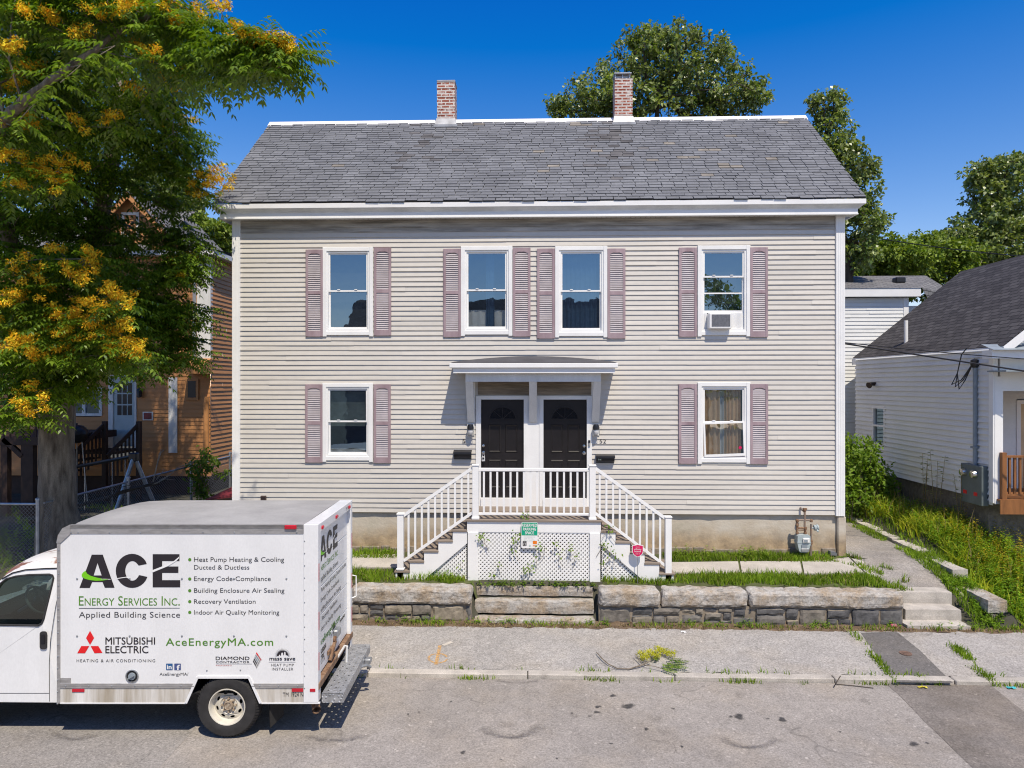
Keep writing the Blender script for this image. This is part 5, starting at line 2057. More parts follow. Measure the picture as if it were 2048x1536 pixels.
mb.tube([pt(1594, 1060), pt(1611, 1060)], 0.012, 8)
for px, py, r in ((1594, 1041, 0.035), (1622, 1041, 0.035), (1594, 1050, 0.034), (1610, 1056, 0.036), (1594, 1066, 0.032), (1610, 1066, 0.032), (1609, 1020, 0.034), (1622, 1082, 0.032), (1622, 1086, 0.030)):
    mb.lathe(pt(px, py), (0, 0, 1), [(0, -r), (r * 0.8, -r * 0.8), (r, 0), (r * 0.8, r * 0.8), (0, r)], 10)
mb.box(mxp(1606), mxp(1613), -0.20, -0.14, mzp(1019), mzp(1016))
mk('fitting', mb, W['rust'], t, smooth=True)
mb = MB()
c = pt(1633.5, 1055)
mb.lathe((c[0] - 0.03, c[1], c[2]), (1, 0, 0.15), [(0.0, -0.035), (0.055, -0.03), (0.062, 0.0), (0.05, 0.015), (0.062, 0.03), (0.058, 0.055), (0.0, 0.06)], 16)
mb.tube([pt(1622, 1056), pt(1632, 1055)], 0.018, 8)
mb.tube([(c[0] - 0.005, c[1], c[2]), (c[0] - 0.005, c[1] - 0.06, c[2] - 0.07)], 0.02, 8)
mk('regulator', mb, W['meter'], t, smooth=True)
mb = MB()
yy = -0.11
mb.prism([(PX(1661, yy), 0.93), (PX(1674, yy), 0.93), (PX(1674, yy), 0.97), (PX(1671, yy), 1.0), (PX(1661, yy), 1.01)], lambda a, b: (a, yy, b), lambda a, b: (a, yy + 0.12, b))
tag(mk('fallen_slate', mb, W['slate'], None, loc=(PX(1667, yy), yy, 0.93)), 'broken dark roof slate lying by the foundation corner', 'slate')


# ------------------------------------------------------------------ stone walls and steps
from mathutils import noise as MN


def rough_block(mb, x0, x1, y0, y1, z0, z1, amp=0.012, step=0.09, freq=5.0, m=0, round_=0.02):
    """a hewn stone: box cut into a grid, edges eased, faces pitted"""
    nx_, ny_, nz_ = (max(1, int((b - a) / step)) for a, b in ((x0, x1), (y0, y1), (z0, z1)))
    sd = Vector((R.uniform(0, 99), R.uniform(0, 99), R.uniform(0, 99)))
    ctr = Vector(((x0 + x1) / 2, (y0 + y1) / 2, (z0 + z1) / 2))
    hx = Vector(((x1 - x0) / 2, (y1 - y0) / 2, (z1 - z0) / 2))

    def pt(p):
        p = Vector(p)
        q = p - ctr
        e = [abs(q[k]) / hx[k] > 0.999 for k in range(3)]
        if sum(e) >= 2:
            for k in range(3):
                if e[k]:
                    q[k] -= math.copysign(round_ * (0.6 + 0.5 * abs(MN.noise(p * 7 + sd))), q[k])
        v = MN.noise_vector(p * freq + sd) * amp + MN.noise_vector(p * freq * 3 + sd) * amp * 0.5
        return ctr + q + v
    def face(o, a, b, na, nb):
        o, a, b = Vector(o), Vector(a), Vector(b)
        vs = [pt(o + a * (i / na) + b * (j / nb)) for j in range(nb + 1) for i in range(na + 1)]
        mb.add(vs, [(j * (na + 1) + i, j * (na + 1) + i + 1, (j + 1) * (na + 1) + i + 1, (j + 1) * (na + 1) + i) for j in range(nb) for i in range(na)], m)
    dx, dy, dz = (x1 - x0, 0, 0), (0, y1 - y0, 0), (0, 0, z1 - z0)
    face((x0, y0, z0), dx, dz, nx_, nz_)
    face((x0, y1, z0), dz, dx, nz_, nx_)
    face((x0, y0, z1), dx, dy, nx_, ny_)
    face((x0, y0, z0), dz, dy, nz_, ny_)
    face((x1, y0, z0), dy, dz, ny_, nz_)
    return mb


def rubble_face(x0, x1, y, z0, z1):
    """fieldstones of mixed size fitted together, some the full height of the course"""
    mb = MB()
    x = x0
    H = z1 - z0
    while x < x1 - 0.05:
        L = min(R.uniform(0.22, 0.62), x1 - x)
        if x1 - x - L < 0.08:
            L = x1 - x
        u = R.random()
        cuts = [0.0, 1.0] if u < 0.16 else [0.0, R.uniform(0.35, 0.65), 1.0] if u < 0.68 else [0.0, R.uniform(0.22, 0.38), R.uniform(0.58, 0.75), 1.0]
        for c0, c1 in zip(cuts[:-1], cuts[1:]):
            parts = [(0.0, 1.0)]
            if (c1 - c0) < 0.55 and L > 0.26 and R.random() < 0.5:
                k = R.uniform(0.35, 0.65)
                parts = [(0.0, k), (k, 1.0)]
            for p0, p1 in parts:
                g_ = R.uniform(0.005, 0.016)
                rough_block(mb, x + L * p0 + g_, x + L * p1 - g_ * 0.4 + R.uniform(-0.012, 0.012), y + R.uniform(-0.03, 0.03), y + 0.2, z0 + H * c0 + g_ * 0.5, z0 + H * c1 - g_ * 0.6, 0.016, 0.05, 8, 0, 0.02)
        x += L
    return mb


def wall(label, x0, x1, joints, capz):
    t = thing('retaining_wall', label, 'stone wall', ((x0 + x1) / 2, Y_WALL, 0.15), group='stone retaining walls along the sidewalk')
    mk('rubble_course', rubble_face(x0, x1, Y_WALL + 0.035, 0.14, capz[0] + 0.0), W['rubble'], t)
    mb = MB()
    mb.box(x0 + 0.01, x1 - 0.01, Y_WALL + 0.075, Y_WALL + 0.35, 0.05, capz[0] + 0.02)
    mk('mortar', mb, W['mortar'], t)
    cuts = [x0] + joints + [x1]
    for a, b in zip(cuts[:-1], cuts[1:]):
        mb = MB()
        dz = R.uniform(-0.012, 0.012)
        rough_block(mb, a + 0.012, b - 0.012, Y_WALL + R.uniform(-0.015, 0.015), Y_WALL + 0.42, capz[0] + 0.005, capz[1] + dz, 0.024, 0.05, 5.0, 0, 0.028)
        mk('capstone', mb, W['granite'], t, smooth=False)
    return t


wx = lambda px: PX(px, Y_WALL)
wall('stone retaining wall with granite caps left of the middle steps, partly behind the truck', -9.3, wx(943), [-8.0, -6.1, -4.6, wx(700)], (0.455, 0.745))
wall('stone retaining wall with long granite caps between the middle steps and the right steps', wx(1197), wx(1811), [wx(1323), wx(1498)], (0.45, 0.74))

t = thing('stone_steps', 'three worn granite steps in the gap before the lattice porch', 'steps', (wx(1068), Y_WALL, 0.15))
xa, xb = wx(946), wx(1193)
for (y0, y1, z0, z1) in ((-2.10, -1.78, 0.06, 0.220), (-1.83, -1.52, 0.242, 0.465), (-1.60, -1.40, 0.495, 0.675)):
    mb = MB()
    rough_block(mb, xa + R.uniform(0, 0.02), xb - R.uniform(0, 0.02), y0, y1, z0, z1, 0.009, 0.08, 4, 0, 0.012)
    mk('step', mb, W['granite'], t)
t = thing('stone_steps', 'three pale granite steps at the right end of the wall leading to the side path', 'steps', (wx(1870), Y_WALL, 0.15))
for (px0, px1, y0, y1, z0, z1) in ((1815, 1943, -2.16, -1.80, 0.05, 0.225), (1811, 1924, -1.86, -1.45, 0.18, 0.41), (1797, 1905, -1.52, -0.95, 0.38, 0.615)):
    mb = MB()
    rough_block(mb, PX(px0, y0), PX(px1, y0), y0, y1, z0, z1, 0.006, 0.09, 4, 0, 0.01)
    mk('step', mb, W['kerb'], t)

y = -1.92
k = 0
GRP = 'granite edging stones of the side path'
while y < 3.9:
    L = 1.05 if k == 0 else R.uniform(0.85, 1.35)
    x0 = 7.90 + 0.012 * y + R.uniform(-0.015, 0.015)
    base = float(hgt(7.7, y + L / 2))
    if k == 0:
        z0, z1, w_ = 0.36, 0.60, 0.40
    else:
        z0, z1, w_ = base - 0.1, base + 0.075, 0.30
    mb = MB()
    rough_block(mb, x0 + (0.05 if k == 0 else 0), x0 + w_, y + 0.012, y + L - 0.012, z0, z1, 0.01, 0.09, 4, 0, 0.014)
    lab = 'thick rust-stained granite block at the street end of the path edging' if k == 0 else 'flat granite edging stone, %s back from the thick end block along the side path' % ('', 'first', 'second', 'third', 'fourth', 'fifth', 'sixth', 'seventh', 'eighth')[k]
    tag(mk('edging_stone', mb, W['kerb'] if k else W['granite'], None, loc=(x0 + w_ / 2, y + L / 2, z0)), lab, 'edging stone', GRP)
    y += L
    k += 1
mb = MB()
for a, b, c, d in ((7.95, 8.15, 0.14, 0.36), (8.15, 8.36, 0.14, 0.37), (7.75, 7.94, 0.12, 0.24)):
    rough_block(mb, a, b, -1.90, -1.4, c, d, 0.012, 0.08, 6, 0, 0.02)
tag(mk('rubble_footing', mb, W['rubble'], None, loc=(8.1, -1.9, 0.14)), 'dark rubble stones under the thick edging block', 'stones')

# small round cover in the dark sidewalk patch
c = G(1811, 1306, 0.12)
zc = float(walk_z(c.x, c.y)) + 0.005
mb = MB()
mb.lathe((c.x, c.y, zc), (0, 0, 1), [(0.0, 0.006), (0.075, 0.006), (0.078, 0.010), (0.092, 0.010), (0.095, 0.0)], 24)
for k in range(5):
    mb.box(c.x - 0.05, c.x + 0.05, c.y - 0.05 + k * 0.022, c.y - 0.042 + k * 0.022, zc + 0.006, zc + 0.010)
tag(mk('valve_cover', mb, mat('iron_cover', (0.20, 0.13, 0.10), 0.7, 0.3, 15, metal=0.3), None, loc=(c.x, c.y, zc)), 'small round rusty iron cover in the dark sidewalk patch', 'valve cover')

# torn-off branch on the sidewalk
t = thing('fallen_branch', 'torn leafy twig with yellow seeds lying on the sidewalk', 'branch', tuple(G(1290, 1333, 0.1)))
gz = lambda px, py, h=0.0: Vector((*G(px, py, 0.11)[:2], float(walk_z(*G(px, py, 0.11)[:2])) + 0.012 + h))
mb = MB()
pts = [gz(1193, 1308, 0.03), gz(1203, 1318, 0.03), gz(1216, 1327, 0.02), gz(1235, 1334, 0.01), gz(1258, 1335, 0.01), gz(1285, 1330, 0.03), gz(1302, 1326, 0.06)]
mb.tube(pts, [0.006, 0.008, 0.009, 0.009, 0.010, 0.011, 0.009], 6)
mb.tube([gz(1285, 1330, 0.03), gz(1310, 1335, 0.05), gz(1335, 1340, 0.03)], 0.006, 6)
mb.tube([gz(1285, 1330, 0.03), gz(1270, 1316, 0.08)], 0.006, 6)
mk('twig', mb, W['bark'], t)


def seed_puff(centers, n, r, Lr=(0.022, 0.04), flat=0.6):
    C = np.repeat(np.array(centers), n, axis=0)
    d = unit(NR.normal(0, 1, (len(C), 3)))
    rr = r * NR.uniform(0.15, 1, len(C)) ** 0.6
    C = C + d * rr[:, None] * np.array([1, 1, flat])
    A = unit(NR.normal(0, 1, (len(C), 3)) + np.array([0, 0, -0.4]))
    Nn = unit(NR.normal(0, 1, (len(C), 3)) + np.array([0, 0, 0.5]))
    L = NR.uniform(*Lr, len(C))
    return leaf_cloud(C, A, Nn, L, L * 0.38)


cs = [gz(a, b, 0.08) for a, b in ((1283, 1316), (1300, 1313), (1318, 1308), (1330, 1312), (1342, 1316), (1290, 1322), (1312, 1318))]
V, F = seed_puff([tuple(c) for c in cs], 170, 0.085)
mk_np('seed_cluster', V, F, mat_leaf('pale_green_seed', (0.36, 0.36, 0.02), (0.62, 0.60, 0.06), 0.3, 0.7, 0.1, 2), t)


def pinnate(base, direction, L, droop, nl, ll, lw):
    """arrays for one compound leaf"""
    C, A, Nn, Ls = [], [], [], []
    d = Vector(direction).normalized()
    side = d.cross(Vector((0, 0, 1)))
    if side.length < 1e-3:
        side = Vector((1, 0, 0))
    side.normalize()
    p = Vector(base)
    up = side.cross(d).normalized()
    for i in range(1, nl + 1):
        f = i / nl
        dd = (d + Vector((0, 0, -droop * f * 1.5))).normalized()
        p = p + dd * (L / nl)
        if f < 0.18:
            continue
        upn = side.cross(dd).normalized()
        sz = ll * (1.0 - 0.45 * max(0, f - 0.5)) * R.uniform(0.85, 1.1)
        for s in (-1, 1):
            a = (side * s + dd * 0.55 + upn * R.uniform(-0.35, 0.05) + Vector((0, 0, -0.35))).normalized()
            C.append(p)
            A.append(a)
            Nn.append(upn + side * s * 0.25 + Vector((R.uniform(-0.2, 0.2), R.uniform(-0.2, 0.2), 0)))
            Ls.append(sz)
    C.append(p)
    A.append((d + Vector((0, 0, -droop * 1.5))).normalized())
    Nn.append(up)
    Ls.append(ll)
    return C, A, Nn, Ls


C, A, Nn, Ls = [], [], [], []
for a, b, dx_, dy_ in ((1325, 1330, 1, 0.1), (1330, 1325, 1, 0.5), (1335, 1332, 1, -0.3), (1320, 1335, 0.7, -0.7), (1305, 1326, 0.4, 0.9), (1340, 1326, 1, 0.2), (1318, 1330, 1, -0.5), (1330, 1336, 0.9, 0.3)):
    r_ = pinnate(gz(a, b, 0.06), (dx_, dy_, 0.1), 0.26, 0.3, 9, 0.085, 0.03)
    C += r_[0]; A += r_[1]; Nn += r_[2]; Ls += r_[3]
V, F = leaf_cloud(np.array([tuple(q) for q in C]), unit(np.array([tuple(q) for q in A])), unit(np.array([tuple(q) for q in Nn])), np.array(Ls), np.array(Ls) * 0.34)
V[:, 2] = np.maximum(V[:, 2], 0.12)
mk_np('foliage', V, F, W['leaf_ail'], t)
# twigs in the gutter
mb = MB()
mb.tube([G(1668, 1374, 0.012), G(1672, 1366, 0.09), G(1681, 1352, 0.1)], 0.007, 5)
mb.tube([G(1671, 1368, 0.012), G(1705, 1371, 0.012), G(1747, 1376, 0.012)], 0.006, 5)
tag(mk('dry_twig', mb, W['bark_dark'], None, loc=tuple(G(1670, 1370, 0.0))), 'thin dark twig leaning on the kerb', 'twig')
# scraps
for px, py, z, nm, lab, col, sz in ((1367, 1265.5, 0.145, 'paper_scrap', 'white paper scrap at the back of the sidewalk', (0.75, 0.75, 0.75), 0.045), (2023, 1377, 0.004, 'wrapper', 'turquoise wrapper lying in the gutter', (0.05, 0.45, 0.5), 0.06), (850, 1352, 0.004, 'paper_scrap', 'white paper scrap in the gutter near the truck bumper', (0.75, 0.74, 0.7), 0.03), (1845, 1376, 0.004, 'seed_head', 'yellow seed tuft lying in the gutter at right', (0.6, 0.5, 0.05), 0.06)):
    c = G(px, py, z)
    mb = MB()
    n = 5
    vs = [(c.x + (i / n - 0.5) * 2 * sz, c.y + (j / 2 - 0.5) * sz + R.uniform(-0.01, 0.01), c.z + 0.008 + R.uniform(0, 0.018)) for j in range(3) for i in range(n + 1)]
    mb.add(vs, [(j * (n + 1) + i, j * (n + 1) + i + 1, (j + 1) * (n + 1) + i + 1, (j + 1) * (n + 1) + i) for j in range(2) for i in range(n)])
    tag(mk(nm, mb, mat(nm + '_colour', col, 0.7, 0.1, 20), None, loc=tuple(c)), lab, 'litter')
c = G(1787, 1256, 0.17)
mb = MB()
mb.lathe((c.x - 0.05, c.y, c.z + 0.035), (1, 0.2, 0), [(0.0, 0), (0.026, 0.003), (0.033, 0.012), (0.033, 0.10), (0.027, 0.112), (0, 0.112)], 14)
tag(mk('drink_can', mb, mat('can_red_white', (0.6, 0.45, 0.45), 0.35, 0.6, 25, col2=(0.5, 0.05, 0.08)), None, loc=tuple(c)), 'crushed red and white can in the weeds by the wall', 'can')

# ------------------------------------------------------------------ the box truck
DN, DF = 8.75, 10.62
S = DN / FPX
ca_, sa_ = math.cos(YAW), math.sin(YAW)
X0, D0 = -3.9, 9.7
troot = Vector((CAM.x + X0 * ca_ - D0 * sa_, CAM.y + X0 * sa_ + D0 * ca_, 0.0))
truck = thing('box_truck', 'small white box truck with ACE lettering parked at the kerb', 'truck', tuple(troot), YAW)
tx = lambda px, d=DN: (px - 1024) * d / FPX - X0
tz = lambda py, d=DN: CAM.z - (py - 768) * d / FPX
td = lambda d: d - D0
mkt = lambda name, mb, m, parent=truck, **kw: mk(name, mb, m, parent, world=False, **kw)
side = lambda off: (lambda a, b: (tx(a), td(DN) - off, tz(b)))

# cargo box: near wall, roof, front, far wall
mb = MB()
panel = [(121, 1084), (139, 1067), (607, 1067), (607, 1367), (504, 1367), (498, 1354), (396, 1354), (389, 1367), (121, 1367)]
mb.poly(panel, side(0.0))
mb.quad((tx(150), td(DF), 0.62), (tx(636), td(DF), 0.62), (tx(636), td(DF), tz(1056)), (tx(150), td(DF), tz(1056)))
mb.quad((tx(114.5), td(DN), 0.5), (tx(114.5), td(DF), 0.5), (tx(114.5), td(DF), tz(1085)), (tx(114.5), td(DN), tz(1085)))
box = mkt('cargo_box', mb, W['truck_white'])
mb = MB()
mb.box(tx(607), tx(636.5), td(DN) - 0.006, td(DN) + 0.12, tz(1405), tz(1049), ch=0.006)
mb.box(tx(607), tx(636.5), td(DF) - 0.12, td(DF), tz(1405), tz(1049), ch=0.006)
mb.box(tx(607), tx(636.4), td(DN) + 0.121, td(DF) - 0.121, tz(1068), tz(1049.2), ch=0.006)
mkt('rear_frame', mb, W['truck_white'], box)
# roof with a gently crowned skin and a bevelled nose
zr = tz(1050)
mb = MB()
prof = [(114.2, 1086), (118, 1070), (126, 1058), (138, 1052), (200, 1050), (560, 1050), (606.8, 1050)]
n = 10
vs = []
for (a, b) in prof:
    for i in range(n + 1):
        f = i / n
        d = DN + 0.012 + (DF - DN - 0.024) * f
        inset = 0.10 * (1 - min(f, 1 - f) / 0.1) if min(f, 1 - f) < 0.1 and a < 150 else 0
        vs.append((tx(a) + 0.5 * inset, td(d), tz(b) + 0.03 * math.sin(math.pi * f) * (1 if 130 < a < 600 else 0.2)))
fs = [(j * (n + 1) + i, (j + 1) * (n + 1) + i, (j + 1) * (n + 1) + i + 1, j * (n + 1) + i + 1) for j in range(len(prof) - 1) for i in range(n)]
mb.add(vs, fs)
mkt('roof_skin', mb, W['truck_roof'], box, smooth=True)
mb = MB()
mb.poly([(139, 1049), (607, 1049), (607, 1056), (139, 1056)], side(0.010))
mb.box(tx(139), tx(606.9), td(DN) - 0.010, td(DN) + 0.03, tz(1055.8), tz(1049.4), ch=0.004)
mb.box(tx(139), tx(606.9), td(DN) - 0.006, td(DN) + 0.004, tz(1067.6), tz(1056.2))
mb.box(tx(114), tx(121), td(DN) - 0.008, td(DN) + 0.03, tz(1407), tz(1085), ch=0.004)
mb.prism([(113.6, 1086), (121.5, 1086), (141, 1068), (141, 1049), (126, 1056), (117, 1070)], side(0.012), side(-0.02))
mb.box(tx(121.2), tx(389), td(DN) - 0.012, td(DN) + 0.02, tz(1376), tz(1366.5), ch=0.003)
mb.box(tx(504), tx(606.9), td(DN) - 0.012, td(DN) + 0.02, tz(1376), tz(1366.5), ch=0.003)
mb.box(tx(121.2), tx(389), td(DN) - 0.015, td(DN) - 0.0122, tz(1372.3), tz(1370.8))
mb.box(tx(504), tx(606.9), td(DN) - 0.015, td(DN) - 0.0122, tz(1372.3), tz(1370.8))
mb.box(tx(121.5), tx(142), td(DN) - 0.006, td(DN), tz(1366.3), tz(1355.5))
mkt('corner_rail', mb, W['alu'], box)
mb = MB()
mb.poly([(121, 1376), (386, 1376), (373.5, 1405), (121, 1405)], side(0.002))
mb.poly([(506.5, 1376), (607, 1376), (607, 1405), (520.5, 1405)], side(0.002))
mkt('skirt', mb, W['truck_skirt'], box)
mb = MB()
arch = [(372.5, 1405.5), (395.5, 1354), (498.5, 1354), (521.5, 1405.5)]
for a, b in zip(arch[:-1], arch[1:]):
    mb.bar(side(0.004)(*a), side(0.004)(*b), 0.03, 0.018, (0, -1, 0))
mb.box(tx(121), tx(373), td(DN) - 0.006, td(DN) + 0.02, tz(1407.5), tz(1404.8))
mb.box(tx(521), tx(640), td(DN) - 0.006, td(DN) + 0.02, tz(1407.5), tz(1404.8))
mkt('wheel_arch_trim', mb, W['truck_white'], box)
# rivets
mb = MB()


def dome(px, py, r, off=0.002):
    mb.lathe(side(off)(px, py), (0, -1, 0), [(r, 0), (r * 0.8, r * 0.4), (0, r * 0.6)], 8)


for i in range(14):
    dome(118.5 - i * 0.22, 1100 + i * 23.6, 0.010, 0.009)
for i in range(8):
    dome(157 + i * 62.4, 1064.6, 0.010, 0.008)
dome(143, 1065, 0.010, 0.01)
for px in (154.5, 259.5, 364, 468, 573):
    for py in (1157.5, 1272):
        dome(px, py, 0.013)
for i in range(13):
    dome(609.5, 1072 + i * 24.5 + 10, 0.008, 0.008)
for px, py in ((414, 1341), (481, 1340)):
    dome(px, py, 0.010)
for i in range(6):
    dome(133 + i * 46, 1371, 0.010, 0.015)
for i in range(3):
    dome(520 + i * 38, 1371, 0.010, 0.015)
mkt('rivet_line', mb, W['galv'], box, smooth=True)
# filler cap
mb = MB()
c = side(0.0)(264.6, 1352)
mb.lathe(c, (0, -1, 0), [(0.080, 0.0), (0.082, 0.010), (0.070, 0.012), (0.066, 0.004)], 24)
fr = mkt('filler_ring', mb, W['galv'], box)
mb = MB()
mb.lathe(c, (0, -1, 0), [(0.066, 0.005), (0.0, 0.004)], 24)
mkt('filler_recess', mb, W['dark'], fr)
mb = MB()
mb.lathe((c[0], c[1] - 0.006, c[2]), (0, -1, 0), [(0.045, 0.0), (0.043, 0.014), (0.0, 0.016)], 16)
mb.bar((c[0] - 0.035, c[1] - 0.03, c[2] - 0.02), (c[0] + 0.035, c[1] - 0.03, c[2] + 0.02), 0.016, 0.02, (0, -1, 0))
mkt('filler_cap', mb, W['greymetal'], fr)
# reflectors and marker lamps
for a, b, c_, d_ in ((145, 169.5, 1377.5, 1383.5), (584, 606.5, 1376.5, 1383), (620, 631, 1377, 1383)):
    mb = MB()
    mb.box(tx(a), tx(b), td(DN) - 0.012, td(DN) - 0.0025, tz(d_), tz(c_), ch=0.002)
    mkt('reflector', mb, W['red'], box)
mb = MB()
mb.box(tx(570), tx(594), td(DN) - 0.03, td(DN) - 0.0101, tz(1058), tz(1049.5), ch=0.008)
mkt('marker_lamp', mb, W['red'], box)
XR_ = tx(636.5)
for d, w_ in ((8.93, 0.07), (9.65, 0.09), (10.40, 0.07)):
    mb = MB()
    mb.box(XR_ - 0.004, XR_ + 0.02, td(d) - w_ / 2, td(d) + w_ / 2, zr - 0.085, zr - 0.045, ch=0.006)
    mkt('marker_lamp', mb, W['red'], box)
for d in (8.78, 10.585):
    for zz in (2.05, 1.45, 0.95):
        mb = MB()
        mb.box(XR_ + 0.0005, XR_ + 0.003, td(d) - 0.012, td(d) + 0.012, zz - 0.11, zz + 0.11)
        mkt('reflector', mb, W['red'], box)
# rear roll-up door
XD = XR_ - 0.05
d0, d1 = 8.872, 10.498
zb, zt = 0.70, tz(1068) - 0.002
mb = MB()
nr = 5
for i in range(nr):
    a, b = zb + (zt - zb) * i / nr, zb + (zt - zb) * (i + 1) / nr
    mb.box(XD - 0.03, XD, td(d0), td(d1), a + 0.004, b - 0.004, ch=0.004)
mb.quad((XD - 0.02, td(d0), zb), (XD - 0.02, td(d1), zb), (XD - 0.02, td(d1), zt), (XD - 0.02, td(d0), zt))
door = mkt('rear_door', mb, W['truck_white'], truck)
mb = MB()
mb.box(XD - 0.02, XR_ + 0.01, td(8.76), td(DF - 0.01), 0.60, 0.685, ch=0.006)
mkt('door_sill', mb, W['rust'], truck)
rear = lambda off: (lambda a, b: (XD + off, td(a), b))
# latch and grab handles
mb = MB()
dl = 9.45
mb.box(XD + 0.002, XD + 0.03, td(dl) - 0.10, td(dl) + 0.14, 0.80, 0.86, ch=0.008)
mb.bar((XD + 0.03, td(dl) - 0.05, 0.72), (XD + 0.06, td(dl) + 0.10, 0.93), 0.04, 0.035)
mb.lathe((XD + 0.05, td(dl) + 0.1, 0.95), (1, 0, 0), [(0, -0.02), (0.04, -0.01), (0.04, 0.02), (0, 0.03)], 12)
mkt('latch', mb, W['rust'], door)
mb = MB()
mb.box(XD + 0.004, XD + 0.07, td(dl) + 0.22, td(dl) + 0.40, 0.92, 1.02, ch=0.012)
mkt('latch_cover', mb, W['galv'], door)
mb = MB()
mb.tube([(XR_ + 0.0, td(9.72), 0.64), (XR_ + 0.10, td(9.72), 0.80), (XR_ + 0.12, td(9.76), 0.78), (XR_ + 0.10, td(9.80), 0.52)], 0.016, 8)
mkt('grab_strap', mb, W['white'], truck, smooth=True)
mb = MB()
mb.tube([(XR_ + 0.0, td(DF + 0.0), 1.52), (XR_ + 0.05, td(DF + 0.03), 1.50), (XR_ + 0.05, td(DF + 0.03), 1.20), (XR_ + 0.0, td(DF), 1.18)], 0.010, 8)
mkt('grab_handle', mb, W['white'], truck, smooth=True)
# step bumper of perforated tread plate
bx0, bx1, bz = XR_ + 0.03, XR_ + 0.30, 0.545
b0, b1 = 8.80, 10.46
holes = []
for r in range(3):
    for k in range(11):
        cx_, cy_ = bx0 + 0.06 + 0.075 * r, b0 + 0.09 + 0.15 * k + (0.075 if r % 2 else 0)
        if cy_ < b1 - 0.05:
            holes.append([(cx_ + 0.013 * math.cos(2 * math.pi * q / 7), cy_ + 0.013 * math.sin(2 * math.pi * q / 7)) for q in range(7)])
mb = MB()
mb.poly([[(bx0, b0), (bx1, b0), (bx1, b1), (bx0, b1)]] + holes, lambda a, b: (a, td(b), bz))
mb.poly([[(bx0, b0), (bx1, b0), (bx1, b1), (bx0, b1)]] + holes, lambda a, b: (a, td(b), bz - 0.006))
mb.box(bx1 - 0.008, bx1, td(b0), td(b1), bz - 0.115, bz - 0.0001)
mb.box(bx0, bx1 - 0.009, td(b0), td(b0) + 0.008, bz - 0.115, bz - 0.0065)
mb.box(bx0, bx1 - 0.009, td(b1) - 0.008, td(b1), bz - 0.115, bz - 0.0065)


def mat_tread():
    m, t_, b_ = _new('tread_plate')
    vec = t_.nodes.new('ShaderNodeTexCoord').outputs['Object']
    v = t_.nodes.new('ShaderNodeTexVoronoi')
    v.inputs['Scale'].default_value = 26
    t_.links.new(vec, v.inputs['Vector'])
    c_ = _ramp(t_, _noise(t_, vec, 9, 5), [(0.3, (0.30, 0.31, 0.32)), (0.7, (0.50, 0.51, 0.52))])
    t_.links.new(c_, b_.inputs['Base Color'])
    b_.inputs['Metallic'].default_value = 0.6
    b_.inputs['Roughness'].default_value = 0.48
    _bump(t_, b_, _ramp(t_, v.outputs['Distance'], [(0.2, 1.0), (0.45, 0.0)]), 0.7, 0.01)
    return m


mkt('step_bumper', mb, mat_tread())
mb = MB()
mb.tube([(bx1 - 0.02, td(9.9), 0.44), (bx1 + 0.06, td(9.9), 0.46), (bx1 + 0.10, td(9.95), 0.42), (bx1 + 0.06, td(10.0), 0.38)], 0.022, 8)
mb.box(bx1, bx1 + 0.09, td(10.02), td(10.14), 0.42, 0.49, ch=0.01)
mkt('tow_hook', mb, W['galv'], truck, smooth=True)
# exhaust, mud flap, chassis
mb = MB()
e0, e1 = (tx(603, 8.9), td(9.35), 0.50), (tx(626, 8.75) + 0.03, td(8.80), 0.335)
mb.tube([e0, e1], 0.052, 14, cap=False)
mb.tube([e0, e1], 0.045, 14, cap=False)
mkt('exhaust_pipe', mb, W['rust'], truck, smooth=True)
mb = MB()
mb.add([(tx(535), td(8.80), 0.46), (tx(553), td(9.05), 0.46), (tx(551), td(9.05), 0.16), (tx(537), td(8.80), 0.12)], [(0, 1, 2, 3)])
mb.add([(tx(535) + 0.008, td(8.80), 0.46), (tx(553) + 0.008, td(9.05), 0.46), (tx(551) + 0.008, td(9.05), 0.16), (tx(537) + 0.008, td(8.80), 0.12)], [(0, 1, 2, 3)])
mkt('mud_flap', mb, W['rubber'])
mb = MB()
mb.quad((tx(115), td(DN + 0.02), 0.56), (tx(636), td(DN + 0.02), 0.56), (tx(636), td(DF - 0.02), 0.56), (tx(115), td(DF - 0.02), 0.56))
mb.box(tx(-260), tx(640), td(9.25), td(9.33), 0.36, 0.54)
mb.box(tx(-260), tx(640), td(10.05), td(10.13), 0.36, 0.54)
mb.box(tx(180), tx(330), td(9.0), td(9.24), 0.33, 0.54)
mb.tube([(tx(453), td(9.0), 0.40), (tx(453), td(10.4), 0.40)], 0.06, 10)
mb.lathe((tx(453), td(9.7), 0.40), (0, 1, 0), [(0, -0.2), (0.12, -0.16), (0.16, 0), (0.12, 0.16), (0, 0.2)], 12)
mb.box(tx(385), tx(508), td(9.12), td(9.14), 0.45, 0.74)
mb.box(tx(385), tx(508), td(DN + 0.03), td(9.12), 0.735, 0.745)
mkt('chassis', mb, W['dark'])


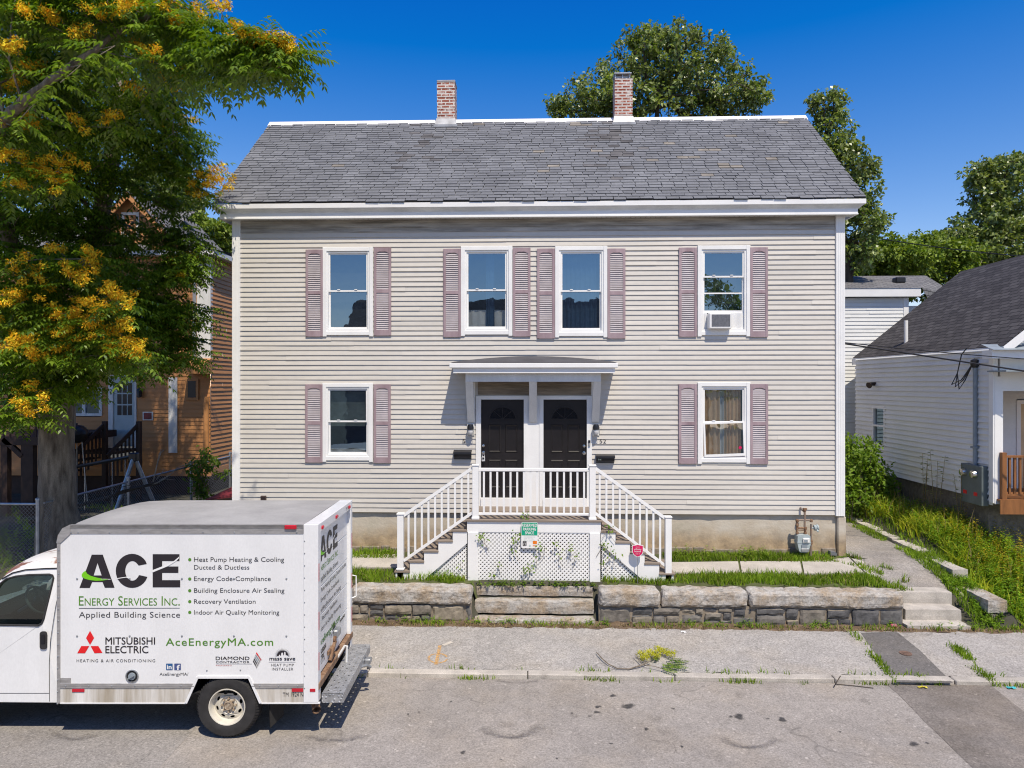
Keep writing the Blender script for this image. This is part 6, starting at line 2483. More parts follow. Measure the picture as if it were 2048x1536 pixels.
# wheels
def wheel(cx_, d, face, r=0.383):
    o = bpy.data.objects.new('wheel', None)
    COL.objects.link(o)
    o.parent = truck
    o.location = (cx_, td(d), r + 0.012)
    o.empty_display_size = 0.1
    if not face:
        o.rotation_euler = (0, 0, math.pi)
    m = MB()
    tw = 0.125
    m.lathe((0, 0, 0), (0, -1, 0), [(0.225, -tw), (0.30, -tw - 0.006), (0.35, -tw + 0.005), (r - 0.012, -tw + 0.025), (r, -tw + 0.05), (r, tw - 0.05), (r - 0.012, tw - 0.025), (0.355, tw - 0.002), (0.352, tw + 0.002), (0.30, tw + 0.008), (0.245, tw + 0.004), (0.228, tw - 0.006)], 48)
    for k in range(64):
        a = 2 * math.pi * k / 64
        for off in (-0.07, 0.0, 0.07):
            ca2, sa2 = math.cos(a + off * 0.5), math.sin(a + off * 0.5)
            if off == 0.07:
                p = (ca2 * (r - 0.012), -0.118 + 0.02, sa2 * (r - 0.012))
                m.bar((ca2 * (r - 0.03), -0.121, sa2 * (r - 0.03)), (ca2 * (r + 0.003), -0.075, sa2 * (r + 0.003)), 0.016, 0.012, (ca2, 0, sa2))
    mk('tyre', m, W['rubber'], o, world=False, smooth=True)
    m = MB()
    m.lathe((0, 0, 0), (0, -1, 0), [(0.229, 0.11), (0.226, 0.125), (0.216, 0.124), (0.205, 0.10), (0.200, 0.05), (0.192, 0.03)], 40)
    hs_ = []
    for k in range(8):
        a = 2 * math.pi * (k + 0.35) / 8
        cx2, cz2 = 0.152 * math.cos(a), 0.152 * math.sin(a)
        hs_.append([(cx2 + 0.017 * math.cos(q) * math.cos(a) - 0.029 * math.sin(q) * math.sin(a), cz2 + 0.017 * math.cos(q) * math.sin(a) + 0.029 * math.sin(q) * math.cos(a)) for q in [2 * math.pi * w_ / 10 for w_ in range(10)]])
    circ = [(0.192 * math.cos(2 * math.pi * k / 40), 0.192 * math.sin(2 * math.pi * k / 40)) for k in range(40)]
    inn = [(0.112 * math.cos(2 * math.pi * k / 24), 0.112 * math.sin(2 * math.pi * k / 24)) for k in range(24)]
    m.poly([circ, inn] + hs_, lambda a, b: (a, -0.03 - 0.42 * max(0, 0.192 - math.hypot(a, b)), b))
    m.lathe((0, 0, 0), (0, -1, 0), [(0.112, 0.0635), (0.098, 0.050), (0.03, 0.050), (0.0, 0.05)], 24)
    mk('rim', m, W['rim'], o, world=False, smooth=True)
    m = MB()
    m.lathe((0, 0, 0), (0, -1, 0), [(0.20, -0.03), (0.0, -0.03)], 24)
    mk('brake_drum', m, W['dark'], o, world=False)
    m = MB()
    m.lathe((0, 0, 0), (0, -1, 0), [(0.062, 0.05), (0.058, 0.085), (0.045, 0.092), (0.042, 0.085), (0.0, 0.083)], 20)
    for k in range(8):
        a = 2 * math.pi * k / 8
        m.lathe((0.083 * math.cos(a), -0.05, 0.083 * math.sin(a)), (0, -1, 0), [(0.014, 0), (0.013, 0.03), (0.006, 0.035), (0.0, 0.035)], 6)
    mk('hub', m, W['rust_light'], o, world=False)
    return o


W['rust_light'] = mat('rusty_hub', (0.30, 0.17, 0.09), 0.7, 0.5, 40, col2=(0.50, 0.43, 0.33), metal=0.2)
wheel(tx(453.5), DN + 0.125, True)
wheel(tx(453.5), DF - 0.16, False)
wheel(tx(-96), DN + 0.24, True)
wheel(tx(-96), DF - 0.24, False)

# cab
DC = 8.86
cx = lambda px: tx(px, DC)
cz = lambda py: tz(py, DC)
ZB = cz(1256)


def cab(off, far=False):
    def fn(a, b):
        z = cz(b)
        d = DC + off + max(0, z - ZB) * 0.16
        if far:
            d = 2 * 9.69 - d
        return (cx(a), td(d), z)
    return fn


outline = [(121, 1140), (78, 1141), (39, 1143.5), (14, 1149.5), (-6, 1161), (-78, 1240), (-190, 1272), (-262, 1292), (-270, 1330), (-272, 1392), (-168, 1400), (-160, 1372), (-135, 1346), (-96, 1338), (-57, 1346), (-32, 1372), (-24, 1404), (121, 1405)]
hole = [(-62, 1249), (-8, 1170), (2, 1162), (20, 1157), (46, 1154), (88, 1153), (95, 1155), (97.5, 1160), (96, 1172), (86, 1238), (83, 1247), (77, 1251)]
mb = MB()
mb.poly([outline, hole], cab(0))
mb.poly([outline, hole], cab(0, True))
# hood, nose and back of the cab
def span(a, b):
    p, q = cab(0)(*a), cab(0)(*b)
    r_, s_ = cab(0, True)(*a), cab(0, True)(*b)
    mb.quad(p, q, s_, r_)


for a, b in zip(outline[5:9], outline[6:10]):
    span(a, b)
mb.quad(cab(0)(121, 1140), cab(0)(121, 1405), cab(0, True)(121, 1405), cab(0, True)(121, 1140))
body = mkt('cab_body', mb, W['truck_white'])
mb = MB()
vs, n = [], 12
top = [(121, 1140), (78, 1141), (39, 1143.5), (14, 1149.5), (-6, 1161)]
for (a, b) in top:
    p, q = Vector(cab(0.0)(a, b)), Vector(cab(0.0, True)(a, b))
    for i in range(n + 1):
        f = i / n
        v = p.lerp(q, f)
        v.z += 0.10 * (1 - (2 * f - 1) ** 4) * (1.0 if a > 20 else 0.8)
        v.x -= 0.10 * (1 - (2 * f - 1) ** 2) * (1 if a < 20 else 0)
        vs.append(v)
mb.add(vs, [(j * (n + 1) + i, (j + 1) * (n + 1) + i, (j + 1) * (n + 1) + i + 1, j * (n + 1) + i + 1) for j in range(len(top) - 1) for i in range(n)])


def mat_peel():
    m, t_, b_ = _new('peeling_roof_paint')
    vec = t_.nodes.new('ShaderNodeTexCoord').outputs['Object']
    mp_ = t_.nodes.new('ShaderNodeMapping')
    mp_.inputs['Scale'].default_value = (1.0, 2.2, 1)
    mp_.inputs['Location'].default_value = (0.35, 0.2, 0)
    t_.links.new(vec, mp_.inputs['Vector'])
    f = _ramp(t_, _noise(t_, mp_.outputs[0], 2.3, 4, 0.6), [(0.56, 0.0), (0.59, 1.0)])
    c_ = _mix(t_, f, (0.66, 0.655, 0.63), _ramp(t_, _noise(t_, vec, 14, 4), [(0.3, (0.16, 0.055, 0.03)), (0.7, (0.30, 0.15, 0.09))]))
    t_.links.new(c_, b_.inputs['Base Color'])
    b_.inputs['Roughness'].default_value = 0.5
    return m


mkt('cab_roof', mb, mat_peel(), body, smooth=True)
mb = MB()
mb.quad(cab(0.04)(-6, 1161), cab(0.04)(-78, 1240), cab(0.04, True)(-78, 1240), cab(0.04, True)(-6, 1161))
mkt('windshield', mb, W['autoglass'], body)
mb = MB()
mb.poly(hole, cab(0.018))
mkt('side_window', mb, W['autoglass'], body)
mb = MB()
pts = [Vector(cab(-0.004)(*p)) for p in hole]
mb.tube(pts + [pts[0]], 0.012, 6)
mkt('window_seal', mb, W['rubber'], body)
mb = MB()
dr = [(118, 1140.5), (78, 1141.5), (39, 1144), (14, 1150), (-6, 1161.5)]
mb.tube([cab(-0.006)(*p) for p in dr], 0.008, 6)
for seam in ([(113, 1168), (107, 1215), (101, 1280), (98.5, 1330), (99, 1403)], [(113, 1168), (112, 1146)]):
    for a, b in zip(seam[:-1], seam[1:]):
        mb.bar(cab(-0.0005)(*a), cab(-0.0005)(*b), 0.006, 0.002, (0, -1, 0))
mb.bar(cab(-0.0005)(99, 1386.5), cab(-0.0005)(-24, 1386.5), 0.005, 0.002, (0, -1, 0))
mkt('door_seam', mb, W['dark'], body)
mb = MB()
hd = rrect(80.5, 94.5, 1262.5, 1298, 5)
mb.prism(hd, cab(-0.012), cab(0.0))
hb_ = mkt('door_handle', mb, W['rubber'], body)
mb = MB()
mb.prism(rrect(83.5, 91.5, 1268, 1286, 3), cab(-0.020), cab(-0.0125))
mkt('handle_lever', mb, W['black'], hb_)
mb = MB()
mb.box(tx(-275, DC), tx(-215, DC), td(8.9), td(10.48), 0.42, 0.62, ch=0.03)
mkt('front_bumper', mb, W['galv'], truck)
mb = MB()
mb.box(cx(-274), cx(-262), td(8.95), td(9.2), cz(1325), cz(1300), ch=0.02)
mkt('headlight', mb, W['chrome'], body)
mb = MB()
mb.box(cx(-274), cx(-262), td(10.18), td(10.43), cz(1325), cz(1300), ch=0.02)
mkt('headlight', mb, W['chrome'], body)
mb = MB()
mb.box(cx(-275), cx(-262), td(9.25), td(10.13), cz(1335), cz(1300), ch=0.02)
mkt('grille', mb, W['black'], body)
# cab inside: dash, wheel, seats
mb = MB()
mb.box(cx(-80), cx(-18), td(9.05), td(10.35), cz(1300), cz(1247), ch=0.05)
mb.box(cx(40), cx(110), td(9.05), td(9.6), cz(1330), cz(1285), ch=0.06)
mb.box(cx(84), cx(112), td(9.05), td(9.6), cz(1290), cz(1185), ch=0.05)
mb.box(cx(40), cx(110), td(9.75), td(10.35), cz(1330), cz(1285), ch=0.06)
mb.box(cx(84), cx(112), td(9.75), td(10.35), cz(1290), cz(1195), ch=0.05)
mb.quad((cx(119), td(8.95), cz(1400)), (cx(119), td(10.4), cz(1400)), (cx(119), td(10.4), cz(1145)), (cx(119), td(8.95), cz(1145)))
mb.quad((cx(-90), td(8.9), cz(1390)), (cx(119), td(8.9), cz(1390)), (cx(119), td(10.45), cz(1390)), (cx(-90), td(10.45), cz(1390)))
mb.quad((cx(-60), td(8.93), cz(1390)), (cx(119), td(8.93), cz(1390)), (cx(119), td(8.93), cz(1258)), (cx(-60), td(8.93), cz(1258)))
mkt('cab_interior', mb, W['dark'], body)
mb = MB()
cs_ = Vector((cx(28), td(9.32), cz(1222)))
ax = Vector((0.85, 0.0, 0.53)).normalized()
a_ = ax.orthogonal().normalized()
b_ = ax.cross(a_)
mb.tube([cs_ + (a_ * math.cos(q) + b_ * math.sin(q)) * 0.19 for q in np.linspace(0, 2 * math.pi, 25)], 0.016, 8)
for q in (0.4, 2.2, 4.2):
    mb.bar(cs_, cs_ + (a_ * math.cos(q) + b_ * math.sin(q)) * 0.18, 0.03, 0.012)
mb.lathe(cs_, ax, [(0, -0.03), (0.06, -0.02), (0.06, 0.02), (0, 0.03)], 12)
mb.tube([cs_, cs_ - ax * 0.3], 0.03, 8)
mkt('steering_wheel', mb, mat('wheel_grey', (0.10, 0.12, 0.115), 0.5), body, smooth=True)
mb = MB()
mb.quad(cab(0.06)(70, 1168), cab(0.06)(82, 1167), cab(0.06)(82, 1172), cab(0.06)(70, 1173))
mkt('visor_sticker', mb, W['white'], body)

# ---- lettering on the near side, in photo pixels
fA = lambda u, v: (100 + u * 0.18226, 1080 + v * 0.18226)
fB = lambda u, v: (360 + u * 0.18226, 1080 + v * 0.18226)
on = side(0.003)
on2 = side(0.005)
PA = lambda off: (lambda a, b: side(off)(*fA(a, b)))
PB = lambda off: (lambda a, b: side(off)(*fB(a, b)))


def ace(mb, fn):
    mb.poly([(325, 525), (460, 160), (580, 160), (710, 523), (603, 523), (578, 462), (462, 462), (438, 525)], fn)


def ace_full(fn1, fn2, parent, off_name=''):
    mb = MB()
    mb.poly([[(325, 525), (460, 160), (580, 160), (710, 523), (603, 523), (578, 460), (464, 460), (438, 525)], [(480, 388), (568, 388), (523, 252)]], fn1)
    arc_o, arc_i = [], []
    for i in range(29):
        a = math.radians(24 + (336 - 24) * i / 28)
        arc_o.append((903 + 180 * math.cos(a), 338 - 187 * math.sin(a)))
    for i in range(21):
        a = math.radians(332 - (332 - 32) * i / 20)
        arc_i.append((905 + 78 * math.cos(a), 338 - 108 * math.sin(a)))
    mb.poly([(1063, 262)] + arc_o[1:-1] + [(1070, 404), (980, 384)] + arc_i[1:-1] + [(975, 280)], fn1)
    mb.poly([(1128, 155), (1422, 155), (1422, 230), (1232, 230), (1232, 290), (1410, 290), (1410, 360), (1232, 360), (1232, 440), (1430, 440), (1430, 518), (1128, 518)], fn1)
    mkt('lettering', mb, W['ink'], parent)
    mb = MB()
    mb.poly([(735, 418), (845, 401), (880, 410), (880, 428), (840, 410), (735, 426)], fn2)
    mb.poly([(1125, 330), (1235, 288), (1340, 240), (1365, 228), (1420, 180), (1418, 198), (1385, 231), (1300, 284), (1125, 356)], fn2)
    mb.poly([(560, 422), (668, 427), (668, 432), (560, 432)], fn2)
    mkt('swoosh_white', mb, W['white'], parent)
    mb = MB()
    up = [(392, 337), (410, 368), (450, 392), (510, 410), (580, 423), (640, 429)]
    dn = [(640, 434), (580, 443), (510, 446), (440, 438), (385, 424), (352, 400), (350, 378), (365, 355)]
    mb.poly(up + dn, fn2)
    mkt('swoosh_green', mb, W['lime'], parent)


ace_full(PA(0.003), PA(0.0055), box)


def T(mb, s, f, u0, u1, base, top, mm=None, **kw):
    mb = MB()
    mm = mm or mb_ink[0]
    put_text(mb, s, f(u0, 0)[0], f(u1, 0)[0], f(0, base)[1], f(0, top)[1] - f(0, base)[1], on, **kw)
    mkt('lettering', mb, mm, box)


mb_ink = [W['ink_green']]
mb = MB()
T(mb, 'Energy Services Inc.', fA, 318, 1425, 718, 616, small_caps=True)
T(mb, 'AceEnergyMA.com', fA, 1272, 1272 + (546.3 - 331.8) / 0.18226, 1158, 1078, space=1.12, bold=0.008)
for v in (215, 427, 555, 675, 793):
    p = fB(108, v)
    mb.poly([(p[0] + 3.2 * math.cos(q), p[1] + 3.2 * math.sin(q)) for q in np.linspace(0, 2 * math.pi, 15)[:-1]], on)
mkt('bullet_dots', mb, W['ink_green'], box)
mb_ink[0] = W['ink_grey']
mb = MB()
T(mb, 'Applied Building Science', fA, 318, 1428, 850, 788, space=1.05)
T(mb, 'Heat Pump Heating & Cooling', fB, 155, 1143, 238, 188)
T(mb, 'Ducted & Ductless', fB, 155, 762, 323, 275)
T(mb, 'Energy Code-Compliance', fB, 155, 997, 448, 399)
T(mb, 'Building Enclosure Air Sealing', fB, 155, 1147, 577, 528)
T(mb, 'Recovery Ventilation', fB, 155, 830, 698, 649)
T(mb, 'Indoor Air Quality Monitoring', fB, 155, 1090, 817, 768)
T(mb, 'HEATING & AIR CONDITIONING', fA, 293, 1155, 1340, 1308, space=1.25)
T(mb, 'AceEnergyMA/', fA, 1203, 1520, 1487, 1455)
mb.poly([fA(318, 746), fA(1425, 744), fA(1425, 749), fA(318, 752)], on)
mkt('divider_line', mb, W['ink_grey'], box)
mb = MB()
T(mb, 'HEAT PUMP', fB, 1003, 1250, 1385, 1357, space=1.15)
T(mb, 'INSTALLER', fB, 1010, 1243, 1430, 1401, space=1.15)
mb.poly([fB(975, 1337), fB(1268, 1337), fB(1268, 1340), fB(975, 1340)], on)
mb.poly([fB(395, 1357), fB(790, 1358), fB(790, 1361), fB(395, 1360)], on)
mkt('divider_line', mb, W['ink_grey'], box)
mb = MB()
put_text(mb, 'TM 1924 N', 566, 607, 1392.5, -8.0, side(0.007))
mkt('lettering', mb, W['ink_grey'], box)
mb_ink[0] = W['ink']
mb = MB()
T(mb, 'MITSUBISHI', fA, 610, 1153, 1145, 1068, bold=0.012)
T(mb, 'ELECTRIC', fA, 610, 1080, 1240, 1163, bold=0.012)
T(mb, 'DIAMOND', fB, 393, 763, 1315, 1279, bold=0.02)
T(mb, 'CONTRACTOR', fB, 395, 763, 1348, 1328, bold=0.012, space=1.1)
T(mb, 'mass save', fB, 983, 1265, 1320, 1278, bold=0.02)
cm = (1127, 1272)
half = [(cm[0] + 62 * math.cos(q), cm[1] - 60 * math.sin(q)) for q in np.linspace(0, math.pi, 17)]
sky_ = [(1065, 1272), (1085, 1272), (1088, 1258), (1098, 1255), (1102, 1268), (1110, 1268), (1112, 1240), (1122, 1230), (1132, 1240), (1134, 1262), (1142, 1262), (1144, 1228), (1152, 1222), (1158, 1228), (1160, 1262), (1172, 1262), (1176, 1272)]
mb.poly([fB(*p) for p in half + sky_[1:-1]], on)
for k in range(19):
    q = math.pi * k / 18
    a0_, a1_ = q - 0.045, q + 0.045
    mb.poly([fB(cm[0] + 58 * math.cos(a0_), cm[1] - 56 * math.sin(a0_)), fB(cm[0] + 92 * math.cos(q), cm[1] - 90 * math.sin(q)), fB(cm[0] + 58 * math.cos(a1_), cm[1] - 56 * math.sin(a1_))], on2)
mkt('emblem', mb, W['ink'], box)
mb = MB()
for q in ([(441, 995), (485, 1073), (441, 1150), (397, 1075)], [(345, 1163), (432, 1163), (385, 1242), (300, 1242)], [(447, 1163), (532, 1163), (577, 1238), (490, 1242)]):
    mb.poly([fA(*p) for p in q], on)
mkt('emblem', mb, W['rail_red'], box)
T(None, 'PREFERRED', fB, 395, 567, 1383, 1369, W['faded_red'], space=1.2)
# striped diamond
cols = [W['rail_red'], W['faded_red'], W['alu'], W['greymetal'], W['ink_grey']]
mb = MB()
dm = [(842, 1228), (897, 1310), (840, 1415), (798, 1335)]
for k in range(5):
    f0, f1 = k / 5 + 0.02, (k + 0.78) / 5
    L_ = lambda f: (842 + (798 - 842) * f, 1228 + (1335 - 1228) * f)
    Rr = lambda f: (897 + (840 - 897) * f, 1310 + (1415 - 1310) * f)
    for s in range(3):
        g0, g1 = s / 3, (s + 1) / 3
        mix = lambda p, q, w_: (p[0] + (q[0] - p[0]) * w_, p[1] + (q[1] - p[1]) * w_)
        a, b = L_(f0), Rr(f0)
        c, d = L_(f1), Rr(f1)
        mb.poly([fB(*mix(a, b, g0)), fB(*mix(a, b, g1)), fB(*mix(c, d, g1)), fB(*mix(c, d, g0))], on, (0 if k == 0 and s == 0 else 1 if k < 1 else 4 if (k > 2 and s < 2) else 3 if s < 2 else 2))
mkt('emblem', mb, cols, box)
for u0, m_, s in ((1275, W['blue_ink'], 'in'), (1365, W['blue_ink2'], 'f')):
    mb = MB()
    mb.poly([fA(*p) for p in rrect(u0, u0 + 72, 1355, 1427, 6)], on)
    ic = mkt('icon', mb, m_, box)
    mb = MB()
    put_text(mb, s, fA(u0 + (12 if s == 'in' else 28), 0)[0], fA(u0 + (60 if s == 'in' else 62), 0)[0], fA(0, 1415 if s == 'in' else 1427)[1], -(9.0 if s == 'in' else 10.5), on2, bold=0.03)
    mkt('lettering', mb, W['white'], ic)
# ---- lettering on the rear door
rA = lambda off: (lambda a, b: (XD + off, td(9.0 + (a - 325) / 1105 * 0.92), 2.43 - (b - 155) / 363 * 0.31))
ace_full(rA(0.002), rA(0.004), door)
rr = rear(0.002)


def rear_line(s_, a, b, base, cap, m_, fn=rr, **kw):
    mb = MB()
    put_text(mb, s_, a, b, base, cap, fn, **kw)
    mkt('lettering', mb, m_, door)


rear_line('Energy Services Inc.', 9.0, 9.95, 1.99, 0.085, W['ink_green'], small_caps=True)
rear_line('AceEnergyMA.com', 8.98, 10.05, 1.05, 0.085, W['ink_green'], bold=0.01)
rear_line('Applied Building Science', 9.0, 9.95, 1.86, 0.065, W['ink_grey'])
for k, (s, a, b) in enumerate((('Heat Pump Heating & Cooling  Ducted & Ductless', 8.90, 10.42), ('Energy Code-Compliance', 9.05, 10.0), ('Building Enclosure Air Sealing', 9.0, 10.1), ('Recovery Ventilation', 9.1, 9.9), ('Indoor Air Quality Monitoring', 9.0, 10.1))):
    rear_line(s, a, b, 1.72 - 0.125 * k, 0.055, W['ink_grey'])
rear_line('HEATING & AIR', 8.92, 9.25, 0.80, 0.03, W['ink_grey'])
rear_line('HEAT PUMP INSTALLER', 9.55, 9.9, 0.98, 0.03, W['ink_grey'])
rear_line('TM 1924 N', 10.2, 10.45, zr - 0.09, 0.05, W['ink_grey'], lambda a, b: (XR_ + 0.002, td(a), b))
rear_line('MITSUBISHI', 8.91, 9.30, 0.93, 0.065, W['ink'], bold=0.02)
rear_line('ELECTRIC', 8.91, 9.22, 0.845, 0.065, W['ink'], bold=0.02)
rear_line('DIAMOND', 10.05, 10.35, 1.0, 0.035, W['ink'], bold=0.02)
mb = MB()
mb.poly([(9.72 + 0.09 * math.cos(q), 1.03 + 0.085 * math.sin(q)) for q in np.linspace(0, math.pi, 13)], rr)
mkt('lettering', mb, W['ink'], door)


# ------------------------------------------------------------------ trees
def grow(trunk, targets, tip_r=0.008, seglen=0.45, sag=0.12, expo=2.3, wiggle=0.06, bias=0.35):
    """branch skeleton: trunk polylines [(pos, r), ...] and tips to reach. Returns MB of tapered limbs"""
    pos, par, rad = [], [], []
    for line in trunk:
        start = None
        if pos:
            d = [(p - Vector(line[0][0])).length for p in pos]
            start = int(np.argmin(d))
        prev = start if start is not None else -1
        for i, (p, r_) in enumerate(line):
            p = Vector(p)
            if prev >= 0 and i == 0 and (pos[prev] - p).length < 1e-3:
                continue
            pos.append(p)
            par.append(prev)
            rad.append(r_)
            prev = len(pos) - 1
    n0 = len(pos)
    arr = np.array([tuple(p) for p in pos])
    root = arr[0]
    tg = sorted(targets, key=lambda q: min(np.linalg.norm(arr - np.array(q), axis=1)))
    depth = np.zeros(n0)
    for q in tg:
        qa = np.array(q)
        d = np.linalg.norm(arr - qa, axis=1) + bias * depth[:len(arr)]
        d = d + np.where(arr[:, 2] > qa[2] + 0.3, 1.5, 0)
        k = int(np.argmin(d))
        a, b = Vector(arr[k]), Vector(q)
        L = (b - a).length
        ns = max(1, int(L / seglen))
        prev = k
        new = []
        for i in range(1, ns + 1):
            f = i / ns
            p = a.lerp(b, f)
            if i < ns:
                p += Vector((R.gauss(0, 1), R.gauss(0, 1), R.gauss(0, 1))) * wiggle * L / ns
                p.z += sag * L * f * (1 - f)
            pos.append(p)
            par.append(prev)
            rad.append(None)
            prev = len(pos) - 1
            new.append(tuple(p))
        arr = np.concatenate([arr, np.array(new)])
        depth = np.concatenate([depth, depth[k] + np.arange(1, ns + 1) * 0.5])
    n = len(pos)
    load = [0.0] * n
    haskid = [False] * n
    for i in range(n):
        if par[i] >= 0:
            haskid[par[i]] = True
    for i in range(n - 1, -1, -1):
        if not haskid[i]:
            load[i] += tip_r ** expo
        if par[i] >= 0:
            load[par[i]] += load[i]
    rr_ = [rad[i] if rad[i] is not None else load[i] ** (1 / expo) for i in range(n)]
    mb = MB()
    for line in trunk:                      # main stems: one smooth tube each
        pts = [Vector(q[0]) for q in line]
        rs = [q[1] for q in line]
        sp, sr = [], []
        for i in range(len(pts) - 1):
            p0, p1, p2, p3 = pts[max(i - 1, 0)], pts[i], pts[i + 1], pts[min(i + 2, len(pts) - 1)]
            for f in (0, 0.125, 0.25, 0.375, 0.5, 0.625, 0.75, 0.875):
                sp.append(0.5 * (2 * p1 + (p2 - p0) * f + (2 * p0 - 5 * p1 + 4 * p2 - p3) * f * f + (3 * p1 - p0 - 3 * p2 + p3) * f ** 3))
                sr.append(rs[i] + (rs[i + 1] - rs[i]) * f)
        sp.append(pts[-1])
        sr.append(rs[-1])
        mb.tube(sp, sr, 20, cap=False)
    for i in range(n):
        if par[i] >= 0 and rad[i] is None:
            p, c = par[i], i
            ra = rr_[p] if (rad[c] is not None) else min(rr_[p], rr_[c] * 1.25)
            thick = max(ra, rr_[c])
            mb.tube([pos[p], pos[c]], [ra, rr_[c]], 12 if thick > 0.12 else (7 if thick > 0.03 else 4), cap=False)
    return mb


def rough_trunk(mb, amp=0.03, freq=3.0):
    for i, v in enumerate(mb.v):
        p = Vector(v)
        q = MN.noise_vector(Vector((p.x * freq, p.y * freq, p.z * freq * 0.4))) * amp
        mb.v[i] = (p.x + q.x, p.y + q.y, p.z)


def blob_pts(px, py, rx, ry, y, dy, n, shell=0.55):
    """points in an ellipsoid whose outline in the photo is (px, py, rx, ry), at depth y"""
    c = P(px, py, y)
    k = (y - CAM.y) / FPX
    out = []
    for _ in range(n):
        v = Vector((R.gauss(0, 1), R.gauss(0, 1), R.gauss(0, 1))).normalized() * (R.uniform(shell ** 3, 1) ** (1 / 3))
        out.append((c.x + v.x * rx * k, c.y + v.y * dy, c.z + v.z * ry * k))
    return out


# the big tree with pinnate leaves by the fence
YT = -0.65
base = P(118, 1085, YT)
base.z = 0.70
tr = thing('street_tree', 'big dark tree with feathery leaves and orange-yellow seed clusters by the left fence', 'tree', tuple(base))
TP = lambda px, py, y: tuple(P(px, py, y))
trunkA = [(tuple(base - Vector((0, 0, 0.3))), 0.47), (TP(118, 1065, YT), 0.40), (TP(116, 1010, YT), 0.345), (TP(114, 930, YT), 0.32), (TP(116, 850, YT), 0.30), (TP(122, 780, YT), 0.28), (TP(150, 660, YT + 0.2), 0.24), (TP(180, 560, YT + 0.4), 0.215), (TP(196, 480, YT + 0.5), 0.20), (TP(204, 415, YT + 0.5), 0.18), (TP(222, 330, YT + 0.6), 0.15), (TP(236, 240, YT + 0.6), 0.13), (TP(238, 140, YT + 0.7), 0.11), (TP(235, 20, YT + 0.7), 0.10), (TP(225, -150, YT + 0.8), 0.09), (TP(200, -350, YT + 0.8), 0.06)]
trunkB = [(TP(122, 780, YT), 0.22), (TP(90, 650, YT - 0.3), 0.18), (TP(40, 520, YT - 0.8), 0.15), (TP(-15, 400, -2.2), 0.12), (TP(-20, 310, -3.2), 0.095), (TP(8, 245, -4.0), 0.078), (TP(45, 205, -4.4), 0.068), (TP(95, 165, -4.6), 0.058), (TP(135, 135, -4.6), 0.05), (TP(190, 100, -4.6), 0.042), (TP(235, 65, -4.6), 0.036), (TP(300, 30, -4.6), 0.026)]
trunkC = [(TP(-15, 400, YT - 1.2), 0.11), (TP(-60, 250, YT - 1.1), 0.10), (TP(-90, 60, YT - 0.8), 0.085), (TP(-110, -150, YT - 0.3), 0.07), (TP(-100, -380, YT), 0.05)]
trunkD = [(TP(236, 240, YT + 0.6), 0.07), (TP(290, 190, -1.6), 0.055), (TP(350, 140, -3.0), 0.042), (TP(420, 110, -4.3), 0.032), (TP(490, 100, -4.9), 0.02), (TP(550, 100, -5.1), 0.01)]
trunkE = [(TP(196, 480, YT + 0.5), 0.05), (TP(180, 425, YT + 0.3), 0.04), (TP(150, 380, YT), 0.03)]
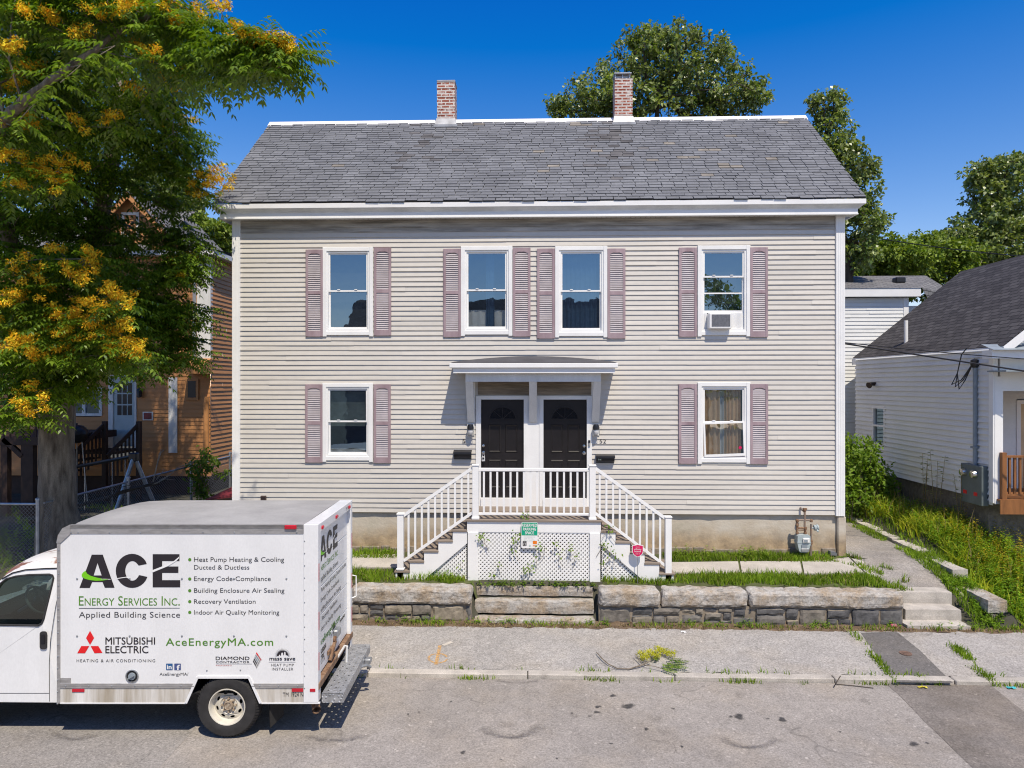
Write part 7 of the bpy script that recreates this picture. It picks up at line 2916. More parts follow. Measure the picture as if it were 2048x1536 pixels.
blobs = [
    (50, 45, 95, 85, -3.6, 1.2, 58), (170, 35, 110, 65, -3.9, 1.1, 58), (290, 40, 90, 60, -4.0, 0.9, 46), (385, 55, 70, 50, -4.3, 0.7, 44),
    (440, 105, 55, 42, -4.7, 0.4, 26), (490, 97, 46, 30, -5.0, 0.3, 16), (525, 112, 34, 22, -5.1, 0.25, 9), (485, 2, 40, 12, -4.6, 0.3, 9), (430, 0, 40, 18, -4.4, 0.4, 10), (370, 140, 50, 36, -4.2, 0.5, 18),
    (50, 190, 90, 80, -2.6, 1.2, 40), (170, 180, 100, 80, -2.2, 1.2, 46), (290, 160, 80, 80, -2.0, 0.9, 42), (310, 250, 70, 60, -1.4, 0.9, 46), (210, 290, 110, 65, -0.9, 1.1, 66), (345, 315, 45, 45, -0.6, 0.6, 26),
    (75, 300, 95, 70, -1.9, 1.0, 56), (400, 355, 38, 26, -0.6, 0.35, 14), (440, 365, 16, 14, -0.7, 0.2, 5), (55, 420, 90, 55, -1.9, 0.8, 44), (150, 395, 65, 50, -0.8, 0.8, 30),
    (300, 395, 60, 32, -0.2, 0.6, 14), (50, 530, 100, 60, -2.0, 0.8, 52), (165, 540, 80, 55, -1.9, 0.7, 44), (250, 500, 45, 40, -0.8, 0.6, 14), (340, 540, 55, 36, -0.6, 0.6, 32), (385, 505, 28, 26, -0.5, 0.4, 16), (340, 640, 65, 55, -0.4, 0.6, 62), (280, 610, 45, 70, -0.8, 0.5, 44), (360, 450, 45, 40, -0.3, 0.5, 20), (240, 470, 40, 60, -0.2, 0.5, 18), (110, 470, 80, 50, -0.6, 0.6, 36),
    (60, 640, 95, 55, -2.2, 0.7, 52), (180, 640, 85, 50, -2.2, 0.6, 46), (60, 730, 90, 45, -2.1, 0.6, 40), (190, 710, 80, 40, -2.1, 0.6, 36), (300, 715, 90, 28, -0.5, 0.6, 18), (120, 770, 80, 28, -1.9, 0.5, 24), (20, 810, 60, 45, -1.5, 0.6, 22), (425, 700, 14, 14, -0.8, 0.2, 3), (385, 715, 26, 14, -0.6, 0.3, 5),
    (-90, 300, 70, 350, -1.4, 1.4, 90), (-100, 650, 60, 150, -1.6, 1.0, 36),
    # the crown goes on above the picture and behind the front boughs
    (20, -130, 190, 110, 0.6, 1.6, 100), (200, -120, 150, 90, 0.4, 1.4, 60), (60, -340, 190, 130, 0.9, 1.8, 100), (160, -320, 120, 110, 0.8, 1.6, 50), (80, -520, 140, 90, 0.9, 1.6, 50), (-180, -200, 130, 240, 0.6, 1.8, 110), (60, -90, 150, 40, -3.4, 0.8, 30),
    (60, 120, 120, 120, 2.0, 1.0, 30), (40, -150, 180, 180, 2.4, 1.4, 70),  # extra foliage added to block sky light over the left yard
    (30, 60, 160, 120, 0.3, 1.0, 60), (150, 110, 110, 110, 0.4, 0.9, 44), (40, 350, 120, 150, 0.5, 0.9, 60), (150, 250, 90, 120, 0.5, 0.8, 44), (-60, 500, 110, 130, 0.6, 0.9, 40),
]
tips = []
for b in blobs:
    tips += blob_pts(*(b[:6] + (int(b[6] * 0.85),)))


def shades_house(q):
    """would this spray throw its shadow on the main house front or roof? (it is sunlit in the photo)"""
    k = -q[1] / -SUN_DIR.y if q[1] < 0 else 0.0
    k = -q[1] / (-SUN_DIR.y)
    xs, zs = q[0] - SUN_DIR.x * k, q[2] - SUN_DIR.z * k
    if xs > XL - 0.65 and zs > 1.2:
        return True
    k2 = (q[0] - PX(421, 6.8)) / SUN_DIR.x          # the sunlit right-hand wall of the ochre house
    y2, z2 = q[1] - SUN_DIR.y * k2, q[2] - SUN_DIR.z * k2
    return k2 > 0 and 6.6 < y2 < 10.5 and 1.8 < z2 < 6.4


tips = [q for q in tips if not shades_house(q)]
# hanging sprays that end the long limb
tips += [TP(a, b, y) for a, b, y in ((566, 108, -5.2), (556, 132, -5.2), (525, 146, -5.1), (505, 140, -5.0), (470, 150, -4.8), (535, 84, -5.1), (440, 150, -4.7), (400, 155, -4.5), (375, 175, -4.2), (545, 142, -5.2))]
seeds = [(100, 30), (40, 25), (20, 90), (90, 330), (562, 88), (520, 68), (500, 75), (575, 94), (540, 84), (552, 90), (470, 60), (440, 12), (410, 22), (280, 15), (250, 10), (60, 240), (130, 245), (30, 250), (60, 340), (120, 365), (100, 350), (30, 360), (370, 250), (345, 240), (420, 352), (435, 345), (410, 350), (445, 358), (410, 385), (400, 380), (150, 530), (60, 550), (180, 505), (160, 550), (190, 520), (230, 590), (215, 585), (245, 600), (120, 620), (150, 615), (180, 650), (165, 640), (200, 655), (220, 690), (250, 700), (270, 705), (255, 685), (50, 690), (20, 690), (80, 700), (35, 680), (140, 690), (110, 650), (345, 540), (355, 520), (20, 600), (45, 590), (5, 630), (80, 560), (100, 500), (60, 820), (70, 780), (45, 800), (110, 690), (75, 690), (30, 520), (190, 610), (230, 650), (235, 700), (125, 630), (140, 650), (20, 310), (10, 250), (15, 160), (60, 130), (140, 60), (200, 20), (330, 10), (360, 40), (310, 100), (270, 180), (220, 230), (330, 150), (140, 340)]


def seed_y(px, py):
    if px > 460:
        return -5.25
    if py < 130:
        return -4.9
    if py > 480 and px < 300:
        return -3.3
    if px > 330 and py > 200:
        return -0.75
    return -3.9


for px, py in seeds:
    for _ in range(2):
        q = tuple(P(px + R.gauss(0, 16), py + 16 + R.gauss(0, 8), seed_y(px, py) + R.uniform(0.05, 0.5)))
        if not shades_house(q):
            tips.append(q)
tips += [TP(a, b, y) for a, b, y in ((20, 250, -4.4), (60, 215, -4.9), (90, 190, -5.0), (120, 165, -5.1), (165, 130, -5.1), (200, 110, -5.1), (40, 240, -4.7), (230, 90, -5.0))]
limbs = grow([trunkA, trunkB, trunkC, trunkD, trunkE], tips, 0.006, 0.5, 0.10)
rough_trunk(limbs, 0.035, 6)
mk('trunk', limbs, W['bark'], tr, smooth=True)
C, A, Nn, Ls = [], [], [], []
for tp in tips:
    outside = tp[2] > P(0, -40, tp[1]).z
    nlv = R.randint(4, 6) if outside else R.randint(5, 8)
    a0_ = R.uniform(0, 6.28)
    for k in range(nlv):
        a = a0_ + 2 * math.pi * k / nlv + R.uniform(-0.4, 0.4)
        d = (math.cos(a), math.sin(a), R.uniform(-0.35, 0.5))
        if outside:
            q = pinnate(tp, d, R.uniform(0.5, 0.8), R.uniform(0.25, 0.55), 5, 0.22, 0.1)
        else:
            q = pinnate(tp, d, R.uniform(0.38, 0.66), R.uniform(0.25, 0.6), 7, R.uniform(0.105, 0.145), 0.03)
        C += q[0]; A += q[1]; Nn += q[2]; Ls += q[3]
tv = lambda l: np.array([(q[0], q[1], q[2]) for q in l])
V, F = leaf_cloud(tv(C), unit(tv(A)), unit(tv(Nn)), np.array(Ls), np.array(Ls) * 0.37)
mk_np('crown', V, F, W['leaf_ail'], tr)
cs = []
for px, py in seeds:
    y = seed_y(px, py)
    for k in range(R.randint(4, 8)):
        cs.append(tuple(P(px + R.gauss(0, 15), py + R.gauss(0, 9), y + R.uniform(-0.25, 0.5))))
V, F = seed_puff(cs, 58, 0.10, (0.035, 0.065), 0.7)
so = mk_np('seed_clusters', V, F, W['seed'], tr)
so['kind'] = 'stuff'


def leafy_tree(name, label, base, blobs_, n_leaf, leaf, m, trunk_r=0.3, tops=None, cr=0.38, group=None, bark='bark_dark', trunk_top=None, flat=0.8, dense=1):
    """broad-leaved tree: blobs give crown outline; leaves sit in clumps at the twig ends"""
    t = thing(name, label, 'tree', base, group=group)
    tips_ = []
    tot = sum(b[6] for b in blobs_)
    for b in blobs_:
        b = b[:6] + (int(b[6] * dense),)
        tips_ += blob_pts(*b)
        for q in blob_pts(b[0], b[1], b[2] * 1.16, b[3] * 1.2, b[4], b[5] * 1.1, max(2, b[6] // 4), 0.95):
            if q[2] > P(b[0], b[1], b[4]).z - 0.1:
                tips_.append(q)
    bt = Vector(base)
    topz = max(q[2] for q in tips_)
    mx_ = np.mean([q[0] for q in tips_])
    my_ = np.mean([q[1] for q in tips_])
    tt = Vector(trunk_top) if trunk_top else Vector((mx_, my_, bt.z + (topz - bt.z) * 0.82))
    line = [(tuple(bt.lerp(tt, f) + Vector((0.15 * math.sin(5 * f), 0.1 * math.sin(7 * f), -0.2 if f == 0 else 0))), trunk_r * (1.15 - 0.95 * f)) for f in np.linspace(0, 1, 9)]
    mb_ = grow([line], tips_, 0.010, 0.9, 0.05, 2.2, 0.08)
    mk('trunk', mb_, W[bark], t, smooth=True)
    per = max(4, int(n_leaf / len(tips_)))
    C_ = np.repeat(np.array(tips_), per, axis=0)
    d = unit(NR.normal(0, 1, (len(C_), 3)))
    C_ = C_ + d * (cr * NR.uniform(0.1, 1.0, len(C_)) ** 0.7)[:, None] * np.array([1, 1, flat])
    A_ = unit(d * 0.8 + NR.normal(0, 0.6, (len(C_), 3)) + np.array([0, 0, -0.35]))
    N_ = unit(NR.normal(0, 0.7, (len(C_), 3)) + np.array([0.1, -0.2, 0.9]))
    L_ = leaf * NR.uniform(0.6, 1.25, len(C_))
    V_, F_ = leaf_cloud(C_, A_, N_, L_, L_ * 0.68)
    mk_np('crown', V_, F_, W[m], t)
    return t


# behind the main house
YB = 11.0
leafy_tree('maple_tree', 'rounded green tree rising behind the ridge around the right chimney', (PX(1320, YB), YB, 1.0),
           [(1180, 215, 80, 40, YB, 1.5, 30), (1250, 185, 80, 60, YB, 1.8, 40), (1340, 130, 80, 62, YB, 1.8, 46), (1300, 100, 60, 40, YB, 1.3, 18), (1400, 160, 80, 65, YB, 1.8, 44), (1460, 200, 70, 32, YB, 1.5, 24), (1510, 195, 28, 16, YB, 0.6, 6), (1330, 75, 22, 18, YB, 0.6, 6), (1440, 115, 20, 16, YB, 0.6, 5), (1270, 85, 18, 14, YB, 0.5, 4), (1115, 215, 18, 12, YB, 0.5, 4), (1320, 230, 180, 40, YB, 2.0, 50), (1330, 340, 160, 80, YB, 2.0, 30)],
           24000, 0.145, 'leaf_maple', 0.34, cr=0.20, dense=3, group='trees behind the main house')
YB = 8.8
leafy_tree('maple_tree', 'slim green tree just beyond the right end of the main house', (PX(1720, YB), YB, 1.1),
           [(1655, 210, 32, 26, YB, 0.7, 14), (1655, 270, 35, 45, YB, 0.9, 22), (1690, 330, 45, 40, YB, 1.0, 24), (1725, 345, 28, 16, YB, 0.5, 7), (1700, 400, 50, 45, YB, 1.0, 30), (1715, 460, 48, 45, YB, 1.0, 30), (1710, 510, 40, 35, YB, 0.9, 18), (1640, 330, 40, 60, YB, 0.9, 20), (1640, 440, 50, 70, YB, 0.9, 20), (1700, 300, 16, 12, YB, 0.3, 4)],
           15000, 0.135, 'leaf_maple', 0.22, cr=0.18, dense=3, group='trees behind the main house')
# far right
YB = 22
leafy_tree('oak_tree', 'tall dark green tree at the right edge behind the white house', (PX(2050, YB), YB, 1.0),
           [(1965, 350, 28, 22, YB, 1.0, 14), (2005, 340, 50, 28, YB, 1.5, 26), (1985, 390, 40, 30, YB, 1.4, 20), (2045, 400, 70, 60, YB, 2.5, 55), (1985, 450, 60, 45, YB, 2.5, 45), (1930, 480, 40, 35, YB, 1.6, 22), (2050, 480, 90, 55, YB, 2.5, 50), (1945, 360, 14, 8, YB, 0.4, 4), (1890, 495, 26, 26, YB, 1.0, 10), (1925, 520, 60, 30, YB, 2.0, 30), (1970, 500, 60, 40, YB, 2.0, 26)],
           26000, 0.19, 'leaf_maple', 0.4, cr=0.30, dense=2.5, group='trees along the right skyline')
for lab, px, spec, mname in (
        ('pale green rounded tree low on the skyline beside the main house corner', 1760, [(1735, 520, 50, 36, 16, 2.0, 34), (1790, 520, 50, 34, 16, 2.0, 36), (1740, 560, 60, 40, 16, 2.0, 30)], 'leaf_mid'),
        ('bushy mid-green tree between the pale tree and the tall dark tree', 1850, [(1845, 515, 45, 40, 19, 2.0, 36), (1890, 520, 45, 36, 19, 2.0, 34), (1850, 560, 70, 40, 19, 2.0, 34)], 'leaf_mid')):
    y = spec[0][4]
    leafy_tree('bushy_tree', lab, (PX(px, y), y, 1.0), spec, 15000, 0.18, mname, 0.2, cr=0.34, dense=2.2, group='trees along the right skyline')
# behind the left house
for lab, px, spec in (
        ('bushy green tree peeping between the ochre house and the main house', 420, [(410, 470, 40, 32, 20, 2.0, 34), (450, 480, 35, 30, 20, 2.0, 26), (430, 520, 60, 40, 20, 2, 20)]),
        ('grey-green tree showing through the gap under the big tree crown', 330, [(320, 370, 55, 50, 24, 2.5, 40), (370, 400, 40, 40, 24, 2.0, 24), (300, 430, 70, 50, 24, 2.0, 24)])):
    y = spec[0][4]
    leafy_tree('background_tree', lab, (PX(px, y), y, 1.0), spec, 12000, 0.2, 'leaf_mid' if px > 400 else 'leaf_maple', 0.2, cr=0.36, dense=2.2, group='trees behind the ochre house')

# shrub mass by the side of the right house and tall weeds along its wall
YS = 4.3
t = thing('leafy_bush', 'waist-high leafy green bush behind the main house corner', 'bush', (PX(1715, YS), YS, 1.1))
pts = []
for b in ((1715, 945, 42, 55, YS, 0.7, 70), (1740, 960, 38, 42, YS - 0.3, 0.6, 56), (1700, 990, 40, 36, YS - 0.6, 0.6, 44), (1765, 980, 26, 26, YS, 0.4, 26), (1698, 892, 14, 20, YS, 0.4, 16), (1735, 898, 20, 20, YS, 0.4, 16), (1715, 920, 40, 30, YS - 0.2, 0.6, 40), (1730, 1000, 50, 26, YS - 0.5, 0.5, 34)):
    pts += blob_pts(*b)
C_ = np.repeat(np.array(pts), 15, axis=0)
d = unit(NR.normal(0, 1, (len(C_), 3)))
C_ = C_ + d * (0.19 * NR.uniform(0.1, 1, len(C_)))[:, None]
V, F = leaf_cloud(C_, unit(d + NR.normal(0, 0.6, (len(C_), 3))), unit(NR.normal(0, 0.7, (len(C_), 3)) + np.array([0, -0.2, 0.9])), NR.uniform(0.09, 0.16, len(C_)), NR.uniform(0.05, 0.08, len(C_)))
mk_np('foliage', V, F, W['vine'], t)
mb = MB()
for p in pts[::4]:
    mb.tube([(p[0] + R.uniform(-0.1, 0.1), p[1], 1.0), p], 0.008, 4)
mk('stem', mb, W['bark_dark'], t)
for i, (px, pyt, pyb, y) in enumerate(((1848, 905, 990, 2.5), (1872, 900, 1000, 2.1), (1920, 925, 1005, 1.3))):
    t = thing('tall_weed', ['thin tall weed against the white side wall, left of the three', 'thin tall weed against the white side wall, middle of the three', 'thin tall weed beside the electric meter box'][i], 'weed', (PX(px, y), y, 1.0), group='tall weeds by the white house wall')
    zt, zb_ = PZ(px, pyt, y), PZ(px, pyb, y) - 0.4
    X = PX(px, y)
    mb = MB()
    C, A, Nn, Ls = [], [], [], []
    for k in range(3):
        ox = R.uniform(-0.12, 0.12)
        mb.tube([(X + ox * 0.3, y, zb_), (X + ox, y - 0.05, (zt + zb_) / 2), (X + ox * 1.6, y - 0.08, zt - 0.12 * k)], [0.008, 0.006, 0.003], 5)
        for q in range(34):
            f = R.random()
            a = R.uniform(0, 6.28)
            C.append((X + ox * (0.3 + 1.3 * f), y - 0.08 * f, zb_ + (zt - 0.12 * k - zb_) * f))
            A.append((math.cos(a), math.sin(a), 0.2))
            Nn.append((R.uniform(-.4, .4), R.uniform(-.4, .4), 1))
            Ls.append(R.uniform(0.05, 0.10))
    mk('stem', mb, W['dry'], t)
    V, F = leaf_cloud(tv(C), unit(tv(A)), unit(tv(Nn)), np.array(Ls), np.array(Ls) * 0.4)
    mk_np('foliage', V, F, W['leaf_maple'], t)

yv_ = PY - 0.03
t = thing('porch_vine', 'thin green vine threading through the white lattice under the porch', 'vine', (PX(1060, yv_), yv_, 0.7))
C, A, Nn, Ls = [], [], [], []
mb = MB()
spots_ = [(962, 1070, 12), (966, 1078, 6), (1032, 1072, 9), (1028, 1082, 8), (1110, 1085, 7), (1138, 1095, 9), (1070, 1117, 5), (1060, 1135, 12), (1050, 1142, 7), (1000, 1130, 5), (985, 1150, 7), (1028, 1098, 5), (1090, 1098, 5), (1153, 1113, 6), (1120, 1110, 4), (1082, 1090, 6), (1205, 1090, 8), (1213, 1096, 8), (1222, 1103, 8), (1232, 1110, 7), (1205, 1128, 5), (920, 1130, 4), (905, 1146, 5), (1048, 1031, 10), (1054, 1028, 7), (1215, 1054, 7), (1222, 1060, 5)]
for px, py, n_ in spots_:
    yy = yv_ - 0.03 if py > 1065 else (PY + 0.03 if py < 1040 else PY - 0.06)
    c = P(px, py, yy)
    for _ in range(n_):
        a = R.uniform(0, 6.28)
        C.append((c.x + R.gauss(0, 0.04), yy + R.uniform(-0.03, 0.01), c.z + R.gauss(0, 0.04)))
        A.append((math.cos(a), -0.3, math.sin(a) - 0.3))
        Nn.append((R.uniform(-.4, .4), -0.7, 0.6))
        Ls.append(R.uniform(0.035, 0.065))
    mb.tube([(c.x, yy + 0.02, c.z + 0.05), (c.x + R.uniform(-0.05, 0.05), yy + 0.02, c.z - 0.1), (c.x + R.uniform(-0.12, 0.12), yy + 0.02, c.z - 0.22)], 0.004, 4)
V, F = leaf_cloud(tv(C), unit(tv(A)), unit(tv(Nn)), np.array(Ls), np.array(Ls) * 0.55)
mk_np('foliage', V, F, W['vine'], t)
mk('stem', mb, W['bark'], t)


# ------------------------------------------------------------------ the white house at right
XH = PX(1990, 0.4)                       # its left side wall
YF, YBK = 0.4, 6.75
rh = thing('white_house', 'one-storey white clapboard house with a steep charcoal roof at right', 'house', (XH + 3, 3.5, 1.0))
zs0, ze = 1.95, 5.12
mb = MB()
yw0, yw1 = PX(0, 0), 0
wy1, wy0 = None, None


def ywall(px):
    """depth of the point of the side wall seen at column px"""
    t = (px - 1024.0) / FPX
    c, s = math.cos(YAW), math.sin(YAW)
    k = (t * c - s) / (c + t * s)
    return XH / k + CAM.y


wv0, wv1 = ywall(1771.5), ywall(1746.5)
zw0 = CAM.z - (889 - 768) / FPX * ((wv0 + wv1) / 2 - CAM.y)
zw1 = CAM.z - (811 - 768) / FPX * ((wv0 + wv1) / 2 - CAM.y)
siding(mb, (XH, YBK, 0), (0, -1, 0), (-1, 0, 0), YBK - YF, zs0, ze, [(YBK - wv1 + 0.06, YBK - wv0 - 0.06, zw0 + 0.05, zw1 - 0.05)], exp=0.125, lap=0.042, step=3, joints=False, wob=0.0005)
mk('side_wall', mb, W['white_siding'], rh)
mb = MB()
mb.box(XH + 0.05, XH + 7, YF + 0.3, YBK, 0.7, zs0)
mk('foundation', mb, W['rubble'], rh)
mb = MB()
mb.quad((XH + 0.02, YBK, zs0), (XH + 6.6, YBK, zs0), (XH + 6.6, YBK, ze), (XH + 0.02, YBK, ze))
mb.poly([(XH + 0.02, ze), (XH + 6.6, ze), (XH + 3.3, 7.7)], lambda a, b: (a, YBK, b))
mb.quad((XH + 6.6, YF, zs0), (XH + 6.6, YBK, zs0), (XH + 6.6, YBK, ze), (XH + 6.6, YF, ze))
mk('back_wall', mb, W['white_siding'], rh)
mb = MB()
mb.box(XH - 0.05, XH + 0.05, YF - 0.012, YF + 0.12, zs0 - 0.03, ze)
mk('corner_board', mb, W['white'], rh)
# side window
mb = MB()
for a, b, c, d in ((wv0, wv0 + 0.07, zw0, zw1), (wv1 - 0.07, wv1, zw0, zw1), (wv0 + 0.07, wv1 - 0.07, zw1 - 0.07, zw1), (wv0 + 0.07, wv1 - 0.07, zw0, zw0 + 0.07), (wv0 + 0.07, wv1 - 0.07, (zw0 + zw1) / 2 - 0.025, (zw0 + zw1) / 2 + 0.025)):
    mb.box(XH - 0.03, XH + 0.05, a, b, c, d)
wn = mk('window', mb, W['white'], rh)
mb = MB()
mb.quad((XH + 0.02, wv0, zw0), (XH + 0.02, wv1, zw0), (XH + 0.02, wv1, zw1), (XH + 0.02, wv0, zw1))
mk('pane', mb, W['glass_low'], wn)
mb = MB()
mb.quad((XH + 0.3, wv0 - 0.4, zw0 - 0.3), (XH + 0.3, wv1 + 0.4, zw0 - 0.3), (XH + 0.3, wv1 + 0.4, zw1 + 0.3), (XH + 0.3, wv0 - 0.4, zw1 + 0.3))
mk('room_wall', mb, W['room'], wn)
# main roof: left slope seen, gables front and back
ex0, ez0 = PX(1705, 7.0), PZ(1705, 716, 7.0)
rx, rz_ = PX(1921, 7.0), PZ(1921, 543, 7.0)
yr0, yr1 = 0.15, 7.0
sl = (rz_ - ez0) / (rx - ex0)
mb = MB()
mb.quad((ex0, yr1, ez0), (ex0, yr0, ez0), (rx, yr0, rz_), (rx, yr1, rz_))
mb.quad((2 * rx - ex0, yr0, ez0), (2 * rx - ex0, yr1, ez0), (rx, yr1, rz_), (rx, yr0, rz_))
mk('roof', mb, W['roof_dark'], rh)
mb = MB()
mb.box(ex0 + 0.005, ex0 + 0.03, yr0, yr1, ez0 - 0.20, ez0 - 0.012)
mb.box(ex0 + 0.031, XH + 0.02, yr0 + 0.03, yr1 - 0.03, ez0 - 0.20, ez0 - 0.17)
mk('eave_board', mb, W['white'], rh)
for yy in (yr0 - 0.03, yr1 + 0.003):
    for sx_, s_ in ((ex0, 1), (2 * rx - ex0, -1)):
        mb = MB()
        mb.prism([(sx_, ez0 - 0.02), (rx, rz_ - 0.02), (rx, rz_ - 0.22), (sx_, ez0 - 0.22)], lambda a, b: (a, yy, b), lambda a, b: (a, yy + 0.027, b))
        mk('rake_board', mb, W['white'], rh)
mb = MB()
fa_ = (XH, YF)
mb.poly([(XH, ze - 0.1), (XH + 6.6, ze - 0.1), (rx, rz_ - 0.2)], lambda a, b: (a, YF, b))
k = 0
z = ze + 0.0
while z < rz_ - 0.3:
    xx0 = XH + (z - ze) / sl
    mb.box(xx0, 2 * rx - xx0, YF - 0.012, YF, z, z + 0.012)
    z += 0.11
mk('gable_wall', mb, W['white_siding'], rh)
mb = MB()
mb.box(XH - 0.25, XH + 6.8, yr0 - 0.05, YF + 0.02, ze - 0.22, ze - 0.05)
mk('gable_return', mb, W['white'], rh)
mb = MB()
mb.add([(XH - 0.28, yr0 - 0.15, ze - 0.05), (XH + 6.9, yr0 - 0.15, ze - 0.05), (XH + 6.9, YF, ze + 0.08), (XH - 0.28, YF, ze + 0.08)], [(0, 1, 2, 3)])
mk('return_flashing', mb, W['greymetal'], rh)
# recessed porch: beam, column, back wall, door
PBK = YF + 1.5
mb = MB()
mb.box(XH + 0.10, XH + 6.6, YF - 0.01, YF + 0.16, PZ(2010, 782, YF), ze - 0.22)
mk('porch_beam', mb, W['white'], rh)
mb = MB()
mb.box(XH - 0.015, XH + 0.15, YF - 0.02, YF + 0.15, zs0 - 0.05, PZ(2010, 782, YF) + 0.3)
mk('porch_column', mb, W['white'], rh)
mb = MB()
mb.box(XH - 0.1, XH + 6.6, yr0 - 0.25, YF + 0.1, PZ(2010, 746, YF) + 0.02, PZ(2010, 746, YF) + 0.05)
mk('porch_drip_edge', mb, W['greymetal'], rh)
mb = MB()
xd0 = PX(2032, PBK)
siding(mb, (XH, PBK, 0), (1, 0, 0), (0, -1, 0), 6.5, zs0, 4.9, [(xd0 - XH + 0.02, xd0 - XH + 1.1, 0, PZ(2040, 800, PBK))], exp=0.11, step=3)
mb.quad((XH + 0.02, YF, zs0), (XH + 0.02, PBK, zs0), (XH + 0.02, PBK, 4.9), (XH + 0.02, YF, 4.9))
mk('porch_wall', mb, W['white_siding'], rh)
mb = MB()
zt_ = PZ(2040, 800, PBK)
mb.box(xd0, xd0 + 0.09, PBK - 0.03, PBK + 0.05, zs0, zt_)
mb.box(xd0 + 0.09, xd0 + 1.05, PBK - 0.03, PBK + 0.05, zt_ - 0.09, zt_)
mb.box(xd0 + 1.05, xd0 + 1.14, PBK - 0.03, PBK + 0.05, zs0, zt_)
mk('door_frame', mb, W['white'], rh)
mb = MB()
mb.box(xd0 + 0.09, xd0 + 1.05, PBK + 0.0, PBK + 0.04, zs0, zt_ - 0.09)
dr_ = mk('door', mb, mat('cream_door', (0.62, 0.46, 0.28), 0.5), rh)
mb = MB()
mb.box(xd0 + 0.22, xd0 + 0.55, PBK - 0.006, PBK - 0.0005, zt_ - 0.75, zt_ - 0.28)
mk('door_pane', mb, W['black'], dr_)
# porch deck and railing
dkz = PZ(2010, 998, YF - 0.05)
mb = MB()
mb.box(XH + 0.02, XH + 6.6, YF - 0.12, PBK, dkz - 0.04, dkz)
mk('porch_deck', mb, W['wood_tan'], rh)
mb = MB()
mb.box(XH + 0.02, XH + 6.6, YF - 0.14, YF - 0.1205, dkz - 0.30, dkz - 0.002)
mk('porch_skirt', mb, W['wood_tan'], rh)
mb = MB()
x0p = PX(2002, YF - 0.07)
rt = PZ(2010, 911, YF - 0.07)
mb.box(x0p, x0p + 0.09, YF - 0.115, YF - 0.025, dkz, rt + 0.06)
mk('railing_post', mb, W['wood_tan'], rh)
mb = MB()
mb.box(x0p + 0.09, XH + 3, YF - 0.115, YF - 0.025, rt - 0.04, rt)
mk('railing', mb, W['wood_tan'], rh)
mb = MB()
mb.box(x0p + 0.09, XH + 3, YF - 0.09, YF - 0.05, dkz + 0.07, dkz + 0.11)
mk('railing', mb, W['wood_tan'], rh)
for i in range(9):
    mb = MB()
    xx = x0p + 0.15 + i * 0.105
    mb.box(xx, xx + 0.04, YF - 0.09, YF - 0.05, dkz + 0.11, rt - 0.04)
    mk('baluster', mb, W['wood_tan'], rh)
# vent pipe on the roof, eave flood light
yv = min(np.linspace(0.3, 6.8, 400), key=lambda q: abs(ez0 + (PX(1812, q) - ex0) * sl - PZ(1812, 684, q)))
xv = PX(1812, yv)
zv = ez0 + (xv - ex0) * sl
mb = MB()
mb.tube([(xv, yv, zv - 0.1), (xv, yv, PZ(1812, 641, yv))], 0.05, 12)
mk('vent_pipe', mb, W['white'], rh, smooth=True)
yl_ = ywall(1752)
zl_ = CAM.z - (768 - 768) / FPX * 1
mb = MB()
mb.tube([(XH - 0.01, yl_, zl_), (XH - 0.12, yl_, zl_ + 0.0), (XH - 0.22, yl_ - 0.05, zl_ - 0.04)], [0.05, 0.05, 0.09], 10)
mk('flood_light', mb, mat('lamp_brown', (0.05, 0.03, 0.025), 0.5), rh, smooth=True)

# electric meter bank, mast, wires
ye = ywall(1957)
t = thing('electric_meter_box', 'grey twin electric meter box with a tall conduit on the white side wall', 'meter box', (XH - 0.1, ye, 2.0))
zc_ = lambda py, px=1957: CAM.z - (py - 768) / FPX * (ywall(px) - CAM.y)
ya_, yb_ = ywall(1979), ywall(1936)
mb = MB()
mb.box(XH - 0.012, XH - 0.002, ya_ - 0.12, yb_ + 0.05, zc_(998), zc_(888))
mk('backboard', mb, W['white'], t)
mb = MB()
mb.box(XH - 0.16, XH - 0.013, ya_, yb_, zc_(1002), zc_(926), ch=0.01)
bx_ = mk('meter_cabinet', mb, W['meter_dark'], t)
for f in (0.28, 0.78):
    mb = MB()
    yy = ya_ + (yb_ - ya_) * f
    mb.lathe((XH - 0.16, yy, zc_(943)), (-1, 0, 0), [(0.09, 0), (0.085, 0.05), (0.075, 0.09), (0.0, 0.10)], 16)
    mk('meter_dial', mb, W['chrome'], bx_, smooth=True)
    mb = MB()
    mb.box(XH - 0.166, XH - 0.1605, yy - 0.06, yy + 0.06, zc_(985), zc_(978))
    mk('warning_sticker', mb, W['rail_red'], bx_)
mb = MB()
mb.tube([(XH - 0.07, ye, zc_(928)), (XH - 0.07, ye, zc_(735))], 0.045, 10)
mb.box(XH - 0.13, XH - 0.005, ye - 0.07, ye + 0.07, zc_(894), zc_(890))
mk('conduit', mb, W['greymetal'], t, smooth=True)
mb = MB()
mb.lathe((XH - 0.08, ye, zc_(736)), (0, 0, 1), [(0.05, 0), (0.085, 0.05), (0.08, 0.16), (0.0, 0.2)], 12)
mk('weather_head', mb, W['black'], t, smooth=True)
mb = MB()
hd_ = Vector((XH - 0.12, ye, zc_(728)))
for k in range(3):
    mb.tube([hd_, hd_ + Vector((-0.1 - 0.04 * k, 0.1, -0.35)), hd_ + Vector((-0.16 - 0.05 * k, 0.22 + 0.05 * k, -0.55 + 0.05 * k)), hd_ + Vector((-0.15, 0.3, -0.2)), hd_ + Vector((-0.12, 0.2, 0.20)), hd_ + Vector((-0.1, 0.05, 0.33))], 0.012, 6)
mb.tube([(XH - 0.02, ywall(1983), zc_(762)), (XH - 0.03, ywall(1984), zc_(850)), (XH - 0.02, ywall(1982), zc_(975)), (XH - 0.05, ywall(1978), zc_(990))], 0.008, 6)
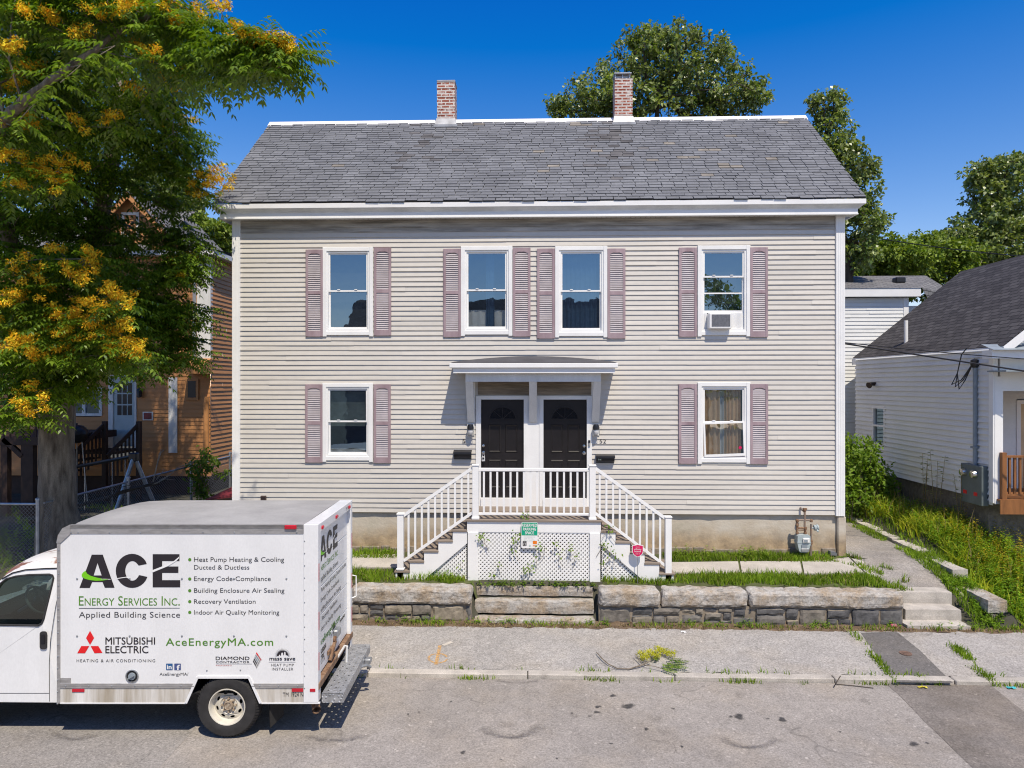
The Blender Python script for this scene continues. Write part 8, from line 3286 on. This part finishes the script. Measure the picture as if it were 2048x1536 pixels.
mk('drop_wire', mb, W['black'], t, smooth=True)


def cable(label, a, b, sag, r, n=24):
    a, b = Vector(a), Vector(b)
    mb = MB()
    pts = []
    for i in range(n + 1):
        f = i / n
        p = a.lerp(b, f)
        p.z -= sag * 4 * f * (1 - f)
        pts.append(p)
    mb.tube(pts, r, 6)
    return tag(mk('overhead_cable', mb, W['black'], None, loc=tuple(a), smooth=True), label, 'cable', 'overhead service cables')


POLE = (15.0, -5.5, 8.2)
a = P(1687, 684, 0.5)
a.x = XR + 0.01
c1 = P(2048, 742, -0.6)
d_ = (c1 - a)
cable('lower thick black cable from the main house corner past the meter mast', a, a + d_ * 2.6, -0.0, 0.016)
c2 = P(2048, 706, -0.2)
d_ = (c2 - (a + Vector((0, 0.15, 0.03))))
cable('thinner upper black cable from the main house corner over the white eave', a + Vector((0, 0.15, 0.03)), a + Vector((0, 0.15, 0.03)) + d_ * 2.4, 0.12, 0.010)
a2 = P(1752, 476, 12)
c3 = P(2048, 497, 8)
cable('high black cable crossing before the skyline trees at right', a2, a2 + (c3 - a2) * 2.2, 0.25, 0.016)

# ------------------------------------------------------------------ two-storey white wing behind it
YW_ = 7.6
aw = thing('rear_addition', 'two-storey white building with a low grey roof, between the main house and the white house', 'house', (PX(1750, YW_), YW_, 1.0))
xw1 = PX(1815, YW_)
xw0 = 6.9
zt2 = PZ(1750, 596, YW_)
mb = MB()
siding(mb, (xw0, YW_, 0), (1, 0, 0), (0, -1, 0), xw1 - xw0, 1.6, zt2, exp=0.115, lap=0.02, step=3)
mk('front_wall', mb, W['white_siding'], aw)
mb = MB()
mb.box(xw1 - 0.13, xw1 + 0.02, YW_ - 0.03, YW_ + 0.1, 1.6, zt2)
mk('corner_board', mb, W['white'], aw)
mb = MB()
xw2 = PX(1850, YW_ + 0.3)
mb.box(xw1 + 0.021, xw2, YW_ + 0.25, YW_ + 4, 1.6, PZ(1830, 612, YW_ + 0.3))
mk('side_bay', mb, W['white_siding'], aw)
mb = MB()
mb.quad((xw1, YW_, 1.0), (xw1, YW_ + 5, 1.0), (xw1, YW_ + 5, zt2 + 0.2), (xw1, YW_, zt2 + 0.2))
mb.quad((xw0, YW_, 1.0), (xw0, YW_ + 5, 1.0), (xw0, YW_ + 5, zt2), (xw0, YW_, zt2))
mb.quad((xw0, YW_ + 0.01, 0.9), (xw1, YW_ + 0.01, 0.9), (xw1, YW_ + 0.01, 1.6), (xw0, YW_ + 0.01, 1.6))
mk('side_wall', mb, W['white_siding'], aw)
ye_ = YW_ - 0.2
xe_ = PX(1842, ye_)
ze0, ze1 = PZ(1750, 593, ye_), PZ(1750, 576.5, ye_)
mb = MB()
mb.box(xw0, xe_, ye_, ye_ + 0.04, ze0, ze1)
mb.box(xw0, xe_ - 0.02, ye_ + 0.041, YW_ + 0.1, ze0 + 0.01, ze0 + 0.03)
mk('fascia', mb, W['white'], aw)
yrr = YW_ + 2.4
zrr = PZ(1800, 551.5, yrr)
mb = MB()
xrr = PX(1852, yrr)
mb.add([(xw0, ye_ - 0.02, ze1 + 0.004), (xe_ + 0.02, ye_ - 0.02, ze1 + 0.004), (xrr, yrr, zrr), (xw0, yrr, zrr), (xrr + 1.3, YW_ + 2.4, ze1 - 0.05), (xe_ + 0.4, ye_ + 0.3, ze0 - 0.1)], [(0, 1, 2, 3), (1, 4, 2), (1, 5, 4)])
mb.add([(xw0, yrr, zrr), (xrr, yrr, zrr), (xrr + 0.5, YW_ + 5.2, ze1), (xw0, YW_ + 5.2, ze1)], [(0, 1, 2, 3)])
mk('roof', mb, W['roof_grey'], aw)
mb = MB()
yv = YW_ + 0.9
xv2 = PX(1798, yv)
zv2 = ze1 + (zrr - ze1) * (yv - ye_) / (yrr - ye_)
mb.box(xv2 - 0.16, xv2 + 0.16, yv - 0.14, yv + 0.14, zv2 - 0.02, zv2 + 0.16, ch=0.03)
mk('roof_vent', mb, W['black'], aw)

# ------------------------------------------------------------------ the ochre house at left
YO = 6.8
oh = thing('ochre_house', 'ochre clapboard house half hidden by the big tree at left', 'house', (PX(300, YO), YO, 1.0))
OX = PX(421, YO)
ox = lambda px: PX(px, YO)
oz = lambda py: PZ(300, py, YO)
zo0, zo1 = oz(940), oz(512)
mb = MB()
XO0 = -21.0
dxo0, dxo1 = ox(218), ox(274)
dz0, dz1 = oz(893), oz(757)
wo = (ox(132), ox(205), oz(832), oz(775))
sw_ = (ox(377), ox(393), oz(795), oz(762))
uw = (ox(240), ox(290), oz(640), oz(560))
siding(mb, (XO0, YO, 0), (1, 0, 0), (0, -1, 0), OX - XO0, zo0, zo1,
       [(dxo0 - XO0, dxo1 - XO0, dz0 - 0.3, dz1), (wo[0] - XO0 + 0.05, wo[1] - XO0 - 0.05, wo[2] + 0.05, wo[3] - 0.05), (uw[0] - XO0 + 0.05, uw[1] - XO0 - 0.05, uw[2] + 0.05, uw[3] - 0.05)], exp=0.125, lap=0.018, step=3)
siding(mb, (OX, YO, 0), (0, 1, 0), (1, 0, 0), 8.0, zo0, zo1 + 0.1, exp=0.135, lap=0.028, step=2)
mk('clapboard_wall', mb, W['orange'], oh)
mb = MB()
mb.quad((XO0, YO + 0.1, 0.6), (OX - 0.1, YO + 0.1, 0.6), (OX - 0.1, YO + 0.1, zo0), (XO0, YO + 0.1, zo0))
mb.quad((OX - 0.1, YO + 0.1, 0.6), (OX - 0.1, YO + 8, 0.6), (OX - 0.1, YO + 8, zo0), (OX - 0.1, YO + 0.1, zo0))
mk('foundation', mb, W['wood_dark'], oh)
mb = MB()
mb.box(XO0, OX + 0.03, YO - 0.03, YO + 0.02, zo0 - 0.18, zo0 + 0.02)
mb.box(OX - 0.02, OX + 0.035, YO + 0.021, YO + 8, zo0 - 0.14, zo0 + 0.05)
mk('water_table', mb, W['orange'], oh)
# corner boards: white above, ochre post below, with a hood between
mb = MB()
mb.box(ox(395), OX + 0.02, YO - 0.05, YO + 0.1, oz(718), zo1)
mk('corner_board', mb, W['white_dirty'], oh)
mb = MB()
mb.box(ox(339), ox(356), YO - 0.06, YO - 0.02, oz(905), oz(755))
mk('white_chase', mb, W['white_dirty'], oh)
mb = MB()
mb.prism([(YO - 0.75, oz(748)), (YO - 0.75, oz(738)), (YO - 0.02, oz(716)), (YO - 0.02, oz(748))], lambda a, b: (ox(383), a, b), lambda a, b: (OX + 0.05, a, b))
mk('side_hood', mb, W['orange'], oh)
mb = MB()
mb.tube([(ox(415), YO - 0.08, oz(905)), (ox(415), YO - 0.08, oz(793))], 0.085, 10)
mk('corner_post', mb, W['orange'], oh, smooth=True)
mb = MB()
mb.tube([(ox(380), YO - 0.25, oz(508)), (ox(383), YO - 0.12, oz(520)), (ox(391), YO - 0.08, oz(535)), (ox(391), YO - 0.08, oz(720))], 0.05, 8)
mk('downspout', mb, W['galv'], oh, smooth=True)
# door, windows
mb = MB()
mb.box(dxo0, dxo0 + 0.14, YO - 0.04, YO + 0.05, dz0 - 0.1, dz1)
mb.box(dxo1 - 0.06, dxo1, YO - 0.04, YO + 0.05, dz0 - 0.1, dz1)
mb.box(dxo0, dxo1, YO - 0.04, YO + 0.05, dz1, dz1 + 0.1)
mk('door_frame', mb, W['white_dirty'], oh)
mb = MB()
mb.box(dxo0 + 0.14, dxo1 - 0.06, YO, YO + 0.04, dz0, dz1)
do = mk('door', mb, mat('pale_blue_door', (0.42, 0.50, 0.52), 0.5, 0.1), oh)
mb = MB()
pw, ph = dxo1 - dxo0 - 0.2, dz1 - dz0
for i in range(3):
    for j in range(3):
        a = dxo0 + 0.14 + pw * (0.18 + 0.24 * i)
        b = dz0 + ph * (0.46 + 0.165 * j)
        mb.quad((a, YO - 0.003, b), (a + pw * 0.20, YO - 0.003, b), (a + pw * 0.20, YO - 0.003, b + ph * 0.145), (a, YO - 0.003, b + ph * 0.145))
mk('door_lite', mb, W['black'], do)


def plain_window(r, y, parent, mull=True):
    a, b, c, d = r
    mb = MB()
    for p, q, s, u in ((a, a + 0.09, c, d), (b - 0.09, b, c, d), (a + 0.09, b - 0.09, d - 0.09, d), (a + 0.09, b - 0.09, c, c + 0.08)):
        mb.box(p, q, y - 0.04, y + 0.05, s, u)
    if mull:
        mb.box((a + b) / 2 - 0.05, (a + b) / 2 + 0.05, y - 0.035, y + 0.05, c + 0.08, d - 0.09)
    w = mk('window', mb, W['white_dirty'], parent)
    mb = MB()
    mb.quad((a, y + 0.02, c), (b, y + 0.02, c), (b, y + 0.02, d), (a, y + 0.02, d))
    mk('pane', mb, W['glass'], w)
    mb = MB()
    mb.quad((a - 0.1, y + 0.3, c - 0.1), (b + 0.1, y + 0.3, c - 0.1), (b + 0.1, y + 0.3, d + 0.1), (a - 0.1, y + 0.3, d + 0.1))
    mk('room_wall', mb, W['room'], w)


plain_window(wo, YO, oh)
plain_window(uw, YO, oh, False)
mb = MB()
mb.box(sw_[0] - 0.08, sw_[1] + 0.08, YO - 0.05, YO - 0.02, sw_[2] - 0.08, sw_[3] + 0.06)
nf = mk('niche_frame', mb, W['orange'], oh)
mb = MB()
mb.quad((sw_[0], YO - 0.053, sw_[2]), (sw_[1], YO - 0.053, sw_[2]), (sw_[1], YO - 0.053, sw_[3]), (sw_[0], YO - 0.053, sw_[3]))
mk('pane', mb, W['black'], nf)
mb = MB()
mb.box(ox(287), ox(307.5), YO - 0.05, YO - 0.02, oz(840.5), oz(823.5))
vf = mk('vent_frame', mb, W['white_dirty'], oh)
mb = MB()
mb.box(ox(289.5), ox(305), YO - 0.056, YO - 0.0505, oz(838.5), oz(825.5))
mk('vent_grille', mb, W['maroon'], vf)
mb = MB()
mb.lathe((ox(283), YO - 0.12, oz(785)), (0, 0, 1), [(0, -0.16), (0.07, -0.14), (0.08, 0.08), (0.03, 0.15), (0, 0.16)], 10)
mk('porch_lamp', mb, W['black'], oh, smooth=True)
# eaves and roofs
mb = MB()
mb.box(XO0, OX + 0.25, YO - 0.30, YO + 0.1, zo1 - 0.02, zo1 + 0.12)
mb.box(OX + 0.0, OX + 0.26, YO + 0.101, YO + 8.2, zo1 - 0.02, zo1 + 0.13)
mk('eave_trim', mb, W['white_dirty'], oh)
mb = MB()
gxa, gxb = PX(184, YO + 1.6), PX(348, YO + 1.6)
zpk = PZ(265, 386, YO + 1.3)
XR1 = -12.6
mb.quad((XO0, YO - 0.32, zo1 + 0.13), (OX + 0.28, YO - 0.32, zo1 + 0.13), (OX + 0.28, YO + 1.7, zo1 + 0.30), (XO0, YO + 1.7, zo1 + 0.30))
mb.quad((OX + 0.28, YO + 1.7, zo1 + 0.30), (OX + 0.28, YO + 8.2, zo1 + 0.30), (XR1, YO + 8.2, zo1 + 0.5), (XR1, YO + 1.7, zo1 + 0.5))
mb.quad((XO0, YO + 0.8, zo1 + 0.2), (XR1, YO + 0.8, zo1 + 0.2), (XR1, YO + 4.6, zpk + 0.2), (XO0, YO + 4.6, zpk + 0.2))
mk('roof', mb, W['roof_grey'], oh)
gy0 = YO + 1.6
gc = PX(265, gy0)
mb = MB()
hw = (gxb - gxa) / 2
z0g = zo1 + 0.2
zw = zpk - hw * 1.02
n = int((zpk - z0g) / 0.125)
for i in range(n):
    z = z0g + i * 0.125
    w_ = hw if z < zw else max(0.03, hw * (zpk - z) / (zpk - zw))
    siding(mb, (gc - w_, gy0, 0), (1, 0, 0), (0, -1, 0), 2 * w_, z, z + 0.125, exp=0.125, lap=0.018, step=3)
mb.quad((gc + hw, gy0, z0g), (gc + hw, gy0 + 5, z0g), (gc + hw, gy0 + 5, zw), (gc + hw, gy0, zw))
mk('gable_wall', mb, W['orange'], oh)
for s in (-1, 1):
    mb = MB()
    mb.prism([(gc + s * (hw + 0.3), zw - 0.3), (gc, zpk + 0.05), (gc, zpk - 0.16), (gc + s * (hw + 0.3), zw - 0.51)], lambda a, b: (a, gy0 - 0.3, b), lambda a, b: (a, gy0 - 0.26, b))
    mk('rake_board', mb, W['orange'], oh)
mb = MB()
for s in (-1, 1):
    mb.quad((gc + s * (hw + 0.32), gy0 - 0.32, zw - 0.29), (gc, gy0 - 0.32, zpk + 0.07), (gc, gy0 + 4.5, zpk + 0.07), (gc + s * (hw + 0.32), gy0 + 4.5, zw - 0.29))
mk('gable_roof', mb, W['roof_grey'], oh)
plain_window((PX(244, gy0), PX(279, gy0), PZ(260, 476, gy0), PZ(260, 425, gy0)), gy0, oh, False)
# stoop with a dark railed stair
st = thing('back_stairs', 'dark-stained wooden stairs with railings up to the pale blue door of the ochre house', 'stairs', (ox(240), YO - 1, 1.0))
sy1 = YO - 0.05
mb = MB()
mb.box(ox(205), ox(280), YO - 1.2, sy1, dz0 - 0.12, dz0 - 0.04)
mk('landing', mb, W['wood_dark'], st)
for i in range(6):
    mb = MB()
    x1_ = ox(205) - 0.27 * i
    mb.box(x1_ - 0.3, x1_, YO - 1.2, sy1 - 0.1, dz0 - 0.12 - 0.19 * (i + 1) - 0.04, dz0 - 0.12 - 0.19 * (i + 1))
    mk('tread', mb, W['wood_dark'], st)
rails = [((278, 848, -1.2), (215, 912, -1.9)), ((210, 848, -1.2), (150, 905, -1.9))]
for (a, b, c), (d, e, f) in rails:
    p, q = P(a, b, YO + c), P(d, e, YO + f)
    mb = MB()
    mb.bar(p, q, 0.07, 0.10)
    mk('stair_rail', mb, W['wood_dark'], st)
    for i in range(8):
        v = p.lerp(q, (i + 0.5) / 8)
        mb = MB()
        mb.box(v.x - 0.02, v.x + 0.02, v.y - 0.02, v.y + 0.02, v.z - 0.85, v.z)
        mk('baluster', mb, W['wood_dark'], st)
    mb = MB()
    mb.box(p.x - 0.06, p.x + 0.06, p.y - 0.06, p.y + 0.06, 1.0, p.z + 0.08)
    mk('stair_post', mb, W['wood_dark'], st)
# dark deck left of the trunk
dk = thing('back_deck', 'dark timber deck on posts in the shade at the far left', 'deck', (PX(30, 4.0), 4.0, 1.0))
ddz = PZ(40, 875, 3.4)
mb = MB()
mb.box(PX(-120, 3.4), PX(88, 3.4), 3.4, 6.6, ddz - 0.2, ddz)
mk('deck', mb, W['wood_dark'], dk)
for px in (58, -40, 12):
    for y in (3.5,):
        mb = MB()
        w_ = 0.16 if px == 58 else 0.09
        mb.box(PX(px, y) - w_, PX(px, y) + w_, y - 0.08, y + 0.08, 0.8, ddz - 0.2)
        mk('deck_post', mb, W['wood_dark'], dk)
mb = MB()
mb.bar(P(8, 878, 3.45), P(45, 912, 3.45), 0.1, 0.12)
mk('brace', mb, W['wood_dark'], dk)
mb = MB()
mb.box(PX(-120, 3.4), PX(88, 3.4), 3.4, 3.45, ddz + 0.85, ddz + 0.93)
mk('railing', mb, W['wood_dark'], dk)
for i in range(16):
    mb = MB()
    X = PX(-110, 3.4) + i * 0.17
    mb.box(X, X + 0.04, 3.41, 3.44, ddz, ddz + 0.85)
    mk('baluster', mb, W['wood_dark'], dk)
# kettle grill
yk = 4.6
t = thing('kettle_grill', 'round black kettle grill behind the tree trunk', 'grill', (PX(153, yk), yk, 1.0))
kz = PZ(153, 868, yk)
mb = MB()
mb.lathe((PX(153, yk), yk, kz), (0, 0, 1), [(0, -0.26), (0.18, -0.22), (0.28, -0.05), (0.29, 0.0)], 20)
mk('bowl', mb, W['black'], t, smooth=True)
mb = MB()
mb.lathe((PX(153, yk), yk, kz), (0, 0, 1), [(0.295, 0.0), (0.28, 0.1), (0.18, 0.22), (0.03, 0.26), (0.03, 0.30), (0, 0.30)], 20)
mk('lid', mb, W['black'], t, smooth=True)
for a in (0, 2.1, 4.2):
    mb = MB()
    X = PX(153, yk)
    mb.tube([(X + 0.15 * math.cos(a), yk + 0.15 * math.sin(a), kz - 0.2), (X + 0.32 * math.cos(a), yk + 0.32 * math.sin(a), 1.0)], 0.014, 6)
    mk('leg', mb, W['galv'], t)

# swing set
ysw = 2.6
t = thing('swing_set', 'grey metal swing set frame with hanging chains behind the fence', 'swing set', (PX(270, ysw), ysw, 0.95))
apx = P(268, 912, ysw)
for q in ((P(226, 1040, ysw - 0.6)), (P(318, 1030, ysw + 0.3))):
    q = apx + (q - apx) * 1.25
    mb = MB()
    mb.tube([apx, q], 0.05, 10)
    mk('leg', mb, W['galv'], t, smooth=True)
mb = MB()
far = P(130, 938, ysw + 1.2)
mb.tube([apx, far], 0.045, 8)
mk('top_bar', mb, W['black'], t, smooth=True)
mb = MB()
mb.box(apx.x - 0.1, apx.x + 0.1, apx.y - 0.08, apx.y + 0.08, apx.z - 0.13, apx.z + 0.08, ch=0.02)
mk('bracket', mb, W['black'], t)
for px, f in ((172, 0.70), (228, 0.30), (252, 0.12)):
    mb = MB()
    p = apx.lerp(far, f)
    for k in range(26):
        mb.tube([p + Vector((0, 0, -0.045 * k)), p + Vector((0.003 * (-1) ** k, 0, -0.045 * (k + 1) + 0.004))], 0.009, 5)
    mk('chain', mb, W['galv'], t)

# chain-link fence: a front run along the sidewalk and a run back between the lots
W['wire'] = mat('fence_wire', (0.32, 0.33, 0.34), 0.5, 0.1, 20, metal=0.5)


def chainlink(name, label, a, b, h, post_ts, group):
    a, b = Vector(a), Vector(b)
    t = thing(name, label, 'fence', tuple(a), group=group)
    L = (Vector((b.x, b.y, 0)) - Vector((a.x, a.y, 0))).length
    at = lambda s, z: a.lerp(b, s / L) + Vector((0, 0, z))
    for i, s in enumerate(post_ts):
        p = at(s * L, 0)
        m = MB()
        m.tube([p + Vector((0, 0, -0.2)), p + Vector((0, 0, h + 0.08))], 0.036, 10)
        m.lathe(p + Vector((0, 0, h + 0.08)), (0, 0, 1), [(0.045, 0), (0.04, 0.03), (0, 0.05)], 10)
        mk('post', m, W['galv'], t, smooth=True)
    m = MB()
    m.tube([at(0, h), at(L, h)], 0.022, 8)
    mk('top_rail', m, W['galv'], t, smooth=True)
    m = MB()
    p = 0.075
    nd = Vector((b.y - a.y, -(b.x - a.x), 0)).normalized() * 0.004
    k = -h
    while k < L:
        for s in (1, -1):
            s0, s1 = (k, k + h) if s > 0 else (k + h, k)
            z0, z1 = 0.02, h
            if min(s0, s1) < 0:
                f = (0 - s0) / (s1 - s0)
                if s0 < 0:
                    s0, z0 = 0, 0.02 + f * (h - 0.02)
                else:
                    s1, z1 = 0, 0.02 + f * (h - 0.02)
            if max(s0, s1) > L:
                f = (L - s0) / (s1 - s0)
                if s0 > L:
                    s0, z0 = L, z0 + f * (z1 - z0)
                else:
                    s1, z1 = L, z0 + f * (z1 - z0)
            if abs(s1 - s0) > 0.02:
                m.tube([at(s0, z0) + nd * s, at(s1, z1) + nd * s], 0.0028, 3, cap=False)
        k += p
    mk('wire_mesh', m, W['wire'], t)
    return t


fc = P(76, 1100, -1.25)
fc.z = 0.75
chainlink('chain_link_fence', 'chain-link fence along the sidewalk left of the corner post', (fc.x - 6.0, fc.y, 0.75), tuple(fc), 1.32, [0.0, 0.5, 0.999], 'chain-link fences of the left yard')
fe = Vector((PX(467, 5.4) - 0.1, 5.4, 1.0))
chainlink('chain_link_fence', 'chain-link fence running back between the ochre house and the main house', (fc.x + 0.05, fc.y + 0.1, 0.75), tuple(fe), 1.32, [0.36, 0.72, 1.0], 'chain-link fences of the left yard')

# brush pile along the back fence, vine, maroon lid
t = thing('brush_pile', 'long bare dead branches leaning along the fence beyond the truck roof', 'branches', (PX(250, 0.8), 0.8, 0.9))
for pts_, r_, m_ in (([(60, 1045, -0.9), (150, 1012, 0.0), (230, 990, 0.8), (310, 965, 1.8), (345, 955, 2.2)], 0.04, 'bark_dark'), ([(90, 1030, -0.6), (180, 1006, 0.3), (250, 980, 1.0), (320, 968, 1.9)], 0.03, 'bark_dark'),
                   ([(306, 966, 1.8), (314, 930, 1.8), (322, 905, 1.85), (328, 900, 1.9)], 0.016, 'twig_pale'), ([(314, 930, 1.8), (318, 910, 1.75), (323, 898, 1.8)], 0.012, 'twig_pale'), ([(318, 962, 1.9), (340, 950, 2.0), (355, 935, 2.1), (388, 924, 2.3)], 0.014, 'twig_pale'), ([(300, 972, 1.7), (330, 958, 1.9), (350, 960, 2.2)], 0.015, 'twig_pale'), ([(312, 960, 1.8), (326, 942, 1.9), (327, 938, 1.9)], 0.009, 'twig_pale'), ([(230, 985, 0.8), (240, 975, 0.9), (270, 968, 1.2)], 0.012, 'bark_dark')):
    mb = MB()
    q = [P(*p) for p in pts_]
    mb.tube(q, [r_ * (1 - 0.5 * i / (len(q) - 1)) for i in range(len(q))], 7)
    mk('branch', mb, W[m_], t, smooth=True)
t = thing('climbing_vine', 'bright green vine climbing the far chain-link fence', 'vine', (PX(400, 3.4), 3.4, 1.0))
vp = []
for b in ((395, 940, 24, 20, 3.3, 0.15, 26), (415, 925, 26, 12, 3.6, 0.15, 18), (400, 975, 16, 20, 3.4, 0.12, 22), (410, 995, 20, 8, 3.5, 0.1, 10), (445, 945, 22, 6, 3.9, 0.1, 6), (410, 905, 8, 8, 3.6, 0.08, 4)):
    vp += blob_pts(*b)
C_ = np.repeat(np.array(vp), 9, axis=0)
C_ = C_ + NR.normal(0, 0.06, C_.shape)
A_ = unit(NR.normal(0, 1, C_.shape) + np.array([0, 0, -0.5]))
V, F = leaf_cloud(C_, A_, unit(NR.normal(0, 0.5, C_.shape) + np.array([0.1, -0.8, 0.6])), NR.uniform(0.07, 0.13, len(C_)), NR.uniform(0.04, 0.07, len(C_)))
mk_np('foliage', V, F, W['vine'], t)
mb = MB()
for i in range(0, len(vp) - 1, 3):
    mb.tube([vp[i], vp[(i * 7) % len(vp)]], 0.006, 4)
mb.tube([P(405, 1010, 3.4), P(398, 960, 3.4), P(412, 915, 3.6), P(418, 902, 3.6)], 0.012, 5)
mk('stem', mb, W['bark'], t)
ym = 1.9
t = thing('maroon_bin', 'maroon plastic bin with a sloping lid in the gap beside the main house', 'bin', (PX(450, ym), ym, 0.95))
mx0, mx1 = PX(416, ym), PX(480, ym)
mz = lambda py: PZ(450, py, ym)
mb = MB()
mb.prism([(mx0, mz(1004)), (mx1, mz(1000)), (mx1, 0.9), (mx0 + 0.1, 0.9)], lambda a, b: (a, ym, b), lambda a, b: (a, ym + 0.8, b))
mk('body', mb, W['maroon'], t)
mb = MB()
vs = [(mx0 - 0.04, ym - 0.04, mz(1001)), (mx1, ym - 0.04, mz(992)), (mx1, ym + 0.9, mz(966)), (mx0 + 0.25, ym + 0.9, mz(985)), (mx0 - 0.04, ym - 0.04, mz(998)), (mx1, ym - 0.04, mz(988)), (mx1, ym + 0.9, mz(962)), (mx0 + 0.25, ym + 0.9, mz(982))]
mb.add(vs, [(0, 1, 2, 3), (4, 5, 6, 7), (0, 1, 5, 4), (1, 2, 6, 5), (2, 3, 7, 6), (3, 0, 4, 7)])
mk('lid', mb, W['maroon'], t)

# ------------------------------------------------------------------ across the street, mirrored in the windows
YA = -28.0
sh = thing('house_across_street', 'dark-roofed house across the street, seen only mirrored in the windows', 'house', (-1, YA, 0))
mb = MB()
mb.box(-11.5, 5.0, YA - 8, YA, 0, 6.4)
mk('wall', mb, W['wood_grey'], sh)
mb = MB()
mb.add([(-12, YA + 0.4, 6.2), (5.5, YA + 0.4, 6.2), (5.5, YA - 4, 9.9), (-12, YA - 4, 9.9), (5.5, YA - 8.4, 6.2), (-12, YA - 8.4, 6.2)], [(0, 1, 2, 3), (3, 2, 4, 5)])
mk('roof', mb, W['roof_dark'], sh)
mb = MB()
mb.box(-7.6, -6.7, YA - 4.4, YA - 3.6, 8.8, 11.4)
mk('chimney', mb, W['brick'], sh)
mb = MB()
for x in (-7, -4.5, 0.5, 3):
    for z in (1.2, 3.6):
        mb.box(x, x + 0.9, YA + 0.002, YA + 0.03, z, z + 1.4)
mk('window', mb, W['black'], sh)
for lab, x, y, h in (('leafy tree across the street, mirrored in the upper right window', 9, -24, 10), ('rounded tree across the street, mirrored in the upper middle window', 6.5, -33, 9)):
    t = thing('mirrored_tree', lab, 'tree', (x, y, 0), group='trees across the street')
    tips = []
    for _ in range(120):
        v = Vector((R.gauss(0, 1), R.gauss(0, 1), R.gauss(0, 1))).normalized() * R.uniform(0.5, 1) ** 0.33
        tips.append((x + v.x * 3.2, y + v.y * 2.6, h * 0.68 + v.z * h * 0.34))
    mk('trunk', grow([[((x, y, -0.2), 0.3), ((x + 0.1, y, h * 0.35), 0.22), ((x, y + 0.1, h * 0.75), 0.08)]], tips, 0.012, 1.0), W['bark_dark'], t)
    C_ = np.repeat(np.array(tips), 45, axis=0)
    d = unit(NR.normal(0, 1, C_.shape))
    C_ = C_ + d * (0.55 * NR.uniform(0.1, 1, len(C_)))[:, None]
    V, F = leaf_cloud(C_, unit(d + NR.normal(0, 0.5, C_.shape)), unit(NR.normal(0, 0.7, C_.shape) + np.array([0, 0, 0.8])), NR.uniform(0.15, 0.28, len(C_)), NR.uniform(0.1, 0.2, len(C_)))
    mk_np('crown', V, F, W['leaf_maple'], t)

# nothing in this scene may stay selected or hidden
SC.render.film_transparent = False
SC.cycles.max_bounces = 8
SC.cycles.transparent_max_bounces = 12
SC.cycles.use_denoising = True
SC.cycles.denoiser = 'OPENIMAGEDENOISE'
SC.cycles.denoising_input_passes = 'RGB_ALBEDO_NORMAL'
SC.cycles.denoising_prefilter = 'ACCURATE'
SC.cycles.use_adaptive_sampling = False
SC.cycles.filter_width = 1.1
SC.cycles.sample_clamp_indirect = 6.0
